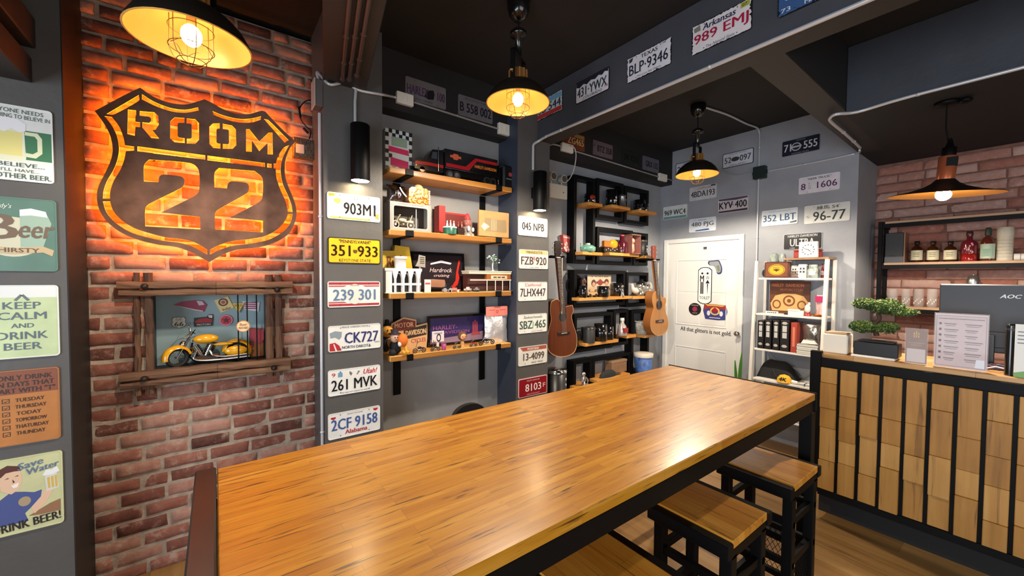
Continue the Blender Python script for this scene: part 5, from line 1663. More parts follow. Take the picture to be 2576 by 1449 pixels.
t, w, h = prop('black_canister', 'black soft case with a small red emblem hanging at the end of the top shelf', 'case', 1264, 1303, 417, 470, 2.55, None)
t.location.z = SH[0] + .001
h = px(1283, 417, y=2.55).z - SH[0]
w -= .012
MB().box(-w, w, 0, .10, 0, h, .014).build('case_body', C((16, 16, 18), .35), t)
MB().prism(SHIELD(.018, .016), -.001, 0).build('emblem', C((160, 60, 60)), t).location.z = h * .62
MB().text('MOTORCYCLES', 0, h * .42, 1.2 * w, .008, -.0005).build('lettering', C((200, 200, 200)), t)
t, w, h = prop('chrome_flask', 'slim chrome and black flask beside the soft case', 'flask', 1252, 1262, 416, 475, 2.56, SH[0])
MB().lathe([(.016, 0), (.018, .01), (.018, h * .7), (.009, h * .85), (.009, h), (0, h)], (0, .02, 0), 16).build('flask_body', C((60, 60, 64), .12, .9), t)

# second tier
t, w, h = prop('boxed_model_motorcycle', 'grey window box holding a cream model motorcycle', 'boxed model', 981, 1084, 511, 581, 2.535, SH[1])
d = .11
GB = C((150, 146, 140), .4)
m = MB()
ring(rrect(-w, w, 0, h, .002, 3), rrect(-.82 * w, .82 * w, .12 * h, .86 * h, .012, 3), 0, .012, m)
m.box(-w, -w + .006, .012, d, 0, h).box(w - .006, w, .012, d, 0, h).box(-w + .006, w - .006, .012, d, h - .006, h).box(-w + .006, w - .006, .012, d, 0, .006)
m.build('carton', GB, t)
MB().box(-w + .006, w - .006, d - .006, d, .006, h - .006).build('backing', C((70, 58, 48), .6), t)
m = MB()
ring(rrect(-.86 * w, .86 * w, .09 * h, .89 * h, .014, 3), rrect(-.83 * w, .83 * w, .11 * h, .87 * h, .012, 3), -.001, 0, m)
m.build('outline', C((214, 208, 196)), t)
MB().text('HARLEY-DAVIDSON', 0, .94 * h, 1.2 * w, .04 * h, 0).build('lettering', C((90, 40, 40)), t)
MB().box(.30 * w, .33 * w, .02, .025, .14 * h, .84 * h).build('divider', C((206, 206, 206), .3), t)
CRM = C((214, 200, 172), .35)
m = MB()
for xx in (-.62, .12):
    pts = [(xx * w + .024 * math.cos(q), .05, .02 + .026 + .024 * math.sin(q)) for q in [2 * PI * i / 18 for i in range(18)]]
    m.tube(pts, .0045, 6, True)
    m.cyl((xx * w, .046, .046), (xx * w, .054, .046), .008, n=8)
m.build('model_wheel', C((196, 186, 170), .4), t)
m = MB().ell((-.28 * w, .05, .078), (.03, .012, .012), 10, 6).ell((-.02 * w, .05, .068), (.028, .012, .007), 10, 6).tube([(-.62 * w, .05, .046), (-.48 * w, .05, .095), (-.44 * w, .03, .108), (-.42 * w, .075, .108)], .004, 5).ell((.12 * w, .05, .07), (.026, .01, .01), 10, 6)
m.tube([(.08 * w, .05, .07), (.2 * w, .05, .115)], .003, 5)
m.build('model_body', CRM, t)
MB().ell((-.25 * w, .05, .045), (.026, .012, .02), 10, 6).build('model_engine', C((96, 84, 70), .3, .6), t)

FOIL = mat('crinkled_silver_foil', (232, 232, 234), 0.3, 0.55, bump=(28, 1.0))


def crumple(w, h, d, seed, n=14, amt=.12):
    """A crinkled bag standing on z=0."""
    rnd = random.Random(seed)
    off = Vector((seed * 3.1, seed * 1.7, 0))
    mb = MB()
    for side in (0, 1):
        vs, fs = [], []
        for j in range(n + 1):
            for i in range(n + 1):
                x, z = -1 + 2 * i / n, j / n
                bul = (1 - abs(x) ** 3) * math.sin(PI * min(max(z * .9 + .1, 0), 1)) ** .6
                k = noise.noise(Vector((x * 3, z * 4, side * 7)) + off) * amt
                e = noise.noise(Vector((z * 5, x * .5, 3)) + off) * .05 if i in (0, n) else 0
                yy = d / 2 + (-1 if side == 0 else 1) * d / 2 * max(bul * (1 + k * 4), 0)
                vs.append((w * (x + e) * (1 - .05 * math.sin(PI * z)), yy + (0 if i in (0, n) or j in (0, n) else k * d), h * z + (k * .06 * h if j == n else 0)))
        for j in range(n):
            for i in range(n):
                fs.append((j * (n + 1) + i, j * (n + 1) + i + 1, (j + 1) * (n + 1) + i + 1, (j + 1) * (n + 1) + i))
        mb.add(vs, fs, True)
    return mb


zt = 1.887 + (px(1030, 511, y=2.535).z - 1.887)
t, w, h = prop('foil_bag', 'crinkled silver foil bag with a white tie on top of the window box', 'bag', 977, 1024, 464, 513, 2.545, zt)
crumple(w, h, .07, 3).build('bag', mat('dark_crinkled_foil', (120, 112, 112), 0.18, 1.0, bump=(30, 1.0)), t)
MB().tube(bez([(.2 * w, -.003, .85 * h), (.45 * w, -.006, .6 * h), (.9 * w, -.004, .35 * h)], 5), .005, 6).build('ribbon', C((226, 226, 226), .3), t)
t, w, h = prop('amber_glass_casket', 'ornate amber glass casket with a pale medallion on top of the window box', 'casket', 1028, 1082, 463, 522, 2.545, zt)
AMB = mat('amber_cut_glass', (196, 116, 36), 0.12, 0.3, bump=(45, 1.0), coat=.5)
m = MB().prism([(-.85 * w, 0), (-w, .15 * h), (-.95 * w, .7 * h), (-.7 * w, .82 * h), (.7 * w, .82 * h), (.95 * w, .7 * h), (w, .15 * h), (.85 * w, 0)], 0, .09)
m.build('casket_body', AMB, t)
MB().ell((0, .02, .82 * h), (.42 * w, .03, .18 * h), 14, 8).build('medallion', C((206, 176, 124), .35), t)
m = MB()
rnd = random.Random(4)
for i in range(16):
    m.ell((rnd.uniform(-.8, .8) * w, -.004, rnd.uniform(.05, .45) * h), (.008, .006, .007), 8, 5)
m.build('relief', C((214, 160, 90), .25), t)
m = MB()
for i in range(7):
    m.ell((.9 * w + .002, .0, (.1 + .1 * i) * h), (.007, .007, .007), 8, 5)
m.build('bead', C((226, 214, 200), .2), t)

t, w, h = prop('red_display_box', 'open red cardboard display box between window box and wooden plaque', 'box', 1100, 1184, 523, 586, 2.655, SH[1])
RB = C((176, 40, 38), .5)
m = MB().box(-w, -w + .05, -.03, .05, 0, h).box(-w + .05, w, .045, .05, 0, h * .86).box(-w + .05, w, 0, .045, 0, .004)
m.build('carton', RB, t)
MB().box(-w + .05, w, .04, .0449, .1 * h, h * .8).build('printed_back', C((110, 34, 30), .5), t)


def figgroup(t, x, y, w, h, seed, cols):
    rnd = random.Random(seed)
    for k, c in enumerate(cols):
        m = MB()
        xx = x + w * (-.6 + 1.2 * k / max(len(cols) - 1, 1))
        hh = h * rnd.uniform(.7, 1)
        m.lathe([(.0, 0), (.007, 0), (.008, hh * .3), (.005, hh * .6), (.003, hh * .68)], (xx, y, 0), 10).ell((xx, y, hh * .82), (.005, .005, hh * .16), 8, 6)
        o = m.build('figurine', C(c, .4), t)
        yield o


t, w, h = prop('ornament_drum', 'small green drum ornament topped with tiny white figures', 'ornament', 1116, 1147, 549, 586, 2.53, SH[1])
m = MB().lathe([(w, 0), (w, h * .42), (w * .96, h * .45), (0, h * .45)], n=20); m.build('drum', C((30, 92, 74), .35), t)
MB().shell([(w * 1.03, h * .38), (w * 1.05, h * .44), (w * .95, h * .47)], n=20).build('rim', C((222, 222, 218), .35), t)
for o in figgroup(t, 0, -.01, w * .9, h * .5, 3, [(226, 226, 222), (200, 190, 180), (230, 230, 230)]): o.location.z = h * .46
t, w, h = prop('ornament_wagon', 'dark wooden ornament with two brown figures beside the green drum', 'ornament', 1148, 1166, 556, 586, 2.53, SH[1])
MB().box(-w, w, -.02, .03, 0, h * .5, .004).box(-w * 1.05, w * 1.05, -.022, .032, h * .2, h * .26).build('drum', C((48, 26, 22), .4), t)
for o in figgroup(t, 0, 0, w * .8, h * .5, 6, [(110, 60, 50), (140, 90, 80)]): o.location.z = h * .5
t, w, h = prop('snow_globe', 'silver snow globe ornament with a red bell on top', 'ornament', 1170, 1201, 533, 591, 2.50, SH[1])
MB().lathe([(w, 0), (w * .95, h * .1), (w * .7, h * .14), (w * .6, h * .4), (0, h * .4)], (0, w + .004, 0), 20).build('base', C((190, 184, 178), .25, .6), t)
MB().ell((0, w + .004, h * .55), (w * .62, w * .62, h * .22), 16, 10).build('globe', C((150, 92, 84), .1), t)
MB().lathe([(w * .5, h * .72), (w * .42, h * .8), (w * .2, h * .95), (0, h)], (0, w + .004, 0), 16).build('bell', C((190, 62, 66), .3), t)
MB().ell((-w * .3, w * .2, h * .3), (.011, .01, .02), 8, 6).ell((w * .4, w * .2, h * .26), (.01, .01, .017), 8, 6).build('figurine', C((222, 222, 220), .3), t)
t, w, h = prop('wooden_plaque', 'pale wooden plaque with a recessed panel and white shield emblem', 'plaque', 1205, 1280, 532, 587, 2.55, SH[1] + .012)
PLY = mat('pale_plywood', (196, 146, 96), 0.5, var=(14, .1))
MB().prism(rrect(-w, w, 0, h, .002, 3), 0, .02).build('panel', PLY, t)
MB().prism([(-.6 * w, .72 * h), (-.2 * w, .72 * h), (-.2 * w, .68 * h), (.8 * w, .7 * h), (.85 * w, .25 * h), (.8 * w, .2 * h), (-.55 * w, .2 * h), (-.65 * w, .6 * h)], -.001, 0).build('recess', C((150, 130, 98), .5), t)
MB().prism([(-.88 * w, .36 * h), (-.7 * w, .52 * h), (-.5 * w, .46 * h), (-.32 * w, .38 * h), (-.5 * w, .3 * h), (-.66 * w, .2 * h), (-.78 * w, .3 * h)], -.002, -.001).build('emblem', C((222, 206, 176), .4), t)
m = MB()
for k in range(4):
    m.box((-.2 + .1 * k) * w, (-.17 + .1 * k) * w, -.0016, -.001, .24 * h, .66 * h)
m.build('engraving', C((196, 176, 140), .4), t)
MB().box(-.55 * w, .85 * w, .002, .05, -.012, 0).build('stand', C((50, 36, 34), .5), t)

# third tier
t, w, h = prop('yellow_box', 'yellow cut-corner cardboard box behind the white model arcade', 'box', 962, 1040, 617, 690, 2.66, SH[2])
h0 = h
z1 = h
m = MB().prism([(-w, 0), (w, 0), (w, .38 * z1), (.72 * w, .97 * z1), (-.2 * w, z1), (-.25 * w, .88 * z1), (-w, .87 * z1)], 0, .05)
m.build('carton', mat('mustard_card', (204, 172, 40), .5, var=(8, .1)), t)
MB().text('Rush', -.2 * w, .66 * z1, 1.1 * w, .22 * z1, 0, bold=.05, shear=.2, rot=.12).build('lettering', C((120, 60, 26)), t)
MB().prism([(-.95 * w, .1 * z1), (-.95 * w, .6 * z1), (-.6 * w, .45 * z1), (-.5 * w, .1 * z1)], -.001, 0).build('print', C((230, 206, 110)), t)
t, w, h = prop('model_arcade', 'white plastic model building with pointed arches and a round turret', 'model building', 968, 1062, 646, 741, 2.53, SH[2])
PW = C((232, 228, 226), .35)
z1 = h * .62
d = .10
m = MB()
m.box(-w, w, 0, d, z1 * .97, z1 * 1.0 + h * .06, .002)
m.box(-w * .94, -w * .62, .004, d - .004, 0, z1)
m.build('block', PW, t)
for k, xx in enumerate((-.45, -.02, .38, .8)):
    m = MB()
    m.box(xx * w - .006, xx * w + .006, 0, .012, 0, z1 * .62)
    m.prism([(xx * w - .006, z1 * .62), (xx * w + .006, z1 * .62), (xx * w + .02, z1 * .97), (xx * w - .02, z1 * .97)], 0, .012)
    m.build('column', PW, t)
MB().box(-w * .6, w * .95, .002, .014, z1 * .34, z1 * .44).build('balcony', PW, t)
m = MB()
for xx in (-.23, .18, .6):
    arch = [(xx * w - .2 * w, 0)] + [(xx * w + .2 * w * math.cos(q), z1 * .6 + z1 * .3 * math.sin(q)) for q in [PI - PI * i / 10 for i in range(11)]] + [(xx * w + .2 * w, 0)]
    arch2 = [(xx * w + (p - xx * w) * .72, q * .96) for p, q in arch]
    ring(arch, arch2, .02, .026, m)
m.build('arch_screen', PW, t)
MB().box(-w * .9, w * .95, d - .006, d, 0, z1).build('rear_wall', C((40, 38, 40), .5), t)
MB().lathe([(.3 * w, 0), (.3 * w, h * .26), (.36 * w, h * .27), (.36 * w, h * .33), (.3 * w, h * .335), (0, h * .335)], (-.05 * w, .05, z1 * 1.0 + h * .06), 22).build('turret', PW, t)
MB().box(-w, w * 1.02, -.004, d, -.0003, .004).build('plinth', PW, t)
rnd = random.Random(2)
t, w, h = prop('framed_print', 'black framed dark print with a red guitar and pale script on the third shelf', 'framed print', 1037, 1172, 634, 740, 2.665, SH[2])
m = MB()
lean = Matrix.Rotation(math.radians(-6), 4, 'X')
m.M = lean
ring([(-w, 0), (w, 0), (w, h), (-w, h)], [(-w + .02, .02), (w - .02, .02), (w - .02, h - .02), (-w + .02, h - .02)], 0, .015, m)
m.build('frame', BLACKG, t)
m = MB(); m.M = lean; m.box(-w + .02, w - .02, .006, .012, .02, h - .02); m.build('picture', C((34, 24, 30), .3), t)
m = MB(); m.M = lean; m.prism([(-.3 * w, .72 * h), (.1 * w, .8 * h), (.5 * w, .74 * h), (.45 * w, .7 * h), (.1 * w, .74 * h), (-.3 * w, .68 * h)], .005, .006); m.build('pale_streak', C((206, 206, 214), .3), t)  # pale curved streak across the picture
m = MB(); m.M = lean; m.text('Hardrock', .08 * w, .55 * h, .85 * w, .11 * h, .006, shear=.3).text('cruising', .1 * w, .4 * h, .6 * w, .09 * h, .006, shear=.3); m.build('lettering', C((214, 190, 190), .4), t)
m = MB(); m.M = lean
m.prism([(.36 * w, .1 * h), (.5 * w, .16 * h), (.62 * w, .28 * h), (.66 * w, .5 * h), (.78 * w, .82 * h), (.84 * w, .8 * h), (.74 * w, .5 * h), (.78 * w, .36 * h), (.7 * w, .18 * h), (.55 * w, .08 * h)], .004, .006)
m.build('guitar_motif', C((186, 44, 30), .3), t)
m = MB(); m.M = lean
m.prism([(-.35 * w, .12 * h), (-.3 * w, .32 * h), (.2 * w, .3 * h), (.25 * w, .1 * h)], .005, .006)
m.build('print', C((160, 116, 90), .4), t)
t, w, h = prop('small_stand_up_sign', 'small white and grey stand-up card in front of the framed print', 'card', 1045, 1070, 641, 672, 2.60, px(1056, 673, y=2.60).z)
MB().prism([(-w, .1 * h), (-.5 * w, .5 * h), (-.3 * w, h), (w, .9 * h), (w, 0)], 0, .003).build('card', C((150, 144, 136), .5), t)
MB().box(-.15 * w, .1 * w, .004, .01, SH[2] - t.location.z, .6 * h).build('stick', C((160, 150, 140), .4), t)
m = MB()
for k in range(4): m.box(-.1 * w, .8 * w, -.0006, 0, (.3 + .15 * k) * h, (.38 + .15 * k) * h)
m.build('print', C((70, 70, 50), .5), t)
t, w, h = prop('price_card', 'small white card with a red line at the foot of the model arcade', 'card', 1068, 1084, 703, 718, 2.515, SH[2])
MB().box(-w, w, 0, .003, .0, h, 0).build('card', C((226, 206, 200), .5), t)
MB().box(-.8 * w, .8 * w, -.0006, 0, h * .62, h * .75).build('print', C((190, 70, 70), .5), t)
t, w, h = prop('model_diner', 'brown model diner with cream roof and a long signboard', 'model building', 1180, 1286, 679, 736, 2.53, SH[2])
z1 = h
MB().box(-w, w, -.002, .11, z1 * .80, z1 * .9, .002).box(-w * 1.02, w * 1.02, -.006, .112, z1 * .9, z1 * .95, .002).build('roof', C((222, 210, 184), .4), t)
MB().box(-w * .97, w * .97, .03, .1, .01, z1 * .8).build('wall_block', C((70, 34, 28), .5), t)
MB().box(-.2 * w, .97 * w, .0, .03, z1 * .56, z1 * .8).build('facade', C((150, 88, 36), .5), t)
MB().box(.0 * w, .78 * w, -.004, 0, z1 * .58, z1 * .74).build('signboard', C((226, 196, 160), .5), t)
m = MB()
for k in range(3): m.box((.1 + .2 * k) * w, (.26 + .2 * k) * w, -.005, -.004, z1 * .63, z1 * .69)
m.build('print', C((70, 54, 44), .5), t)
MB().box(-w * 1.0, w * 1.04, -.012, .11, 0, .006).build('base', C((96, 84, 76), .5), t)
for xx in (-.2, .2, .55, .92):
    MB().cyl((xx * w, -.004, .006), (xx * w, -.004, z1 * .56), .0035, n=8).build('column', C((222, 206, 190), .4), t)
MB().box(-w * .97, w * .97, -.007, -.001, z1 * .5, z1 * .56).build('railing', C((214, 190, 176), .4), t)
zr = SH[2] + z1 * .95
t, w, h = prop('miniature_tree', 'white miniature tree with green leaves standing on the model diner', 'ornament', 1223, 1257, 637, 679, 2.56, zr)
MB().tube(bez([(0, 0, 0), (-.004, 0, h * .3), (.002, 0, h * .55)], 5), .005, 6).lathe([(.014, 0), (.01, .006), (0, .006)], n=12).build('stem', C((214, 222, 226), .4), t)
rnd = random.Random(7)
m, m2 = MB(), MB()
for k in range(46):
    p = (rnd.gauss(0, w * .38), rnd.gauss(0, w * .3), h * .66 + rnd.gauss(0, h * .13))
    (m if k % 2 else m2).ell(p, (.009, .006, .006), 6, 4)
m.build('foliage', C((74, 104, 66), .6), t)
m2.build('blossom', C((190, 208, 214), .5), t)
MB().ell((w * .85, -.01, h * .62), (.007, .006, .007), 8, 6).build('bird', C((230, 232, 236), .4), t)
for lb, u0, u1, v0, v1, col, c2 in (('tiny black model motorcycle before the framed print', 1114, 1137, 714, 731, (22, 22, 24), (150, 150, 154)), ('tiny red and white toy group before the framed print', 1124, 1158, 724, 736, (190, 120, 110), (224, 214, 206)),
                                   ('tiny white toy car before the model diner', 1168, 1186, 722, 736, (196, 190, 186), (120, 100, 90)), ('tiny grey toy motorcycle before the model diner', 1192, 1206, 723, 736, (130, 126, 124), (60, 56, 54))):
    t, w, h = prop('toy_vehicle', lb, 'toy', u0, u1, v0, v1, 2.507, SH[2])
    MB().box(-w, w, -.006, .012, h * .3, h * .65, .003).box(-w * .4, w * .5, -.004, .01, h * .6, h, .003).build('toy_body', C(col, .35), t)
    for xx in (-.6, .6):
        MB().cyl((xx * w, -.008, h * .26), (xx * w, .014, h * .26), h * .26, n=12).build('wheel', C(c2, .4), t)

# fourth tier
t, w, h = prop('plush_doll', 'plush doll in a black jacket and hat holding an orange ball', 'plush doll', 980, 1030, 826, 893, 2.505, SH[3])
m = MB().ell((-.1 * w, .05, h * .3), (.6 * w, .04, h * .3), 14, 9).ell((-.6 * w, .02, h * .12), (.35 * w, .03, h * .12), 10, 6)
m.build('jacket', C((24, 22, 26), .85), t)
MB().ell((-.35 * w, .03, h * .66), (.42 * w, .038, h * .2), 14, 9).build('head', C((214, 170, 140), .8), t)
MB().lathe([(.62 * w, 0), (.6 * w, h * .03), (.36 * w, h * .06), (.34 * w, h * .17), (0, h * .19)], (-.3 * w, .035, h * .77), 16).build('hat', C((30, 22, 34), .8), t)
MB().ell((-.5 * w, -.008, h * .68), (.004, .003, .006), 6, 5).ell((-.25 * w, -.008, h * .68), (.004, .003, .006), 6, 5).ell((-.4 * w, -.012, h * .6), (.008, .004, .003), 6, 5).build('face', C((60, 30, 28), .6), t)
MB().ell((.3 * w, .0, h * .55), (.5 * w, .035, h * .26), 14, 9).build('ball', C((216, 108, 30), .7), t)
MB().ell((-.05 * w, -.012, h * .43), (.2 * w, .014, h * .1), 10, 7).build('hand', C((236, 222, 210), .8), t)
for xx in (.35, .7):
    MB().tube([(xx * w, .02, h * .3), (xx * w, .005, h * .12), (xx * w + .01, -.02, .012)], [.011, .01, .012], 8).build('leg', C((222, 160, 50), .7), t)
t, w, h = prop('plush_toy', 'yellow and black plush toy sitting behind the doll at the shelf end', 'plush toy', 962, 990, 795, 868, 2.65, SH[3])
h = px(976, 795, y=2.6).z - SH[3] - .02
MB().ell((0, .03, h * .25), (w * .9, .05, h * .25), 12, 8).build('torso', C((40, 34, 34), .85), t)
MB().ell((0, .02, h * .62), (w, .05, h * .2), 14, 9).build('head', C((226, 160, 62), .8), t)
MB().lathe([(w * .8, 0), (w * .4, .01), (w * .36, h * .16), (0, h * .18)], (0, .02, h * .78), 14).build('hat', C((26, 24, 26), .8), t)
MB().ell((.1 * w, -.03, h * .3), (w * .5, .03, h * .14), 10, 7).build('arm', C((224, 170, 96), .8), t)
MB().ell((-.3 * w, -.028, h * .66), (.004, .003, .007), 6, 5).ell((.3 * w, -.028, h * .66), (.004, .003, .007), 6, 5).build('eye', C((30, 26, 26), .4), t)
t, w, h = prop('stepped_plaque', 'stepped wooden plaque with bold lettering behind the plush toys', 'plaque', 982, 1075, 797, 875, 2.67, SH[3])
h = px(1030, 797, y=2.67).z - SH[3] - .001
CP = C((206, 168, 122), .5)
M1 = [(-w, .55 * h), (-.95 * w, .82 * h), (-.3 * w, h), (.38 * w, .9 * h), (.38 * w, .72 * h), (w, .78 * h), (w, .3 * h), (.95 * w, .0), (-.5 * w, .0), (-.6 * w, .4 * h)]
MB().prism(M1, 0, .015).build('panel', CP, t)
MB().prism([(-.92 * w, .58 * h), (-.88 * w, .8 * h), (-.3 * w, .95 * h), (.33 * w, .86 * h), (.33 * w, .62 * h)], -.001, 0).build('print', C((122, 44, 34), .5), t)
MB().prism([(-.3 * w, .32 * h), (-.3 * w, .6 * h), (.95 * w, .73 * h), (.95 * w, .42 * h)], -.002, 0).build('band', C((46, 34, 30), .5), t)
MB().text('MOTOR', -.28 * w, .76 * h, 1.0 * w, .15 * h, -.001, bold=.04, rot=.03).text('DAVIDSON', .35 * w, .52 * h, 1.1 * w, .16 * h, -.002, bold=.04, rot=.06).build('lettering', C((214, 176, 130), .5), t)
MB().text('CYCLES', .5 * w, .26 * h, .8 * w, .12 * h, 0, bold=.04, rot=.05).build('lettering', C((176, 66, 44), .5), t)
t, w, h = prop('framed_print', 'black framed navy print with pink lettering and a red monument', 'framed print', 1076, 1222, 791, 862, 2.67, SH[3])
h = px(1150, 791, y=2.67).z - SH[3] - .002
ring([(-w, 0), (w, 0), (w, h), (-w, h)], [(-w + .018, .018), (w - .018, .018), (w - .018, h - .018), (-w + .018, h - .018)], 0, .018, (m := MB())); m.build('frame', BLACKG, t)
MB().box(-w + .018, w - .018, .006, .014, .018, h - .018).build('picture', C((52, 44, 92), .35), t)
MB().prism([(-w + .02, .02), (w - .02, .02), (w - .02, .38 * h), (.3 * w, .3 * h), (-w + .02, .22 * h)], .005, .006).build('print', C((150, 126, 146), .4), t)
MB().text('HARLEY-', -.42 * w, .6 * h, .8 * w, .14 * h, .006, bold=.03).text('DAVIDSON', -.1 * w, .43 * h, 1.0 * w, .1 * h, .006, bold=.03).build('lettering', C((150, 84, 140), .4), t)
m = MB()
for k in range(3): m.prism([((.52 + .07 * k) * w, .36 * h), ((.57 + .07 * k) * w, .36 * h), ((.565 + .07 * k) * w, (.72 + .06 * (k == 1)) * h), ((.525 + .07 * k) * w, (.72 + .06 * (k == 1)) * h)], .004, .006)
m.prism([(.46 * w, .26 * h), (.82 * w, .26 * h), (.78 * w, .36 * h), (.5 * w, .36 * h)], .004, .006)
m.build('monument_motif', C((176, 74, 84), .4), t)
t, w, h = prop('white_card', 'small white card with a black round stamp before the navy print', 'card', 1087, 1117, 833, 860, 2.62, None)
zz = t.location.z
MB().box(-w, w, 0, .004, 0, h, 0).box(-.2 * w, .2 * w, .004, .012, SH[3] - zz, .4 * h).build('card', C((214, 206, 210), .5), t)
ring(circle(.1 * w, .38 * h, .38 * w, 18, .38 * h), circle(.1 * w, .38 * h, .24 * w, 18, .24 * h), -.0006, 0, (m := MB())); m.text('GARAGE', .0, .8 * h, 1.4 * w, .14 * h, 0, bold=.03); m.build('stamp', C((34, 30, 36), .5), t)
t, w, h = prop('foil_pouch', 'silver foil pouch with a pink header card at the end of the lowest alcove shelf', 'pouch', 1222, 1280, 771, 863, 2.56, SH[3])
h = px(1250, 771, y=2.56).z - SH[3]
crumple(w, h * .80, .045, 8).build('pouch', FOIL, t)
MB().prism(rrect(-w * .98, w * .85, h * .74, h, .008), -.003, .003).build('header_card', C((232, 132, 118), .5), t)
ring(circle(-.05 * w, .86 * h, .012, 14), circle(-.05 * w, .86 * h, .008, 14), -.004, -.003, (m := MB())); m.box(-.75 * w, -.25 * w, -.004, -.003, .9 * h, .91 * h).box(.15 * w, .65 * w, -.004, -.003, .9 * h, .91 * h); m.build('print', C((160, 60, 60), .5), t)


def toy_bike(label, u0, u1, v0, v1, y, col, name='model_motorcycle'):
    t, w, h = prop(name, label, 'model', u0, u1, v0, v1, y, SH[3], 'small model motorcycles on the lowest alcove shelf')
    r = min(h * .3, w * .35)
    for xx in (-1, 1):
        m = MB()
        cx = xx * (w - r)
        m.tube([(cx + r * .8 * math.cos(q), 0, r + r * .8 * math.sin(q)) for q in [2 * PI * i / 14 for i in range(14)]], r * .2, 6, True)
        m.cyl((cx, -.003, r), (cx, .003, r), r * .35, n=8)
        m.build('wheel', RUB, t)
    MB().ell((0, 0, r * 2.1), (w * .35, .009, r * .5), 10, 6).ell((w * .4, 0, r * 1.9), (w * .3, .008, r * .3), 10, 6).build('fuel_tank', C(col, .25), t)
    MB().ell((0, 0, r * 1.1), (w * .3, .009, r * .6), 10, 6).build('engine', C((150, 146, 142), .25, .9), t)
    MB().tube([(-(w - r), 0, r), (-w * .35, 0, h * .8), (-w * .2, -.018, h * .97)], .0022, 5).tube([(-w * .35, 0, h * .8), (-w * .2, .018, h * .97)], .0022, 5).build('fork', CHROME, t)
    return t


toy_bike('small black model chopper with a chrome handlebar beside the plush doll', 1038, 1072, 857, 886, 2.51, (26, 24, 26))
toy_bike('small dark model chopper before the white card', 1083, 1108, 856, 884, 2.51, (60, 30, 34))
toy_bike('small black model motorcycle beside the foil pouch', 1204, 1244, 847, 868, 2.52, (20, 20, 22))
toy_bike('small red model motorcycle beside the bobblehead', 1181, 1201, 854, 872, 2.51, (170, 34, 36))
toy_bike('small yellow model motorcycle under the bobblehead', 1139, 1160, 860, 877, 2.505, (176, 150, 60))
t, w, h = prop('pink_cup', 'tiny magenta cup between the model motorcycles', 'cup', 1112, 1124, 865, 882, 2.505, SH[3])
MB().lathe([(w * .8, 0), (w, h), (w * .9, h), (w * .7, h * .2), (0, h * .2)], (0, .01, 0), 16).build('cup_body', C((150, 50, 104), .4), t)
ring(circle(0, .28 * h, w * .5, 10), circle(0, .28 * h, w * .3, 10), -.003, 0.001, (m := MB())); m.build('band', C((206, 186, 196), .4), t)
t, w, h = prop('bobblehead', 'small brown-haired bobblehead figure before the navy print', 'figurine', 1152, 1174, 832, 868, 2.55, SH[3])
h = px(1163, 832, y=2.55).z - SH[3]
MB().ell((0, .0, h * .68), (w, .02, h * .3), 14, 9).build('hair', C((96, 58, 36), .7), t)
MB().ell((0, -.012, h * .64), (w * .68, .014, h * .2), 14, 9).build('head', C((222, 160, 116), .5), t)
MB().ell((-.28 * w, -.026, h * .66), (.003, .002, .004), 6, 5).ell((.28 * w, -.026, h * .66), (.003, .002, .004), 6, 5).ell((0, -.027, h * .55), (.005, .002, .002), 6, 5).build('face', C((70, 36, 30), .5), t)
MB().lathe([(w * .6, 0), (w * .55, .008), (w * .3, .01), (w * .42, h * .25), (w * .2, h * .4), (0, h * .4)], n=14).build('torso', C((190, 140, 80), .5), t)


# ------------------------------------------------------------------ box frames with shelves on the guitar wall
FYF, SYF = 2.70, 2.60


def fx(u, v=600, y=FYF):
    return px(u, v, y=y).x


FRAMES = []


def box_frame(label, u0, u1, v0, v1, shelves, bar=.036):
    """Outer pixel box of the frame and, per shelf, its front end pixels and the top and bottom of its edge."""
    um = (u0 + u1) / 2
    x0, x1 = fx(u0, (v0 + v1) / 2), fx(u1, (v0 + v1) / 2)
    z1, z0 = px(um, v0, y=FYF).z, px(um, v1, y=FYF).z
    cx = (x0 + x1) / 2
    t = thing('box_frame_shelf', label, 'shelf', (cx, FYF, z0), 0, 'black box frame shelves on the guitar wall')
    w, h = (x1 - x0) / 2, z1 - z0
    m = MB()
    for (a0, a1, b0, b1) in ((-w, -w + bar, 0, h), (w - bar, w, 0, h), (-w + bar, w - bar, 0, bar), (-w + bar, w - bar, h - bar, h)):
        m.box(a0, a1, 0, .098, b0, b1, .002)
    m.build('frame', BLACKM, t)
    out = []
    for (s0, s1, e0, e1) in shelves:
        um = (s0 + s1) / 2
        zt, zb_ = px(um, e0, y=SYF).z, px(um, e1, y=SYF).z
        sx0_, sx1_ = fx(s0, e0, SYF), fx(s1, e0, SYF)
        zt = max(zt, zb_ + .028)
        MB().box(sx0_ - cx, sx1_ - cx, SYF - FYF, -.0005, zt - z0 - .03, zt - z0, .002).box(max(sx0_ - cx, -w + bar + .0005), min(sx1_ - cx, w - bar - .0005), -.0005, .09, zt - z0 - .03, zt - z0).build('shelf_board', SHELFW, t)
        out.append(zt)
    FRAMES.append(t)
    return out


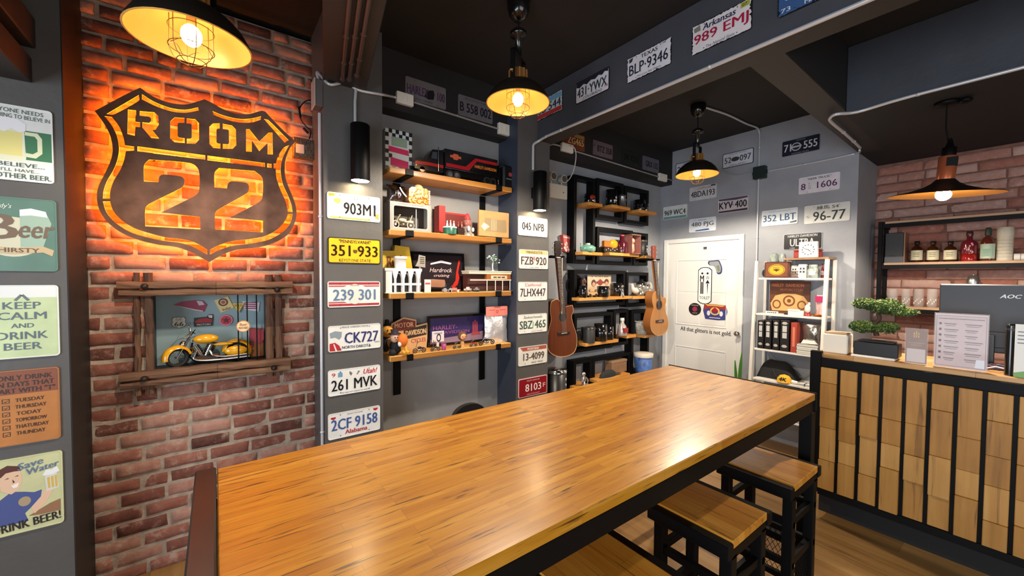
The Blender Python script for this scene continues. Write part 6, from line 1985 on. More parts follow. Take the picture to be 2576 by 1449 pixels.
z1a, z1b = box_frame('tall narrow black box frame with two shelves beside the hanging red carton', 1444, 1498, 444, 663, [(1481, 1516, 510, 519), (1466, 1516, 634, 644)])
z2, = box_frame('black box frame with pewter tankard, second in the top row', 1502, 1569, 455, 552, [(1539, 1586, 518, 530)])
z3, = box_frame('black box frame with black mug, last of the top row', 1572, 1632, 473, 564, [(1607, 1652, 530, 541)])
z4, = box_frame('wide black box frame holding the amber and red bottles', 1502, 1592, 575, 666, [(1534, 1608, 637, 648)])
z5, = box_frame('narrow black box frame with a black tumbler above the guitar headstock', 1595, 1630, 586, 668, [(1628, 1650, 643, 651)])
z6, = box_frame('wide black box frame with picture and black mugs', 1445, 1573.5, 680, 771, [(1457, 1590, 747, 755)])
z7, = box_frame('black box frame with the black and white teapot', 1576, 1631, 685, 771, [(1592, 1640, 745, 752)])
z8, = box_frame('black box frame with black mugs, lower row beside the brown guitar', 1445, 1542, 788, 881, [(1473, 1556, 859, 867)])
z9, = box_frame('narrow black box frame with a small red bottle figure', 1544, 1581, 779, 868, [(1577, 1600, 843, 850)])
z10, = box_frame('tall narrow black box frame with a patterned cup behind the natural guitar', 1589, 1633, 780, 938, [(1622, 1650, 842, 850)])
box_frame('low black box frame with the silver skeleton figure', 1443, 1490, 905, 985, [(1452, 1488, 972, 980)])
z12, = box_frame('low wide black box frame holding a cap and a wooden box', 1491, 1586, 894, 962, [(1502, 1585, 948, 957)])
z11 = px(1470, 972, y=SYF).z

BLKCER = mat('black_glazed_ceramic', (16, 16, 18), .12, coat=.5)


def gp(name, label, cat, u0, u1, v0, v1, y, zs, group=None):
    cx, w, a, b = ext(u0, u1, v0, v1, y=y)
    t = thing(name, label, cat, (cx, y, zs + .0005), 0, group)
    return t, w, max(px((u0 + u1) / 2, v0, y=y).z - zs, .03)


def mug(label, u0, u1, v0, v1, y, zs, m=None, side=1, emblem=None):
    t, w, h = gp('mug', label, 'mug', u0, u1, v0, v1, y, zs, 'black mugs on the guitar wall')
    r = w * .8
    c = (-side * w * .18, 0, 0)
    MB().lathe([(r * .85, 0), (r, .006), (r, h), (r - .004, h), (r - .005, .01), (0, .01)], c, 24).build('cup', m or BLKCER, t)
    pts = [(c[0] + side * (r - .002 + .022 * math.sin(PI * k / 8)), 0, h * (.2 + .6 * k / 8)) for k in range(9)]
    MB().tube(pts, .0045, 6).build('handle', m or BLKCER, t)
    if emblem:
        MB().prism([(c[0] + a * .014, h * .5 + b * .014) for a, b in ((-1, .4), (-.4, 1), (.4, 1), (1, .4), (.5, -1), (-.5, -1))], -r - .0012, -r + .004).build('emblem', C(emblem, .4), t)
    return t


YI = 2.65
mug('black mug on the top shelf of the tall frame', 1470, 1490, 488, 512, YI + .05, z1a, side=-1)
t, w, h = gp('model_motorcycle', 'tiny red and chrome model motorcycle beside the black mug', 'model', 1482, 1500, 487, 512, YI - .02, z1a)
MB().ell((0, 0, h * .6), (w * .8, .012, h * .3), 10, 6).build('fuel_tank', C((150, 44, 26), .25), t)
MB().ell((.2 * w, -.005, h * .3), (w * .5, .012, h * .25), 10, 6).build('engine', CHROME, t)
for s in (-.6, .6):
    MB().cyl((s * w, -.004, h * .2), (s * w, .004, h * .2), h * .2, n=14).build('wheel', RUB, t)
mug('large black beer mug in the second frame of the top row', 1524, 1548, 478, 524, YI + .05, z2, side=-1, emblem=(190, 190, 186))
t, w, h = gp('skull_figure', 'small chrome skull figure before the large black beer mug', 'figurine', 1541, 1551, 500, 521, YI - .035, z2)
MB().lathe([(w, 0), (w * .6, h * .2), (w * .5, h * .55), (0, h * .6)], n=12).ell((0, 0, h * .76), (w * .85, w * .8, h * .24), 10, 8).build('figure_body', CHROME, t)
t, w, h = gp('tankard', 'pewter tankard beside the large black beer mug', 'tankard', 1558, 1572, 488, 526, YI - .01, z2)
MB().lathe([(w, 0), (w * .85, h * .1), (w * .75, h * .75), (w * .85, h * .85), (w * .4, h * .97), (0, h)], n=20).build('tankard_body', STEEL, t)
MB().tube(bez([(w * .7, 0, h * .7), (w * 1.5, 0, h * .6), (w * .8, 0, h * .2)], 5), .003, 6).build('handle', STEEL, t)
mug('black mug in the last frame of the top row', 1595, 1618, 504, 535, YI + .05, z3, side=-1)
for lb, u0, u1, v0, v1 in (('chrome shot cup before the black mug of the top row', 1606, 1614, 514, 532), ('chrome shot cup at the end of the top row', 1621, 1629, 513, 536)):
    t, w, h = gp('shot_cup', lb, 'cup', u0, u1, v0, v1, YI - .03, z3)
    MB().lathe([(w * .75, 0), (w, h), (w * .9, h), (w * .65, .006), (0, .006)], n=16).build('cup', CHROME, t)
    MB().shell([(w * .95, h * .55), (w * 1.0, h * .6), (w * .97, h * .65)], n=16).build('band', BLACKM, t)
t, w, h = gp('ceramic_pot', 'sea green ceramic pot on the lower shelf of the tall frame', 'pot', 1461, 1496, 612, 636, YI - .015, z1b)
JADE = mat('jade_glaze', (112, 164, 146), .25, var=(20, .2), coat=.4)
MB().lathe([(w * .7, 0), (w * .9, h * .15), (w * .92, h * .55), (w * .6, h * .78), (w * .3, h * .82), (0, h * .82)], n=8, sy=.7).build('pot_body', JADE, t)
MB().lathe([(w * .25, h * .8), (w * .22, h), (0, h * 1.02)], n=12).build('lid', C((190, 206, 196), .3), t)
MB().tube(bez([(-w * .75, 0, h * .6), (-w * 1.0, 0, h * .55), (-w * 1.02, 0, h * .95)], 5), .006, 6).build('spout', JADE, t)
# red carton pinned to the wall
t, w, h = prop('popcorn_carton', 'red and white printed carton hung on the wall behind the tall frame', 'carton', 1416, 1435, 591, 635, 2.755)
MB().prism([(-w, h), (.9 * w, .95 * h), (.7 * w, 0), (-.45 * w, .05 * h)], 0, .044).build('carton', C((178, 74, 70), .5), t)
m = MB()
for k, (a, b) in enumerate(((-.5, .25), (-.15, .12), (.2, .3), (.5, .15), (0, .5), (-.3, .45))):
    m.prism([(a * w - .016, b * h), (a * w, b * h + .02), (a * w + .016, b * h), (a * w, b * h - .016)], -.001, 0)
m.prism([(-.9 * w, .9 * h), (.85 * w, .86 * h), (.84 * w, .8 * h), (-.86 * w, .84 * h)], -.001, 0)
m.build('print', C((222, 196, 190), .5), t)

t, w, h = gp('amber_ornament', 'amber glass ornament with an added glow in the wide frame', 'ornament', 1517, 1553, 602, 639, YI + .02, z4)
MB().box(-w, w, -.02, .03, 0, h * .4, .006).build('base', C((40, 26, 22), .3), t)
MB().box(-w, -.1 * w, -.018, .02, h * .4, h * .85, .004).build('side_block', AMB, t)
MB().ell((.35 * w, -.005, h * .65), (w * .6, .03, h * .35), 14, 9).build('globe', mat('amber_globe', (232, 140, 26), .2, emit=((232, 130, 20), .35), coat=.4), t)  # faint glow added to the globe, which is no lamp
m = MB()
for k in range(6): m.ell(((-.8 + .3 * k) * w, -.022, h * (.18 + .1 * (k % 2))), (.007, .006, .008), 8, 5)
m.build('relief', C((200, 196, 190), .2, .6), t)
t, w, h = gp('bottle', 'dark red glass bottle in the wide frame', 'bottle', 1556, 1573, 591, 639, YI, z4)
MB().lathe([(w * .95, 0), (w, .01), (w, h * .55), (w * .45, h * .72), (w * .4, h * .95), (0, h * .95)], n=18).build('bottle_body', C((72, 20, 32), .12, coat=.5), t)
MB().lathe([(w * .46, h * .93), (w * .46, h), (0, h)], n=14).build('cap', C((160, 60, 70), .3), t)
m = MB()
for k in range(4): m.ell((-.6 * w, -w * .85, h * (.15 + .12 * k)), (.004, .004, .006), 6, 5)
m.build('relief', C((190, 150, 160), .3), t)
t, w, h = gp('glass_jar', 'square glass jar holding a pink pig figure in the wide frame', 'jar', 1578, 1600, 591, 641, YI - .02, z4)
MB().box(-w, w, -w * .8, w * .8, 0, .006).box(-w, -w + .003, -w * .8, w * .8, .006, h * .95).box(w - .003, w, -w * .8, w * .8, .006, h * .95).build('jar_body', C((150, 96, 86), .1), t)
MB().box(-w * 1.03, w * 1.03, -w * .84, w * .84, h * .95, h, .001).build('lid', C((150, 120, 100), .3, .4), t)
PK = C((228, 158, 136), .5)
MB().lathe([(.006, 0), (w * .4, h * .1), (w * .35, h * .45), (w * .2, h * .5), (0, h * .5)], (0, 0, .008), 14).ell((0, -.003, h * .68), (w * .4, w * .4, h * .15), 12, 8).build('figurine', PK, t)
t, w, h = gp('tumbler', 'matt black tumbler in the narrow frame above the headstock', 'tumbler', 1607, 1622, 605, 645, YI + .04, z5)
MB().lathe([(w * .9, 0), (w, .01), (w, h), (w - .004, h), (w - .005, .01), (0, .01)], n=20).build('cup', C((38, 38, 36), .5), t)
MB().shell([(w * 1.01, h * .9), (w * 1.02, h * .95), (w * 1.01, h)], n=20).build('rim', C((60, 60, 58), .4), t)
t, w, h = gp('figurine', 'tiny silver figure beside the matt black tumbler', 'figurine', 1624, 1630, 616, 646, YI - .035, z5)
MB().lathe([(w, 0), (w * .5, h * .3), (w * .7, h * .6), (w * .3, h * .75), (0, h * .76)], n=10).ell((0, 0, h * .87), (w * .5, w * .5, h * .13), 8, 6).build('figure_body', CHROME, t)

t, w, h = gp('tin_picture', 'cream tin picture with two heads and a red emblem behind the black mugs', 'picture', 1478, 1537, 692, 746, 2.735, z6)
MB().box(-w, w, .0, .006, 0, h, .001).build('panel', mat('cream_print', (206, 186, 160), .5, var=(9, .12)), t)
MB().text('THE TRUE LINE OF RIDERS', 0, .93 * h, 1.5 * w, .07 * h, 0, bold=.03).build('lettering', C((70, 54, 44), .5), t)
MB().ell((-.5 * w, .0, .62 * h), (.2 * w, .003, .17 * h), 12, 7).ell((.6 * w, .0, .68 * h), (.2 * w, .003, .14 * h), 12, 7).build('portrait_motif', C((92, 50, 42), .5), t)
MB().ell((-.5 * w, -.002, .56 * h), (.13 * w, .003, .11 * h), 12, 7).ell((.6 * w, -.002, .6 * h), (.13 * w, .003, .1 * h), 12, 7).build('face_motif', C((206, 150, 120), .5), t)
MB().prism([(-.2 * w, .68 * h), (.05 * w, .82 * h), (.3 * w, .68 * h), (.2 * w, .55 * h), (.05 * w, .5 * h), (-.1 * w, .55 * h)], -.002, 0).box(-.28 * w, .38 * w, -.003, 0, .6 * h, .7 * h).build('emblem', C((140, 62, 58), .5), t)
MB().prism([(-.9 * w, .3 * h), (.9 * w, .36 * h), (.9 * w, .3 * h), (-.9 * w, .26 * h)], -.002, 0).build('rule', C((120, 80, 60), .5), t)
mug('black mug before the brown bust, first on the wide shelf', 1456, 1474, 719, 747, YI - .02, z6, side=-1)
t, w, h = gp('bust', 'dark brown carved bust behind the first black mug', 'bust', 1459, 1475, 697, 745, 2.735, z6)
MB().lathe([(w, 0), (w * .8, h * .2), (w * .95, h * .5), (w * .5, h * .62), (w * .7, h * .8), (w * .3, h), (0, h)], n=14).build('bust_body', mat('brown_resin', (62, 36, 30), .45, bump=(40, 1.0)), t)
MB().ell((0, -w * .6, h * .76), (w * .3, w * .2, h * .08), 8, 6).build('face', C((92, 60, 46), .45), t)
mug('black mug before the cream tin picture', 1502, 1527, 720, 749, YI - .02, z6, side=-1)
mug('taller black mug at the end of the wide shelf', 1542, 1564, 712, 747, YI + .04, z6, side=1, emblem=(200, 200, 204))
t, w, h = gp('model_car', 'small cream model car lying before the tin picture', 'model car', 1477, 1502, 727, 745, YI - .03, z6)
MB().box(-w, w, -.014, .014, h * .2, h * .6, .006).box(-.5 * w, .4 * w, -.012, .012, h * .6, h, .006).build('car_body', C((196, 156, 110), .35), t)
for s in (-.6, .6): MB().cyl((s * w, -.016, h * .22), (s * w, .016, h * .22), h * .22, n=12).build('wheel', RUB, t)
t, w, h = gp('figurine', 'slim silver figure at the edge of the wide frame shelf', 'figurine', 1562, 1569, 716, 747, YI - .04, z6)
MB().lathe([(w, 0), (w * .6, h * .3), (w * .4, h * .7), (0, h * .72)], n=10).ell((0, 0, h * .86), (w * .7, w * .7, h * .14), 8, 6).build('figure_body', CHROME, t)
t, w, h = gp('wall_clock', 'round black dial partly hidden behind the wide frame', 'clock', 1437, 1480, 690, 745, 2.735, 1.0)
t.location.z = px(1450, 718, y=2.79).z
t.location.y = 2.785
MB().cyl((-.02, 0, 0), (-.02, .0145, 0), .11, n=32).build('dial', BLACKM, t)
ring(circle(-.02, 0, .114, 32), circle(-.02, 0, .104, 32), -.006, .014, (m := MB())); m.build('rim', C((46, 46, 48), .3), t)
m = MB()
for k in range(12):
    m.cyl((-.02 + .09 * math.cos(k * PI / 6), -.001, .09 * math.sin(k * PI / 6)), (-.02 + .09 * math.cos(k * PI / 6), .002, .09 * math.sin(k * PI / 6)), .004, n=6)
m.build('hour_mark', C((170, 170, 170), .4), t)
t, w, h = gp('teapot', 'ornate black and white teapot with curled handle', 'teapot', 1588, 1638, 703, 747, YI + .015, z7)
IV = C((226, 220, 208), .25, coat=.4)
m = MB().lathe([(w * .4, 0), (w * .6, h * .15), (w * .62, h * .45), (w * .3, h * .7), (0, h * .72)], n=20, sy=.6)
m.build('pot_body', mat('black_white_glaze', (120, 116, 110), .25, var=(60, .9), coat=.4), t)
ang = [PI * .75 - 2 * PI * .8 * k / 14 for k in range(15)]
MB().tube([(w * .68 + w * .3 * math.cos(q), 0, h * .5 + h * .28 * math.sin(q)) for q in ang], w * .1, 8).build('handle', IV, t)
MB().tube(bez([(-w * .45, 0, h * .3), (-w * .8, 0, h * .4), (-w * .95, 0, h * .72)], 5), [w * .2, w * .2, w * .19, w * .18, w * .17, w * .15, w * .13, w * .11, w * .1, w * .1, w * .1], 8).build('spout', IV, t)
MB().lathe([(w * .3, h * .68), (w * .25, h * .85), (w * .08, h * .88), (w * .1, h), (0, h)], n=14).build('lid', C((30, 28, 28), .2, coat=.4), t)
m = MB()
for k in range(9):
    m.ell((w * .55 * math.cos(k * .7 + 3.4), -w * .33 + .004 * (k % 3), h * (.15 + .06 * k)), (.012, .008, .012), 8, 6)
m.build('relief', IV, t)

t, w, h = gp('canister', 'dark grey ribbed canister in the lower frame beside the brown guitar', 'canister', 1472, 1492, 822, 861, YI - .02, z8)
MB().lathe([(w, 0), (w, h * .86), (w * .96, h * .88), (0, h * .88)], n=20).build('canister_body', C((44, 44, 44), .5), t)
MB().lathe([(w * 1.03, h * .86), (w * 1.03, h * .97), (w * .3, h), (0, h)], n=20).build('lid', C((70, 68, 64), .3, .6), t)
mug('black mug with grey emblem in the lower frame', 1494, 1522, 815, 858, YI - .01, z8, side=-1, emblem=(150, 150, 150))
mug('smaller black patterned mug at the end of the lower frame', 1523, 1543, 820, 855, YI, z8, side=1, emblem=(110, 80, 76))
mug('black mug behind the ribbed canister', 1460, 1477, 824, 858, YI + .085, z8, side=-1)
t, w, h = gp('bottle_figure', 'small red and silver bottle figure in the narrow lower frame', 'bottle', 1557, 1573, 800, 845, YI - .01, z9)
MB().lathe([(w * .9, 0), (w, h * .1), (w * .8, h * .55), (w * .4, h * .7), (w * .35, h * .85), (0, h * .86)], n=16).build('bottle_body', C((186, 176, 170), .25, .4), t)
MB().lathe([(w * .42, h * .84), (w * .42, h), (0, h)], n=12).build('cap', C((210, 206, 200), .3), t)
MB().box(-w * .6, w * .6, -w * 1.02, -w * .6, h * .18, h * .45).build('label_band', C((150, 40, 40), .4), t)
t, w, h = gp('paper_cup', 'white cup with grey pattern behind the natural guitar', 'cup', 1604, 1626, 808, 843, YI + .045, z10)
MB().lathe([(w * .78, 0), (w, h), (w * .93, h), (w * .72, .006), (0, .006)], n=22).build('cup', mat('patterned_cup', (170, 168, 160), .4, var=(40, .5)), t)
MB().shell([(w * 1.01, h * .95), (w * 1.04, h * .98), (w * 1.0, h)], n=22).build('rim', C((226, 222, 214), .4), t)
t, w, h = gp('drink_cup', 'blue and white printed drink cup below the natural guitar', 'cup', 1603, 1634, 889, 934, 2.60, .70)
w *= .86
t.location.z = .001
zz0, zz1 = px(1620, 934, y=2.60).z, px(1620, 889, y=2.60).z
m = MB().lathe([(w * .8, zz0 - .03), (w, zz1), (w * .92, zz1), (w * .75, zz0 - .02), (0, zz0 - .02)], n=22)
m.build('cup', mat('blue_print', (70, 104, 170), .4, var=(16, .5)), t)
MB().lathe([(w * 1.03, zz1 - .035), (w * 1.06, zz1 + .005), (w * .5, zz1 + .012), (0, zz1 + .012)], n=22).build('lid', C((212, 204, 190), .4), t)
MB().cyl((0, 0, 0), (0, 0, zz0 - .03), .03, n=16).lathe([(.09, 0), (.09, .02), (0, .02)], n=20).box(-.08, .08, -.08, .08, zz0 - .045, zz0 - .03).build('stand', BLACKM, t)
t, w, h = gp('skeleton_figure', 'silver skeleton figure in the low frame', 'figurine', 1457, 1479, 934, 974, YI - .03, z11)
m = MB().ell((-.1 * w, 0, h * .82), (w * .42, w * .4, h * .17), 12, 8).lathe([(w * .5, 0), (w * .3, h * .1), (w * .2, h * .62), (0, h * .64)], n=10)
for k in range(4): m.tube([(w * .55 * math.cos(q), w * .3 * math.sin(q), h * (.35 + .08 * k)) for q in [2 * PI * i / 12 for i in range(12)]], .004, 5, True)
m.build('bones', CHROME, t)
MB().tube(bez([(w * .3, 0, h * .6), (w * .8, -.01, h * .4), (w * .5, -.02, h * .15)], 5), .006, 6).ell((w * .5, -.02, h * .12), (.012, .01, .012), 8, 6).build('arm', CHROME, t)
t, w, h = gp('wooden_box', 'pale wooden box in the low wide frame', 'box', 1533, 1571, 905, 940, 2.71, z12)
MB().box(-w, w, -.03, .06, 0, h * .82, .002).build('box_body', mat('cedar', (146, 112, 82), .5, var=(20, .15)), t)
MB().box(-w * 1.02, w * 1.02, -.033, .062, h * .82, h, .002).build('lid', C((160, 126, 94), .5), t)
t, w, h = gp('cap', 'dark grey cap lying in the low wide frame', 'cap', 1506, 1562, 929, 950, YI - .01, z12)
MB().lathe([(1, 0), (.95, h * .45), (.6, h * .85), (0, h)], (-.2 * w, 0, 0), 18, w * .7, .035).build('crown', C((40, 40, 44), .8), t)
MB().ell((.55 * w, -.0, h * .2), (w * .42, .028, .006), 12, 6).build('visor', C((70, 64, 62), .7), t)
# speaker bin at the foot of the second pillar
t, w, h = gp('metal_bin', 'black drum bin with chrome lid behind the table beside the second pillar', 'bin', 1377, 1418, 922, 1000, 2.62, 0)
h = px(1398, 926, y=2.62).z
MB().lathe([(w * .95, 0), (w, .01), (w, h - .03), (0, h - .03)], n=28).build('drum', C((20, 20, 22), .35), t)
MB().lathe([(w * 1.02, h - .035), (w * 1.02, h - .01), (w * .6, h), (w * .2, h + .006), (0, h + .006)], n=28).build('lid', CHROME, t)
m = MB()
for k in range(4): m.ell((.35 * w, -w * .93, h - .09 - .05 * k), (.008, .006, .014), 8, 5)
m.build('lettering', C((190, 190, 190), .4), t)


# ------------------------------------------------------------------ guitars on wall hangers
def guitar(label, pts_body, u_head, vh0, vh1, u_neck, v_join, hole, bridge, y, mtop, mside, cut, dark_bridge):
    cxy = px(u_head, vh0, y=y)
    bot = max(pts_body, key=lambda p: p[1])
    zb_ = px(bot[0], bot[1], y=y).z
    G = lambda u, v: (px(u, v, y=y).x - cxy.x, px(u, v, y=y).z - zb_)
    t = thing('acoustic_guitar', label, 'guitar', (cxy.x, y, zb_), 0, 'guitars hung on the wall')
    body = [G(*p) for p in pts_body]
    body = smooth_poly(body, 4, 60)
    n = len(body)
    D = .09
    vs = [(a, 0, b) for a, b in body] + [(a, D, b) for a, b in body]
    MB().add(vs, [(i, (i + 1) % n, n + (i + 1) % n, n + i) for i in range(n)], True).add(vs[n:], [tuple(range(n))]).build('side_rim', mside, t)
    MB().add([(a, -.001, b) for a, b in body], [tuple(range(n))]).build('soundboard', mtop, t)
    cx = sum(p[0] for p in body) / n
    cz = sum(p[1] for p in body) / n
    inn = [(cx + (a - cx) * .975, cz + (b - cz) * .98) for a, b in body]
    ring(body, inn, -.0025, -.001, (m := MB())); m.build('binding', C((206, 160, 110), .4), t)
    hx_, hz_ = G(*hole)
    MB().prism(circle(hx_, hz_, .047, 24), -.0022, -.0012).build('sound_hole', C((18, 12, 10), .7), t)
    ring(circle(hx_, hz_, .058, 28), circle(hx_, hz_, .048, 28), -.0022, -.001, (m := MB())); m.build('rosette', C((96, 58, 36), .4), t)
    bx_, bz_ = G(*bridge)
    MB().box(bx_ - .075, bx_ + .075, -.010, -.001, bz_ - .016, bz_ + .016, .003).build('bridge', C((40, 26, 20), .4) if dark_bridge else C((70, 34, 22), .4), t)
    MB().box(bx_ - .036, bx_ + .036, -.013, -.010, bz_ - .001, bz_ + .003).build('saddle', C((230, 224, 210), .3), t)
    nx0, nz0 = G(u_neck, v_join)
    hx0, hz0 = G(u_head, vh1)
    # neck and fingerboard from the sound hole to the nut
    f = lambda w0, w1, y0, y1: MB().add([(nx0 - w0, y0, nz0), (nx0 + w0, y0, nz0), (hx0 + w1, y0, hz0), (hx0 - w1, y0, hz0), (nx0 - w0, y1, nz0), (nx0 + w0, y1, nz0), (hx0 + w1, y1, hz0), (hx0 - w1, y1, hz0)],
                                        [(0, 1, 2, 3), (4, 7, 6, 5), (0, 4, 5, 1), (1, 5, 6, 2), (2, 6, 7, 3), (3, 7, 4, 0)])
    f(.026, .021, -.012, -.003).build('fingerboard', C((58, 34, 24), .4), t)
    f(.022, .018, -.003, .02).build('neck', mside, t)
    m = MB()
    for k in range(14):
        s = 1 - (1 - 2 ** (-(k + 1) / 12.0)) * 1.45
        if s < 0: break
        a, b = nx0 + (hx0 - nx0) * s, nz0 + (hz0 - nz0) * s
        m.box(a - .023, a + .023, -.0135, -.012, b - .001, b + .001)
    m.build('fret', C((190, 186, 176), .3, .9), t)
    m = MB()
    for k in range(6):
        o = -.017 + .0068 * k
        m.cyl((bx_ + o * 1.5, -.014, bz_), (hx0 + o, -.0145, hz0), .0006, n=4, caps=False)
    m.build('string', C((210, 206, 196), .3, .8), t)
    MB().box(nx0 - .029, nx0 - .0265, -.0125, -.003, nz0, hz0).build('neck_edge', C((226, 206, 176), .4), t).location = (0, 0, 0)
    MB().box(hx0 - .022, hx0 + .022, -.015, -.003, hz0 - .002, hz0 + .004).build('nut', C((232, 226, 214), .4), t)
    hh = G(u_head, vh0)[1]
    hd = MB().prism([(hx0 - .022, hz0 + .004), (hx0 + .022, hz0 + .004), (hx0 + .036, hz0 + .04), (hx0 + .038, hh - .01), (hx0 + .02, hh), (hx0 - .02, hh), (hx0 - .038, hh - .01), (hx0 - .036, hz0 + .04)], -.004, .012).build('headstock', C((34, 22, 18), .3) if dark_bridge else C((122, 54, 36), .4), t)
    for s in (-1, 1):
        for k in range(3):
            zz = hz0 + .045 + (hh - hz0 - .07) * k / 2
            MB().cyl((hx0 + s * .03, -.010, zz), (hx0 + s * .03, .002, zz), .004, n=8).cyl((hx0 + s * .036, .004, zz), (hx0 + s * .05, .004, zz), .0025, n=6).ell((hx0 + s * .056, .004, zz), (.008, .004, .006), 8, 6).build('tuning_peg', CHROME, hd)
    return t, cxy.x + hx0, zb_ + hz0


MAHO = wood('mahogany_top', [(0.2, (64, 26, 10)), (0.5, (98, 46, 20)), (0.9, (116, 58, 28))], (3, .6), .8, .3, .35, .2, axis=2, seam=0)
MAHS = mat('mahogany_side', (76, 34, 15), .35, coat=.3)
SPRU = wood('spruce_top', [(0.2, (150, 94, 42)), (0.5, (182, 124, 62)), (0.9, (198, 146, 84))], (3, .6), .8, .35, .3, .15, axis=2, seam=0)
SPRS = mat('honey_side', (150, 92, 44), .4, coat=.3)
c5 = lambda pts: [(1280 + a / 2.375, 400 + b / 2.375) for a, b in pts]
g1, gx, gz = guitar('brown cutaway acoustic guitar hung beside the second pillar', c5([(250, 860), (262, 845), (292, 838), (335, 880), (352, 878), (380, 872), (386, 905), (375, 940), (385, 990), (404, 1050), (406, 1110), (390, 1155), (350, 1178), (300, 1182), (255, 1165), (232, 1135), (228, 1080), (240, 1010), (252, 960), (246, 910)]),
                    1403, 606, 648, 1417, 789, (1415, 797), (1417.5, 838), 2.60, MAHO, MAHS, True, True)
m = MB().box(gx - .06, gx + .06, 2.622, 2.645, gz - .005, gz + .02, .003).cyl((gx, 2.64, gz + .01), (gx, 2.80, gz + .01), .012, n=10).box(gx - .04, gx + .04, 2.785, 2.80, gz - .06, gz + .07, .003)
for s in (-1, 1): m.cyl((gx + s * .054, 2.63, gz + .008), (gx + s * .054, 2.57, gz + .008), .008, n=8)
tag(m.build('guitar_hanger', BLACKM), 'black wall hanger holding the brown guitar', 'hanger', None)
c9 = lambda pts: [(1380 + a * .22084, 660 + b * .22084) for a, b in pts]
g2, gx, gz = guitar('pale natural acoustic guitar hung beside the toilet door', c9([(1180, 400), (1195, 350), (1225, 328), (1262, 350), (1290, 395), (1325, 402), (1338, 440), (1325, 500), (1330, 560), (1355, 640), (1362, 720), (1340, 790), (1290, 830), (1235, 835), (1185, 800), (1160, 740), (1160, 660), (1178, 580), (1195, 520), (1182, 460)]),
                    1645, 618, 655, 1656.5, 756, (1658, 767), (1659, 808), 2.505, SPRU, SPRS, False, False)
m = MB().box(gx - .06, gx + .06, 2.528, 2.55, gz - .005, gz + .02, .003).cyl((gx, 2.545, gz + .01), (gx, 2.80, gz + .01), .012, n=10)
for s in (-1, 1): m.cyl((gx + s * .054, 2.54, gz + .008), (gx + s * .054, 2.47, gz + .008), .008, n=8)
tag(m.build('guitar_hanger', BLACKM), 'black wall hanger holding the pale natural guitar', 'hanger', None)

# black backrest of a chair pushed in behind the table
q0, q1 = px(1148, 1036, y=1.9), px(1216, 1022, y=1.9)
cx = (q0.x + q1.x) / 2
zt = px(1182, 1017, y=1.9).z
t = thing('bar_chair', 'black round-backed bar chair just showing above the table edge before the alcove', 'chair', (cx, 1.9, 0))
w = (q1.x - q0.x) / 2 + .02
m = MB()
arc = [(w * math.cos(q), .04 * math.sin(q), 0) for q in [PI * k / 16 for k in range(17)]]
m.prism([(w * math.cos(q), zt - .10 + .10 * math.sin(q) ** .7) for q in [PI * k / 16 for k in range(17)]] + [(-w, zt - .22), (w, zt - .22)], 0, .03)
m.build('backrest', C((18, 18, 20), .55), t)
MB().lathe([(w * .95, .70), (w, .72), (w, .745), (w * .9, .755), (0, .755)], (0, -.14, 0), 24).build('seat', C((20, 20, 22), .5), t)
for sx in (-1, 1):
    MB().box(sx * w * .8 - .012, sx * w * .8 + .012, .002, .026, .74, zt - .2).build('back_post', BLACKM, t)
    for sy in (-.26, -.02):
        MB().cyl((sx * w * .6, sy, .70), (sx * w * .8, sy + (.04 if sy > -.1 else -.04), 0), .013, n=10).build('leg', BLACKM, t)


# ------------------------------------------------------------------ toilet door
DL, DR, DZ = 2.728, 1.824, 2.047
d = struct('door_1', MB().box(XD - .014, XD - .0005, DR + .05, DL - .05, 0.01, DZ - .05), WHITE)
m = MB().box(XD - .03, XD - .0005, DL - .05, DL, 0, DZ, .004).box(XD - .03, XD - .0005, DR, DR + .05, 0, DZ, .004).box(XD - .03, XD - .0005, DR + .05, DL - .05, DZ - .05, DZ, .004)
m.build('door_frame', WHITE, d)
dw0, dw1 = DR + .05, DL - .05
m = MB()


def moulding(mb, ya, yb, za, zb_, r=.012):
    """A raised rectangular bead on the door face."""
    x0 = XD - .014
    for a0, a1, b0, b1 in ((ya, ya + r, za, zb_), (yb - r, yb, za, zb_), (ya + r, yb - r, za, za + r), (ya + r, yb - r, zb_ - r, zb_)):
        mb.box(x0 - .006, x0 - .0001, a0, a1, b0, b1, .003)
    return mb


ym = (dw0 + dw1) / 2
for (za, zb_) in ((.18, .80), (1.05, 1.80)):
    moulding(m, dw0 + .11, dw1 - .11, za, zb_)
    mm = 6
    for ya, yb in ((dw0 + .135, ym - .01), (ym + .01, dw1 - .135)):
        for c, e in ([(za + .025, zb_ - .025)] if za < .5 else [(za + .025, (za + zb_) / 2 - .01), ((za + zb_) / 2 + .01, zb_ - .025)]):
            m.box(XD - .0165, XD - .0141, ya, yb, c, e, .001)
m.build('door_panel', WHITE, d)
q = px(1857, 839, x=XD - .03)
m = MB()
m.cyl((XD - .014, q.y, q.z), (XD - .022, q.y, q.z), .034, n=24).cyl((XD - .02, q.y, q.z), (XD - .05, q.y, q.z), .012, n=14)
m.build('door_rose', STEEL, d)
m = MB(); m.M = Matrix.Translation((XD - .066, q.y, q.z)); m.ell((0, 0, 0), (.022, .03, .03), 18, 12); m.build('door_knob', CHROME, d)


def dp(name, label, cat, u0, u1, v0, v1, dx=.0155, grp=None):
    x = XD - dx
    cy, w, z0, z1 = ext(u0, u1, v0, v1, x=x)
    return thing(name, label, cat, (x, cy, (z0 + z1) / 2), -PI / 2, grp), w, (z1 - z0) / 2


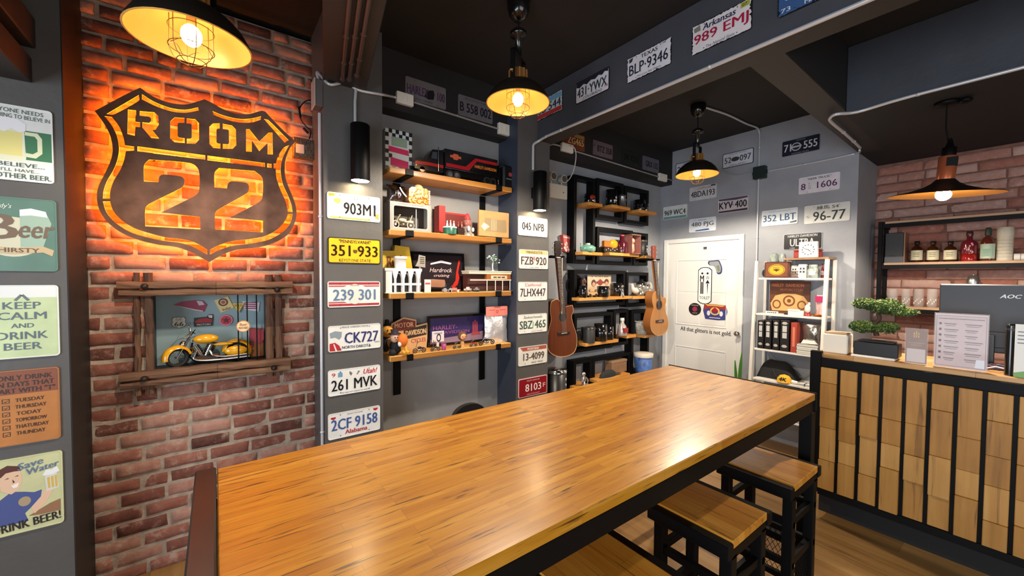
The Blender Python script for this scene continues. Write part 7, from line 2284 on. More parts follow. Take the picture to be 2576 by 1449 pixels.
t, w, h = dp('viewer_tag', 'tiny dark plate near the top of the toilet door', 'tag', 1770, 1778, 621, 627)
MB().box(-w, w, -.004, .0, -h, h, .001).build('tag_plate', C((60, 58, 56), .4), t)
MB().box(-w * .5, w * .5, -.005, -.004, -h * .4, h * .4).build('slot', C((110, 108, 104), .4), t)
t, w, h = dp('toilet_sign', 'tall white toilet sign with M and W figures on the door', 'sign', 1756, 1791, 672, 765)
def notch(w, h, r):
    return [(-w, -h + r), (-w + r * .6, -h + r * .6), (-w + r, -h + .2 * r), (-.45 * w, -h + .2 * r), (-.3 * w, -h), (.3 * w, -h), (.45 * w, -h + .2 * r), (w - r, -h + .2 * r), (w - r * .6, -h + r * .6), (w, -h + r),
            (w, h - r), (w - r * .6, h - r * .6), (w - r, h - .2 * r), (.45 * w, h - .2 * r), (.3 * w, h), (-.3 * w, h), (-.45 * w, h - .2 * r), (-w + r, h - .2 * r), (-w + r * .6, h - r * .6), (-w, h - r)]
MB().prism(notch(w, h, .03), -.003, 0).build('edge', C((30, 30, 30), .4), t)
MB().prism(notch(w - .008, h - .008, .028), -.0045, -.003).build('panel', C((236, 236, 232), .4), t)
m = MB()
for s in (-1, 1):
    m.prism(circle(s * w * .38, h * .66, .012, 16), -.0052, -.0045)
m.text('M', -.4 * w, .38 * h, .55 * w, .34 * h, -.0045, bold=.03).text('W', .4 * w, .42 * h, .5 * w, .2 * h, -.0045)
m.prism([(.4 * w, .32 * h), (.1 * w, .12 * h), (.7 * w, .12 * h)], -.005, -.0045)
m.box(-.62 * w, -.46 * w, -.005, -.0045, -.45 * h, .2 * h).box(-.34 * w, -.18 * w, -.005, -.0045, -.45 * h, .2 * h).box(-.43 * w, -.37 * w, -.005, -.0045, -.45 * h, .2 * h)
m.prism([(.32 * w, .1 * h), (.48 * w, .1 * h), (.41 * w, -.45 * h), (.38 * w, -.45 * h)], -.005, -.0045)
m.text('TOILET', 0, -.66 * h, 1.5 * w, .16 * h, -.0045, bold=.01)
m.build('lettering', C((28, 28, 28), .4), t)
t, w, h = dp('pistol_sign', 'grey and blue pistol shaped sign pointing down on the toilet door', 'sign', 1781, 1817, 655, 690)
GUN = [(-w, .6 * h), (-.9 * w, .95 * h), (-.2 * w, .98 * h), (.5 * w, h), (.75 * w, .6 * h), (w, -.1 * h), (.95 * w, -.8 * h), (.6 * w, -h), (.3 * w, -.85 * h), (.1 * w, -.2 * h), (-.2 * w, .25 * h), (-.7 * w, .3 * h)]
MB().prism(smooth_poly(GUN, 3, 70), -.004, 0).build('edge', C((56, 66, 110), .4), t)
MB().prism(smooth_poly([(a * .82 + .02 * w, b * .82 + .04 * h) for a, b in GUN], 3, 70), -.0055, -.004).build('panel', C((150, 156, 160), .35), t)
MB().prism([(.2 * w, .2 * h), (.6 * w, .3 * h), (.75 * w, -.5 * h), (.45 * w, -.6 * h)], -.0062, -.0055).build('grip_print', C((120, 130, 110), .4), t)
t, w, h = dp('round_sign', 'round black record-like sign with a pink centre on the toilet door', 'sign', 1733, 1764, 762, 793)
MB().prism(circle(0, 0, w, 32, h), -.004, 0).build('panel', C((26, 24, 26), .35), t)
MB().prism(circle(0, 0, .4 * w, 20, .4 * h), -.005, -.004).build('emblem', C((150, 44, 76), .4), t)
MB().text('MOTORCYCLES', 0, .62 * h, 1.1 * w, .18 * h, -.004, bold=.02).text('GARAGE', 0, -.62 * h, .8 * w, .16 * h, -.004, bold=.02).build('lettering', C((190, 180, 170), .4), t)
t, w, h = dp('emblem_sign', 'colourful red and blue shield sign with two white discs on the toilet door', 'sign', 1769, 1830, 765, 805)
MB().prism([(-w * .9, h), (w * .9, h * .92), (w, .1 * h), (.85 * w, -.9 * h), (.3 * w, -h), (-.8 * w, -.95 * h), (-w, .1 * h)], -.004, 0).build('panel', C((60, 66, 128), .4), t)
MB().prism([(-w * .88, .95 * h), (w * .88, .88 * h), (w * .9, .3 * h), (.5 * w, .45 * h), (0, -.1 * h), (-.5 * w, .45 * h), (-.92 * w, .25 * h)], -.005, -.004).build('upper_field', C((150, 52, 48), .4), t)
MB().prism([(-w * .85, .95 * h), (w * .85, .88 * h), (w * .6, .7 * h), (0, .75 * h), (-.6 * w, .72 * h)], -.006, -.005).build('crest', C((220, 166, 70), .4), t)
ring(circle(0, .1 * h, .4 * w, 24, .5 * h), circle(0, .1 * h, .28 * w, 24, .34 * h), -.0065, -.005, (m := MB())); m.build('arc_band', C((226, 190, 110), .4), t)
MB().prism([(0, .6 * h), (.15 * w, .4 * h), (.25 * w, .05 * h), (0, -.1 * h), (-.25 * w, .05 * h), (-.15 * w, .4 * h)], -.007, -.0065).build('centre_emblem', C((160, 30, 46), .4), t)
m = MB()
for s in (-1, 1): m.prism(circle(s * .52 * w, -.18 * h, .14 * w, 16, .32 * h), -.0062, -.005)
m.box(-.45 * w, .45 * w, -.006, -.004, -.78 * h, -.7 * h)
m.build('disc', C((222, 220, 224), .4), t)
a, b = px(1712, 829, x=XD - .015), px(1840, 840, x=XD - .015)
t = thing('door_lettering', 'black lettering All that glitters is not gold across the toilet door', 'lettering', (XD - .0146, (a.y + b.y) / 2, (a.z + b.z) / 2), -PI / 2)
MB().text('All that glitters is not gold.', 0, 0, a.y - b.y, .062, 0, bold=.018, depth=.0008).build('lettering', C((40, 38, 38), .5), t)

# ------------------------------------------------------------------ white ladder shelf
LX = lambda z: 3.98 + .075 * z
Y0, Y1 = 1.085, 1.60
TIER = [(1.596, 4.115), (1.262, 4.08), (.934, 4.06), (.655, 4.04), (.33, 4.01)]
WW = mat('whitewashed_wood', (220, 216, 208), .5, var=(9, .08), bump=(30, .3))
t = thing('ladder_shelf', 'white leaning ladder shelf beside the toilet door crammed with ornaments', 'shelf', (4.2, 1.34, 0))
ox, oy = 4.2, 1.34
for yy in (Y0 - .025, Y1):
    m = MB()
    a0, a1 = LX(0) - ox, LX(1.76) - ox
    m.add([(a0, yy - oy, 0), (a0 + .035, yy - oy, 0), (a1 + .035, yy - oy, 1.755), (a1, yy - oy, 1.755), (a0, yy + .025 - oy, 0), (a0 + .035, yy + .025 - oy, 0), (a1 + .035, yy + .025 - oy, 1.755), (a1, yy + .025 - oy, 1.755)],
          [(0, 1, 2, 3), (4, 7, 6, 5), (0, 4, 5, 1), (1, 5, 6, 2), (2, 6, 7, 3), (3, 7, 4, 0)])
    m.build('front_stile', WW, t)
    MB().box(4.325 - ox, 4.355 - ox, yy - oy, yy + .025 - oy, 0, 1.755, .002).build('back_stile', WW, t)
for k, (z, x0) in enumerate(TIER):
    MB().box(x0 + .012 - ox, 4.324 - ox, Y0 + .001 - oy, Y1 - .001 - oy, z - .018, z, .002).build('shelf_board', WW, t)
MB().box(4.13 - ox, 4.35 - ox, Y0 - .02 - oy, 1.39 - oy, 1.7555, 1.775, .002).build('top_board', mat('cedar', (146, 112, 82)), t)
m = MB().cyl((4.315 - ox, Y0 + .01 - oy, .9), (4.315 - ox, Y1 - .01 - oy, .36), .003, n=6).cyl((4.309 - ox, Y0 + .01 - oy, .36), (4.309 - ox, Y1 - .01 - oy, .9), .003, n=6)
m.build('cross_brace', C((190, 190, 190), .4, .6), t)


def lp(name, label, cat, u0, u1, v0, v1, x, zs, group=None):
    cy, w, z0, z1 = ext(u0, u1, v0, v1, x=x)
    t = thing(name, label, cat, (x, cy, zs + .0005), -PI / 2, group)
    return t, w, max(px((u0 + u1) / 2, v0, x=x).z - zs, .02)


zt0 = 1.7755
t, w, h = lp('clock', 'square white clock standing on top of the ladder shelf', 'clock', 2009, 2057, 617, 657, 4.19, zt0)
MB().box(-w, w, 0, .03, 0, 2 * w, .004).build('case', C((236, 234, 230), .35), t)
h = 2 * w
m = MB()
for k in range(12):
    a = k * PI / 6
    m.prism([(.62 * w * math.sin(a) + p, w + .62 * w * math.cos(a) + q) for p, q in ((-.003, -.006), (.003, -.006), (.003, .006), (-.003, .006))], -.001, 0)
m.build('hour_mark', C((80, 76, 74), .4), t)
m = MB()
for a, L, r in ((2.3, .42, .003), (-1.2, .55, .0022)):
    m.prism([(-r * math.cos(a), w + r * math.sin(a)), (r * math.cos(a), w - r * math.sin(a)), (L * w * math.sin(a) + r * math.cos(a) * .5, w + L * w * math.cos(a) - r * math.sin(a) * .5), (L * w * math.sin(a) - r * math.cos(a) * .5, w + L * w * math.cos(a) + r * math.sin(a) * .5)], -.002, -.001)
m.build('clock_hand', C((60, 50, 50), .4), t)
t, w, h = lp('red_tin', 'red tin behind the square white clock', 'tin', 1999, 2067, 628, 657, 4.27, zt0)
MB().box(-w, w, -.03, .04, 0, h * .8, .008).build('tin_body', C((160, 54, 46), .4), t)
MB().box(-w * 1.02, w * 1.02, -.032, .042, h * .8, h, .006).build('lid', C((176, 66, 54), .4), t)
GLS = mat('smoky_glass', (150, 160, 154), .12, coat=.5, var=(30, .4), bump=(30, .6))
t, w, h = lp('glass_car', 'grey-green glass model car on the ladder shelf behind the wooden plaque', 'model car', 1922, 1984, 638, 664, 4.27, 1.597)
h = px(1950, 636, x=4.27).z - 1.597
MB().box(-w, w, -.03, .03, h * .2, h * .6, .03).box(-.55 * w, .2 * w, -.026, .026, h * .55, h, .03).build('car_body', GLS, t)
for s in (-.62, .62):
    MB().cyl((s * w, -.036, h * .18), (s * w, .036, h * .18), h * .18, n=16).build('wheel', C((90, 96, 92), .2), t)
MB().ell((.6 * w, -.02, h * .7), (.3 * w, .03, h * .28), 12, 8).build('headlamp', GLS, t)
t, w, h = lp('oval_plaque', 'brown wooden plaque with a yellow oval emblem on the ladder shelf', 'plaque', 1923, 1986, 659, 697, 4.17, 1.5965)
MB().box(-w, w, 0, .03, 0, h, .003).build('panel', C((86, 46, 30), .4), t)
MB().box(-w + .014, w - .014, -.002, 0, .012, h - .012).build('inset', C((116, 66, 40), .4), t)
MB().prism(circle(0, h * .5, w * .66, 28, h * .34), -.004, -.002).build('oval', C((226, 160, 38), .4), t)
ring(circle(0, h * .5, w * .6, 28, h * .3), circle(0, h * .5, w * .57, 28, h * .28), -.005, -.004, (m := MB()))
m.text('EAGLE', 0, h * .62, w * .5, h * .08, -.004, bold=.03).prism([(-.3 * w, h * .5), (0, h * .56), (.3 * w, h * .5), (.1 * w, h * .44), (0, h * .38), (-.1 * w, h * .44)], -.005, -.004)
m.build('emblem', C((70, 40, 20), .4), t)
for lb, u0, u1, v0, v1, dx in (('small white lantern house with windows beside the oval plaque', 1990, 2007, 668, 681, .02), ('white lantern house with gable, beside the silver jar', 2007, 2029, 665, 694, -.01)):
    t, w, h = lp('lantern_house', lb, 'lantern', u0, u1, v0, v1, 4.18 + dx, 1.5965)
    MB().box(-w, w, 0, .04, 0, h * .85, .001).prism([(-w, h * .85), (w, h * .85), (.8 * w, h), (-.8 * w, h)], 0, .04).build('house_body', C((226, 222, 214), .4), t)
    m = MB()
    for i in (-1, 1):
        for j in (.45, .68):
            m.box(i * .35 * w - .2 * w, i * .35 * w + .2 * w, -.001, 0, j * h - .07 * h, j * h + .07 * h)
    m.build('window_print', C((60, 64, 66), .4), t)
t, w, h = lp('wire_basket', 'small brown wire basket before the lantern houses', 'basket', 1984, 2006, 682, 696, 4.14, 1.5965)
m = MB()
for k in range(7): m.cyl((-w + 2 * w * k / 6, 0, 0), (-w + 2 * w * k / 6, 0, h), .0016, n=5).cyl((-w + 2 * w * k / 6, .04, 0), (-w + 2 * w * k / 6, .04, h), .0016, n=5)
for zz in (.1, .5, .95): m.tube([(-w, 0, h * zz), (w, 0, h * zz), (w, .04, h * zz), (-w, .04, h * zz)], .0018, 5, True)
m.box(-w, w, 0, .04, 0, .003)
m.build('basket_wire', C((96, 60, 44), .5), t)
t, w, h = lp('glass_jar', 'silver glass storage jar at the end of the ladder shelf tier', 'jar', 2031, 2062, 666, 692, 4.17, 1.5965)
MB().lathe([(w * .9, 0), (w, .01), (w, h * .6), (w * .7, h * .75), (w * .75, h * .8), (w * .75, h), (0, h)], n=20).build('jar_body', GLS, t)
MB().box(-w * .5, w * .5, -w * 1.02, -w * .9, h * .2, h * .5).build('label_patch', C((206, 206, 200), .4), t)
t, w, h = lp('red_bottle', 'thin red bottle against the stile of the ladder shelf', 'bottle', 2065, 2073, 664, 690, 4.19, 1.5965)
MB().lathe([(w, 0), (w, h * .6), (w * .45, h * .78), (w * .45, h), (0, h)], n=14).build('bottle_body', C((140, 40, 40), .25), t)
MB().shell([(w * 1.02, h * .2), (w * 1.02, h * .5)], n=14).build('label_band', C((206, 190, 180), .4), t)
# second tier
z = TIER[1][0] + .0005
t, w, h = lp('sepia_sign', 'square brown sign with a pale engine print leaning at the back of the ladder shelf', 'sign', 1936, 2038, 708, 787, 4.26, z)
h = px(1987, 708, x=4.26).z - z
MB().box(-w, w, 0, .012, 0, h, .002).build('panel', mat('sepia_print', (94, 52, 34), .4, var=(7, .3)), t)
MB().prism([(-.95 * w, .3 * h), (-.7 * w, .55 * h), (-.3 * w, .62 * h), (.3 * w, .62 * h), (.7 * w, .55 * h), (.95 * w, .35 * h), (.8 * w, .1 * h), (-.85 * w, .08 * h)], -.001, 0).build('engine_print', C((196, 154, 96), .4), t)
m = MB()
ring(circle(0, .4 * h, .3 * w, 24, .17 * h), circle(0, .4 * h, .22 * w, 24, .12 * h), -.002, -.001, m)
for s in (-1, 1):
    ring(circle(s * .62 * w, .28 * h, .22 * w, 20, .14 * h), circle(s * .62 * w, .28 * h, .15 * w, 20, .1 * h), -.002, -.001, m)
m.prism(circle(0, .4 * h, .1 * w, 16, .06 * h), -.002, -.001)
m.build('wheel_print', C((112, 62, 36), .4), t)
MB().text('HARLEY  DAVIDSON', -.1 * w, .88 * h, 1.6 * w, .1 * h, 0, bold=.03).text('MOTORCYCLES', .1 * w, .74 * h, 1.1 * w, .07 * h, 0, bold=.02).build('lettering', C((196, 110, 70), .4), t)
t, w, h = lp('small_block', 'small white printed block before the sepia sign', 'ornament', 1926, 1956, 783, 793, 4.12, z)
MB().box(-w, w, 0, .02, 0, h, .001).build('block', C((226, 222, 216), .4), t)
m = MB()
for k in range(5): m.box((-.7 + .32 * k) * w, (-.5 + .32 * k) * w, -.001, 0, .3 * h, .7 * h)
m.build('print', C((60, 60, 60), .4), t)
t, w, h = lp('notebook', 'white paperback lying before the sepia sign', 'book', 1982, 2022, 779, 793, 4.13, z)
MB().box(-w, w, 0, .06, 0, h * .8, .001).build('pages', C((222, 218, 206), .5), t)
MB().box(-w * 1.02, w * .4, -.004, .05, h * .8, h).build('cover', C((236, 234, 230), .4), t)
MB().box(-w * 1.5, -w * 1.02, .0, .05, 0, h * .3).build('strap', C((30, 28, 28), .5), t)
t, w, h = lp('snow_globe', 'small white and red snow globe on the ladder shelf', 'ornament', 2022, 2041, 760, 792, 4.14, z)
MB().lathe([(w, 0), (w * .85, h * .22), (0, h * .22)], n=16).build('base', C((150, 40, 36), .4), t)
MB().ell((0, 0, h * .52), (w * .8, w * .8, h * .32), 14, 10).ell((.4 * w, 0, h * .86), (w * .35, w * .35, h * .14), 10, 7).build('globe', C((226, 220, 210), .2, coat=.4), t)
t, w, h = lp('snack_bag', 'pink and white snack bag beside the stile of the ladder shelf', 'bag', 2050, 2076, 743, 792, 4.17, z)
crumple(w, h, .04, 5).build('bag', C((214, 180, 176), .35), t)
MB().prism([(-.9 * w, .96 * h), (.9 * w, .96 * h), (.85 * w, .72 * h), (-.9 * w, .66 * h)], -.012, .004).build('print', C((206, 50, 110), .35), t)
t, w, h = lp('plate', 'orange saucer before the pink snack bag', 'plate', 2036, 2072, 782, 795, 4.135, z)
MB().lathe([(w * .5, 0), (w, .014), (w * .95, .016), (w * .5, .006), (0, .006)], (0, w * .8, 0), 22).build('saucer', C((170, 84, 34), .3), t)
MB().ell((0, w * .8, .013), (w * .5, w * .4, .010), 12, 6).build('snack', C((206, 140, 60), .5), t)
# third tier
z = TIER[2][0] + .0005
for k, (lb, u0, u1) in enumerate((('first of four black binders with silver labels, beside the toilet door', 1905, 1921), ('second of four black binders from the toilet door', 1923, 1940), ('third of four black binders from the toilet door', 1943, 1960), ('widest black binder, beside the red book', 1962, 1985))):
    t, w, h = lp('binder', lb, 'binder', u0, u1, 806, 884 + k, 4.075, z, 'black binders on the ladder shelf')
    w *= .97
    MB().box(-w, w, 0, .2, 0, h, .003).build('cover', C((28, 26, 26), .4), t)
    MB().box(-w * .5, w * .5, -.001, 0, .42 * h, .82 * h).build('spine_label', C((190, 190, 186), .35), t)
    m = MB()
    for f in (.9, .16):
        m.prism([(-.7 * w, f * h), (-.3 * w, (f + .05) * h), (.3 * w, (f + .05) * h), (.7 * w, f * h), (.3 * w, (f - .04) * h), (-.3 * w, (f - .04) * h)], -.001, 0)
    m.build('emblem', C((176, 172, 166), .35), t)
    MB().box(-w * .55, w * .55, -.002, -.001, .6 * h, .625 * h).build('print', C((60, 58, 56), .4), t)
t, w, h = lp('book', 'red hardback book beside the black binders', 'book', 1989, 2004, 812, 889, 4.075, z)
MB().box(-w, w, 0, .17, 0, h, .002).build('cover', C((160, 62, 46), .45), t)
MB().box(-w * .4, w * .4, -.001, 0, .2 * h, .85 * h).build('spine_print', C((206, 120, 90), .45), t)
zs = z
for k in range(5):
    cy, w, _, _ = ext(2004 - k % 2, 2056 + (k % 3), 880, 886, x=4.07)
    th = .017
    t = thing('magazine', ('lowest', 'second lowest', 'middle', 'second highest', 'topmost')[k] + ' magazine of the flat stack on the ladder shelf', 'magazine', (4.07 + .003 * (k % 2), cy, zs), -PI / 2, 'flat stack of magazines')
    MB().box(-w, w, 0, .16, 0, th - .003).build('pages', C((206 - 6 * (k % 2), 202, 192), .6), t)
    MB().box(-w - .001, w + .001, -.001, .161, th - .003, th - .0005).build('cover', C((150, 146, 138), .45) if k % 2 else C((176, 176, 172), .45), t)
    zs += th
t, w, h = lp('foil_cushion', 'shiny silver wrapped pack on top of the magazine stack', 'pack', 2013, 2072, 813, 867, 4.10, zs)
h = px(2042, 813, x=4.10).z - zs
crumple(w, h, .09, 9).build('pack', mat('dark_silver_wrap', (150, 146, 142), .2, .8, bump=(20, .8)), t)
MB().prism([(-.9 * w, .02 * h), (-.7 * w, .2 * h), (.3 * w, .18 * h), (.6 * w, .04 * h)], -.006, .006).build('white_tag', C((228, 226, 220), .4), t)
# fourth tier and below
z = TIER[3][0] + .0005
t, w, h = lp('black_bag', 'black cloth bag slumped on the lowest visible tier of the ladder shelf', 'bag', 1903, 2000, 905, 968, 4.135, z)
h = px(1940, 906, x=4.135).z - z
m = MB()
vs, fs = [], []
N = 16
for j in range(N + 1):
    for i in range(N + 1):
        x, s = -1 + 2 * i / N, j / N
        hh = h * (.95 - .45 * max(x, -.2) ** 2 + .08 * noise.noise(Vector((x * 3, s * 3, 1)))) * (1 - (2 * s - 1) ** 2) ** .5
        vs.append((w * x, .17 * s, max(hh * (1 - abs(x) ** 6), 0.0)))
for j in range(N):
    for i in range(N):
        fs.append((j * (N + 1) + i, j * (N + 1) + i + 1, (j + 1) * (N + 1) + i + 1, (j + 1) * (N + 1) + i))
m.add(vs, fs, True).build('bag', C((18, 18, 20), .8), t)
MB().tube(bez([(-.3 * w, .05, h * .7), (0, -.01, h * .3), (.3 * w, -.014, .004)], 6), .006, 6).build('strap', C((26, 26, 28), .7), t)
t, w, h = lp('cap', 'yellow cap with black lettering before the black cloth bag', 'cap', 1951, 1990, 943, 970, 4.055, z)
h = px(1970, 943, x=4.055).z - z
MB().lathe([(1, 0), (.95, h * .45), (.6, h * .85), (0, h)], (0, .03, 0), 20, w, .045).build('crown', C((226, 172, 40), .7), t)
MB().text('4K', 0, h * .45, w * 1.0, h * .5, -.013, bold=.06, shear=.2).build('lettering', C((26, 22, 16), .6), t)
MB().ell((0, -.012, .0065), (w * .8, .03, .006), 14, 6).build('visor', C((206, 156, 36), .7), t)
t, w, h = lp('cup', 'small white cup lying beside the yellow cap', 'cup', 1990, 2006, 958, 970, 4.06, z)
MB().cyl((-w, .02, .018), (w * .8, .02, .016), .018, .013, n=18).build('cup', C((228, 226, 220), .3), t)
MB().tube([(.2 * w, .03, .02), (.3 * w, .045, .026), (.5 * w, .03, .02)], .003, 5).build('handle', C((228, 226, 220), .3), t)
t, w, h = lp('paper_bundle', 'bundle of white papers on the lowest visible ladder tier', 'papers', 2008, 2040, 956, 972, 4.06, z)
m = MB()
for k in range(5): m.box(-w + .004 * (k % 2), w - .003 * (k % 3), .0 + .004 * (k % 2), .06, .004 * k, .004 * k + .0035)
m.build('papers', C((206, 206, 204), .6), t)
MB().box(-.1 * w, .1 * w, -.001, .061, 0, .021).build('band', C((80, 80, 84), .5), t)
z = TIER[4][0] + .0005
t, w, h = lp('storage_tray', 'pale blue plastic tray on the bottom tier under the table end', 'tray', 1945, 2034, 1085, 1128, 4.03, z)
m = MB()
ring([(-w, 0), (w, 0), (w, .09), (-w, .09)], [(-w + .004, .004), (w - .004, .004), (w - .004, .086), (-w + .004, .086)], 0, .004, m)
m.prism([(-w * .9, 0), (w * .9, 0), (w, .09), (-w, .09)], 0, .004).prism([(-w * .9, 0), (w * .9, 0), (w, .09), (-w, .09)], .22, .224).box(-w, -w + .004, .004, .22, .004, .09).box(w - .004, w, .004, .22, .004, .09).box(-w * .9, w * .9, .004, .22, 0, .004)
m.build('tray_body', C((170, 186, 206), .4), t)
MB().box(-w * 1.02, w * 1.02, -.005, .0, .084, .094).build('rim', C((206, 216, 226), .4), t)
t, w, h = lp('cardboard_box', 'brown cardboard box standing in the pale blue tray', 'box', 1955, 2025, 1050, 1100, 4.07, z + .005)
w = min(w, .15)
h = .24
MB().box(-w, w, 0, .15, 0, h, .002).build('carton', mat('kraft_board', (166, 120, 80), .6, var=(10, .08)), t)
MB().box(-.02, .02, -.0008, .0, 0, h).build('packing_tape', C((186, 146, 104), .4), t)
# green leaf plant stems beside the door and a low black bin under it
t = thing('potted_plant', 'green blade plant beside the ladder shelf, showing under the table end', 'plant', (4.06, 1.73, 0))
MB().lathe([(.06, 0), (.075, .2), (.07, .2), (.06, .19), (0, .19)], n=20).build('pot', C((30, 30, 32), .5), t)
m = MB()
for k, (dx, dy, hz) in enumerate(((.0, -.03, .92), (.02, .04, .80), (-.05, .02, .60), (-.10, -.03, .52), (-.18, -.17, .38))):
    P_ = [Vector((0, 0, .18)), Vector((dx * .5, dy * .5, .18 + hz * .5)), Vector((dx, dy, .18 + hz * .75))]
    P_ = bez(P_, 5)
    vs, fs = [], []
    n_ = len(P_)
    for i, p in enumerate(P_):
        wd = .016 * math.sin(PI * (i + .6) / (n_ + .4)) + .002
        vs += [(p.x - wd * .6, p.y - wd, p.z), (p.x + .003, p.y, p.z + .002), (p.x + wd * .2, p.y + wd, p.z)]
    for i in range(n_ - 1):
        fs += [(3 * i, 3 * i + 1, 3 * i + 4, 3 * i + 3), (3 * i + 1, 3 * i + 2, 3 * i + 5, 3 * i + 4)]
    m.add(vs, fs, True)
m.build('leaf', C((62, 126, 40), .45), t)

# ------------------------------------------------------------------ bar counter
CX, CY1, CZ = 3.2, .845, 1.095
CY0 = -1.45
t = thing('bar_counter', 'bar counter with stacked pale wood block panels in black steel frame', 'counter', (CX, 0, 0))
MB().box(.004, .46, CY0, CY1 + .045, CZ - .028, CZ, .003).build('counter_top', COUNTW, t)
MB().box(-.012, .03, CY1 + .0, CY1 + .06, .19, CZ + .012, .002).build('post', BLACKM, t)
MB().box(-.014, .012, CY0, CY1, CZ - .085, CZ - .028, .002).build('top_rail', BLACKM, t)
MB().box(-.012, .012, CY0, CY1, .155, .20, .002).build('bottom_rail', BLACKM, t)
MB().box(.02, .45, CY0, CY1 + .04, .155, CZ - .03).build('carcass', C((22, 20, 20), .6), t)
MB().box(.10, .42, CY0, CY1 + .02, 0, .155).build('plinth', C((16, 15, 15), .7), t)
rnd = random.Random(12)
ys = [CY1, .75] + [.75 - .1003 * k for k in range(1, 23)]
for k in range(len(ys) - 1):
    ya, yb = ys[k] - (.0 if k == 0 else .008), ys[k + 1] + .008
    MB().box(-.004, .018, yb - .016, yb, .2, CZ - .085).build('mullion', BLACKM, t)
    z = .202
    m = MB()
    while z < CZ - .09:
        hh = rnd.uniform(.13, .26)
        if CZ - .088 - (z + hh) < .06: hh = CZ - .088 - z
        pr = rnd.uniform(.004, .028)
        m.box(.0 - pr, .019, yb + .001, ya - .001, z, z + hh - .001, .0025)
        z += hh
    m.build('block_panel', BLOCKW, t)

# things on the counter
def cp(name, label, cat, u0, u1, v0, v1, x, zs=CZ, grp=None):
    cy, w, z0, z1 = ext(u0, u1, v0, v1, x=x)
    t = thing(name, label, cat, (x, cy, zs + .0006), -PI / 2, grp)
    return t, w, px((u0 + u1) / 2, v0, x=x).z - zs


t, w, h = cp('planter_box', 'cream square planter box at the counter end', 'planter', 2070, 2132, 837, 880, 3.26)
MB().box(-w, w, 0, .13, 0, h * .92, .006).build('planter', C((228, 222, 208), .4), t)
MB().box(-w * .92, w * .92, .008, .12, h * .9, h, .004).build('cork_lid', C((176, 144, 112), .6), t)
t, w, h = cp('serving_tray', 'white tray under the bonsai pot', 'tray', 2140, 2252, 874, 893, 3.235)
MB().box(-w, w, 0, .16, 0, .012, .004).build('tray_body', C((232, 230, 226), .35), t)
MB().box(-w * .96, w * .96, .006, .154, .012, .0135).build('inset', C((222, 220, 216), .35), t)
t, w, h = cp('bonsai', 'artificial bonsai with layered green pads in a black oblong pot', 'bonsai', 2148, 2262, 845, 890, 3.275, CZ + .0135)
MB().box(-w, w, -.015, .09, 0, .083, .004).build('pot', C((20, 20, 22), .4), t)
MB().box(-w * .8, w * .8, -.006, .082, .083, .094, .003).build('soil_tray', C((30, 30, 32), .35), t)
tr = lambda u, v: (-(px(u, v, x=3.30).y - t.location.y), px(u, v, x=3.30).z - t.location.z)
pts = [tr(2205, 845), tr(2200, 820), tr(2212, 800), tr(2206, 785), tr(2212, 770)]
MB().tube(bez([(a, .03, b) for a, b in pts], 6), [.014] * 8 + [.011] * 8 + [.009] * 9, 8).tube(bez([(*tr(2204, 786)[:1], .03, tr(2204, 786)[1]), (tr(2240, 790)[0], .02, tr(2240, 790)[1]), (tr(2270, 792)[0], .02, tr(2270, 792)[1])], 5), .006, 6).build('trunk', C((62, 46, 32), .8), t)
rnd = random.Random(21)
lg, ld = MB(), MB()


def pad(u0, u1, v0, v1, n, dep):
    (a0, b1), (a1, b0) = tr(u0, v0), tr(u1, v1)
    for k in range(n):
        q, r = rnd.uniform(0, 2 * PI), rnd.random() ** .5
        x = (a0 + a1) / 2 + (a1 - a0) / 2 * r * math.cos(q)
        y = .03 + dep * r * math.sin(q)
        zt = (b0 + b1) / 2 + (b1 - b0) / 2 * rnd.uniform(-1, 1) * (1 - r * r) ** .5
        p = Vector((x, y, zt))
        mb = lg if zt > (b0 + b1) / 2 + rnd.uniform(-.4, .3) * (b1 - b0) else ld
        for _ in range(5):      # a sprig of short needles
            d_ = Vector((rnd.gauss(0, 1), rnd.gauss(0, 1), rnd.gauss(.6, .6))).normalized()
            s_ = d_.orthogonal().normalized() * .0042
            e = p + d_ * rnd.uniform(.009, .016)
            mid = (p + e) / 2
            mb.add([tuple(p), tuple(mid + s_), tuple(e), tuple(mid - s_)], [(0, 1, 2, 3)])


pad(2145, 2215, 750, 782, 420, .07)
pad(2185, 2275, 752, 795, 640, .08)
pad(2225, 2310, 772, 800, 400, .06)
pad(2138, 2205, 805, 842, 400, .07)
pad(2190, 2262, 808, 843, 260, .07)
lg.build('foliage', C((106, 128, 60), .55), t)
ld.build('foliage', C((60, 84, 42), .6), t)

ACR = mat('clear_acrylic', (240, 240, 244), .05, alpha=.12)
t, w, h = cp('sign_holder', 'small acrylic stand with brown card and gold emblem on the counter', 'sign stand', 2277, 2334, 826, 894, 3.245)
MB().box(-w * 1.06, w * 1.06, -.022, .03, 0, .003).box(-w * 1.04, w * 1.04, -.0014, -.0004, .003, h).build('acrylic_stand', ACR, t)
MB().box(-w * .96, w * .96, 0, .002, .004, h * .97).build('card', C((132, 100, 84), .45), t)
m = MB()
for k in (-1, 0, 1): m.box(k * .2 * w - .05 * w, k * .2 * w + .05 * w, -.0003, 0, h * .74, h * (.88 if k else .92))
m.box(-.3 * w, .3 * w, -.0003, 0, h * .8, h * .815)
m.build('emblem', C((212, 176, 96), .4), t)
MB().box(-.7 * w, .7 * w, -.0003, 0, h * .58, h * .59).box(-.5 * w, .5 * w, -.0003, 0, h * .52, h * .53).build('rule', C((190, 160, 130), .4), t)
MB().box(-.82 * w, .82 * w, -.0003, 0, h * .05, h * .42).build('pale_panel', C((206, 196, 196), .4), t)
t, w, h = cp('menu_stand', 'large acrylic stand with a pale drinks menu on the counter', 'menu stand', 2350, 2487, 790, 908, 3.25)
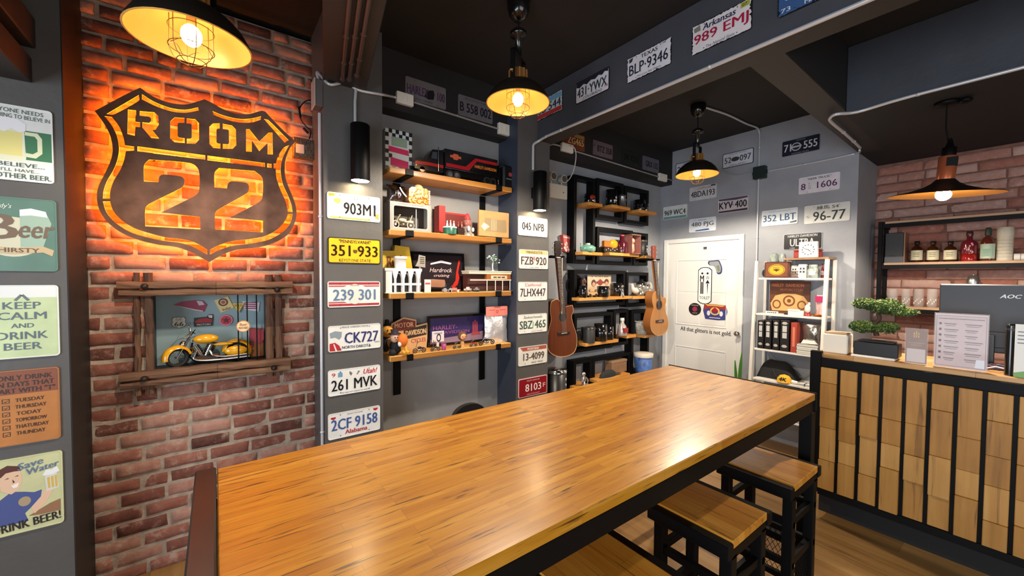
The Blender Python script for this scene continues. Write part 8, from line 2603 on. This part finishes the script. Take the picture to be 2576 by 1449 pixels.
MB().box(-w * .9, w * .9, -.02, .05, 0, .004).box(-w * 1.02, w * 1.02, -.003, -.001, .004, h * 1.01).build('acrylic_stand', ACR, t)
MB().box(-w * .98, w * .98, 0, .002, .005, h * .99).build('menu_sheet', mat('pale_pink_menu', (206, 184, 186), .45, var=(5, .06)), t)
ring([(-w * .93, h * .04), (w * .93, h * .04), (w * .93, h * .96), (-w * .93, h * .96)], [(-w * .91, h * .048), (w * .91, h * .048), (w * .91, h * .952), (-w * .91, h * .952)], -.0004, 0, (m := MB()))
m.box(-w * .85, w * .85, -.0004, 0, h * .895, h * .912)
rnd = random.Random(3)
for col in (0, 1):
    for k in range(7):
        x0 = -.62 * w + col * .78 * w
        zz = h * (.80 - .105 * k)
        L_ = rnd.uniform(.4, .65) * w
        m.box(x0, x0 + L_, -.0004, 0, zz, zz + h * .02)
        m.box(x0 + .05 * w, x0 + L_ * .9, -.0004, 0, zz - h * .03, zz - h * .018)
    for k in range(7):
        m.box(-.82 * w, -.72 * w, -.0004, 0, h * (.79 - .105 * k), h * (.83 - .105 * k))
m.build('menu_print', C((110, 92, 98), .45), t)
MB().prism([(.55 * w, h * .05), (.9 * w, h * .05), (.9 * w, h * .2), (.6 * w, h * .2)], -.0006, 0).build('corner_tab', C((226, 232, 242), .3), t)
# monitor, seen from behind
t, w, h = cp('monitor', 'black monitor seen from behind on the counter', 'monitor', 2361, 2680, 716, 880, 3.47)
z0 = px(2450, 883, x=3.47).z - CZ
MB().box(-w, w, 0, .03, z0, h, .006).box(-w * .6, w * .6, -.012, 0, z0 + .03, z0 + .12, .004).build('back_case', C((52, 56, 62), .45), t)
q = px(2543, 746, x=3.468)
lx, lz = -(q.y - t.location.y), q.z - t.location.z
MB().text('AOC', lx, lz, .075, .021, -.0002, bold=.04, shear=.3).build('logo', C((216, 220, 226), .3), t)
MB().box(lx - .35 * w, lx - .35 * w + .03, -.03, -.0125, .012, z0 + .1, .003).build('neck', C((24, 24, 26), .3), t)
MB().box(lx - .35 * w - .11, lx - .35 * w + .13, -.09, .12, 0, .012, .004).build('foot', C((24, 24, 26), .3), t)
t, w, h = cp('tall_canister', 'glossy black tall canister before the monitor', 'canister', 2528, 2555, 816, 918, 3.24)
MB().lathe([(w, 0), (w, h * .97), (w * .94, h), (0, h)], (0, w, 0), 22).build('canister_body', BLACKG, t)
MB().shell([(w * 1.01, h * .88), (w * 1.02, h * .9), (w * 1.01, h * .92)], (0, w, 0), 22).build('band', C((60, 60, 62), .3), t)
t, w, h = cp('leaflet_stand', 'white and green leaflet stand cut off by the picture edge', 'leaflet', 2552, 2600, 817, 930, 3.225)
MB().box(-w, w, 0, .003, 0, h, .0005).box(-w * .8, w * .8, .003, .05, 0, .003).build('leaflet', C((226, 228, 222), .4), t)
MB().prism([(-w, 0), (w, 0), (w, .16 * h), (-w, .08 * h)], -.0006, 0).build('green_foot', C((110, 160, 80), .4), t)
m = MB()
for k in range(4): m.box(-.7 * w, (.2 + .1 * k) * w, -.0006, 0, h * (.85 - .07 * k), h * (.87 - .07 * k))
m.build('print', C((110, 112, 112), .4), t)
t, w, h = cp('cable_reel', 'dark tangle of cables behind the menu stand', 'cable', 2488, 2526, 875, 905, 3.31)
m = MB().tube([(.045 * math.cos(q * .7), .05 + .035 * math.sin(q * .7), .012 + .004 * (q % 5)) for q in range(40)], .006, 6)
m.build('cable', C((60, 40, 70), .5), t)
MB().tube([(-.05, -.0, .008), (.0, -.01, .03), (.06, -.01, .02)], .004, 5).build('white_wire', C((210, 206, 206), .4), t)

# ------------------------------------------------------------------ rack on the bar's brick wall
RX = 4.75
t = thing('wall_rack', 'black steel wall rack with pale boards on the brick wall behind the bar', 'rack', (RX, .83, 1.0))
zt = [2.098, 1.735, 1.355]
for k, z in enumerate(zt):
    zz = z - 1.0
    MB().box(.004, .225, -2.0, .0, zz - .022, zz, .002).build('shelf_board', wood('pale_rack_board', [(0.2, (150, 112, 84)), (0.5, (190, 150, 116)), (0.9, (212, 178, 146))], (1.4, .2), .7, .5, 0, .3, axis=1), t)
    MB().box(-.004, .004, -2.0, .012, zz - .055, zz - .02, .001).box(.004, .225, .0005, .012, zz - .055, zz).box(.004, .03, -2.0, .0, zz - .05, zz - .0225).build('rail', BLACKM, t)
for yy in (.0125, -1.2):
    MB().box(-.004, .026, yy, yy + .03, zt[2] - 1.06, zt[0] - 1.0 + .002, .002).build('upright', BLACKM, t)
    MB().box(.21, .236, yy, yy + .03, zt[2] - 1.06, zt[0] - 1.0 + .002, .002).build('upright', BLACKM, t)


def rp(name, label, cat, u0, u1, v0, v1, x, zs, grp=None):
    cy, w, z0, z1 = ext(u0, u1, v0, v1, x=x)
    t = thing(name, label, cat, (x, cy, zs + .0005), -PI / 2, grp)
    return t, w, px((u0 + u1) / 2, v0, x=x).z - zs


z = zt[1]
t, w, h = rp('speaker', 'black bookshelf speaker with wooden side on the bar rack', 'speaker', 2226, 2277, 586, 662, 4.80, z)
MB().box(-w, w * .85, 0, .15, 0, h, .004).build('cabinet', C((46, 46, 46), .5), t)
MB().box(w * .852, w, -.002, .152, 0, h, .001).build('side_panel', C((150, 108, 80), .5), t)
MB().cyl((-.2 * w, -.002, h * .14), (-.2 * w, .002, h * .14), w * .5, n=24).build('woofer', C((24, 24, 26), .3), t)
MB().box(-w, w * .85, -.003, -.0005, 0, h * .2).build('front_strip', C((96, 96, 100), .3), t)
AMBB = mat('brown_glass', (58, 26, 10), .08, coat=.6)
for lb, u0, u1 in (('small dark bottle with cream label beside the speaker', 2290, 2324), ('middle one of three small dark bottles with cream labels', 2330, 2365), ('small dark bottle with cream label beside the red bottle', 2372, 2410)):
    t, w, h = rp('bottle', lb, 'bottle', u0, u1, 607, 659, 4.82, z, 'small dark bottles with cream labels on the bar rack')
    w *= .93
    MB().lathe([(w * .9, 0), (w, .006), (w, h * .55), (w * .85, h * .68), (w * .4, h * .76), (w * .38, h * .9), (0, h * .9)], n=24).build('bottle_body', AMBB, t)
    MB().lathe([(w * .46, h * .86), (w * .46, h), (0, h)], n=18).build('cap', C((34, 28, 26), .4), t)
    vs = []
    for j in (0, 1):
        for i in range(13):
            q = math.radians(-160 + 140 * i / 12)
            vs.append((w * 1.015 * math.cos(q), w * 1.015 * math.sin(q), h * (.1 + .46 * j)))
    MB().add(vs, [(i, i + 1, 14 + i, 13 + i) for i in range(12)], True).build('paper_label', C((222, 212, 176), .5), t)
    m = MB()
    for k in range(3): m.box(-.5 * w, .5 * w, -w * 1.03, -w * 1.0, h * (.26 + .08 * k), h * (.285 + .08 * k))
    m.build('label_print', C((120, 110, 80), .5), t)
t, w, h = rp('decanter', 'broad cut glass decanter of red liquor on the bar rack', 'bottle', 2414, 2464, 582, 658, 4.83, z)
MB().lathe([(w * .85, 0), (w * .9, .01), (w * .88, h * .25), (0, h * .25)], n=10).build('red_liquor', C((150, 26, 22), .1, coat=.5), t)
MB().lathe([(w * .93, h * .25), (w * .93, h * .55), (w * .8, h * .66), (w * .35, h * .72), (w * .3, h * .84), (0, h * .84)], n=10).build('bottle_body', mat('ruby_glass', (112, 30, 40), .06, coat=.7), t)
MB().lathe([(w * .34, h * .83), (w * .38, h * .9), (w * .34, h), (0, h)], n=14).build('stopper', C((70, 40, 34), .3), t)
m = MB()
for k in range(8): m.ell((w * .4 * math.cos(k), -w * .88, h * (.3 + .04 * k)), (.006, .004, .009), 6, 5)
m.build('facet', C((206, 150, 160), .1), t)
t, w, h = rp('bottle', 'liquor bottle with a pale green label on the bar rack', 'bottle', 2465, 2506, 573, 658, 4.82, z)
MB().lathe([(w * .9, 0), (w * .95, .008), (w * .95, h * .55), (w * .7, h * .68), (w * .35, h * .74), (w * .33, h * .9), (0, h * .9)], n=24).build('bottle_body', mat('red_brown_glass', (96, 40, 30), .08, coat=.6), t)
MB().lathe([(w * .45, h * .77), (w * .4, h * .95), (w * .3, h), (0, h)], n=16).build('capsule', C((48, 62, 46), .4), t)
vs = []
for j in (0, 1):
    for i in range(13):
        q = math.radians(-165 + 150 * i / 12)
        vs.append((w * .965 * math.cos(q), w * .965 * math.sin(q), h * (.07 + .44 * j)))
MB().add(vs, [(i, i + 1, 14 + i, 13 + i) for i in range(12)], True).build('paper_label', C((186, 204, 178), .5), t)
MB().box(-.6 * w, .6 * w, -w * 1.0, -w * .9, h * .14, h * .36).build('label_print', C((140, 172, 146), .5), t)
t, w, h = rp('paper_tube', 'tall cream paper tube canister on the bar rack', 'canister', 2506, 2551, 572, 656, 4.83, z)
MB().lathe([(w * .97, 0), (w * .97, h * .72), (w, h * .73), (w, h), (0, h)], n=28).build('tube_body', mat('cream_paper', (216, 206, 184), .6, var=(60, .05)), t)
m = MB()
for k in range(6): m.shell([(w * .975, h * (.1 + .1 * k)), (w * .98, h * (.105 + .1 * k)), (w * .975, h * (.11 + .1 * k))], n=28)
m.build('ridge', C((176, 164, 140), .6), t)
t, w, h = rp('rolled_cloth', 'rolled white cloth at the end of the bar rack', 'cloth', 2550, 2620, 640, 655, 4.79, z)
MB().cyl((-w, .03, .026), (w, .03, .026), .026, n=16).build('roll', C((230, 228, 222), .8), t)
MB().tube([(-w * .5 + .027 * 0, .03 + .027 * math.cos(q), .0275 + .027 * math.sin(q)) for q in [2 * PI * i / 16 for i in range(16)]], .0016, 5, True).build('tie_band', C((150, 146, 140), .7), t)
z = zt[2]
t, w, h = rp('steel_pot', 'round steel sugar pot showing above the monitor', 'pot', 2429, 2467, 692, 760, 4.83, z)
h = px(2448, 692, x=4.83).z - z
MB().lathe([(w * .6, 0), (w * .62, h * .4), (w * .9, h * .6), (w, h * .82), (w * .7, h * .97), (0, h)], n=28).build('pot_body', STEEL, t)
MB().ell((0, 0, h * 1.0), (w * .14, w * .14, h * .03), 10, 6).build('lid_knob', STEEL, t)
GLASSM = mat('drinking_glass', (230, 226, 222), .06, alpha=.22)
for k, (lb, u0, u1) in enumerate((('glass tumbler at the end of the row, behind the bonsai', 2231, 2260), ('second glass tumbler from the bonsai', 2266, 2292), ('third glass tumbler from the bonsai', 2296, 2326), ('glass tumbler beside the monitor edge', 2330, 2360))):
    t, w, h = rp('glass_tumbler', lb, 'glass', u0, u1, 727, 772, 4.80, z, 'glass tumblers on the bar rack')
    MB().lathe([(w * .8, 0), (w * .9, .01), (w * .95, h), (w * .88, h), (w * .8, .016), (0, .016)], n=20).build('glass_body', GLASSM, t)
    m = MB()
    for j in range(6):
        q = -PI / 2 + (j - 2.5) * .35
        m.ell((w * .9 * math.cos(q), w * .9 * math.sin(q), h * (.2 + .1 * (j % 3))), (.005, .004, .009), 6, 5)
    m.build('facet', mat('cut_glass_facet', (240, 232, 222), .08, alpha=.75), t)
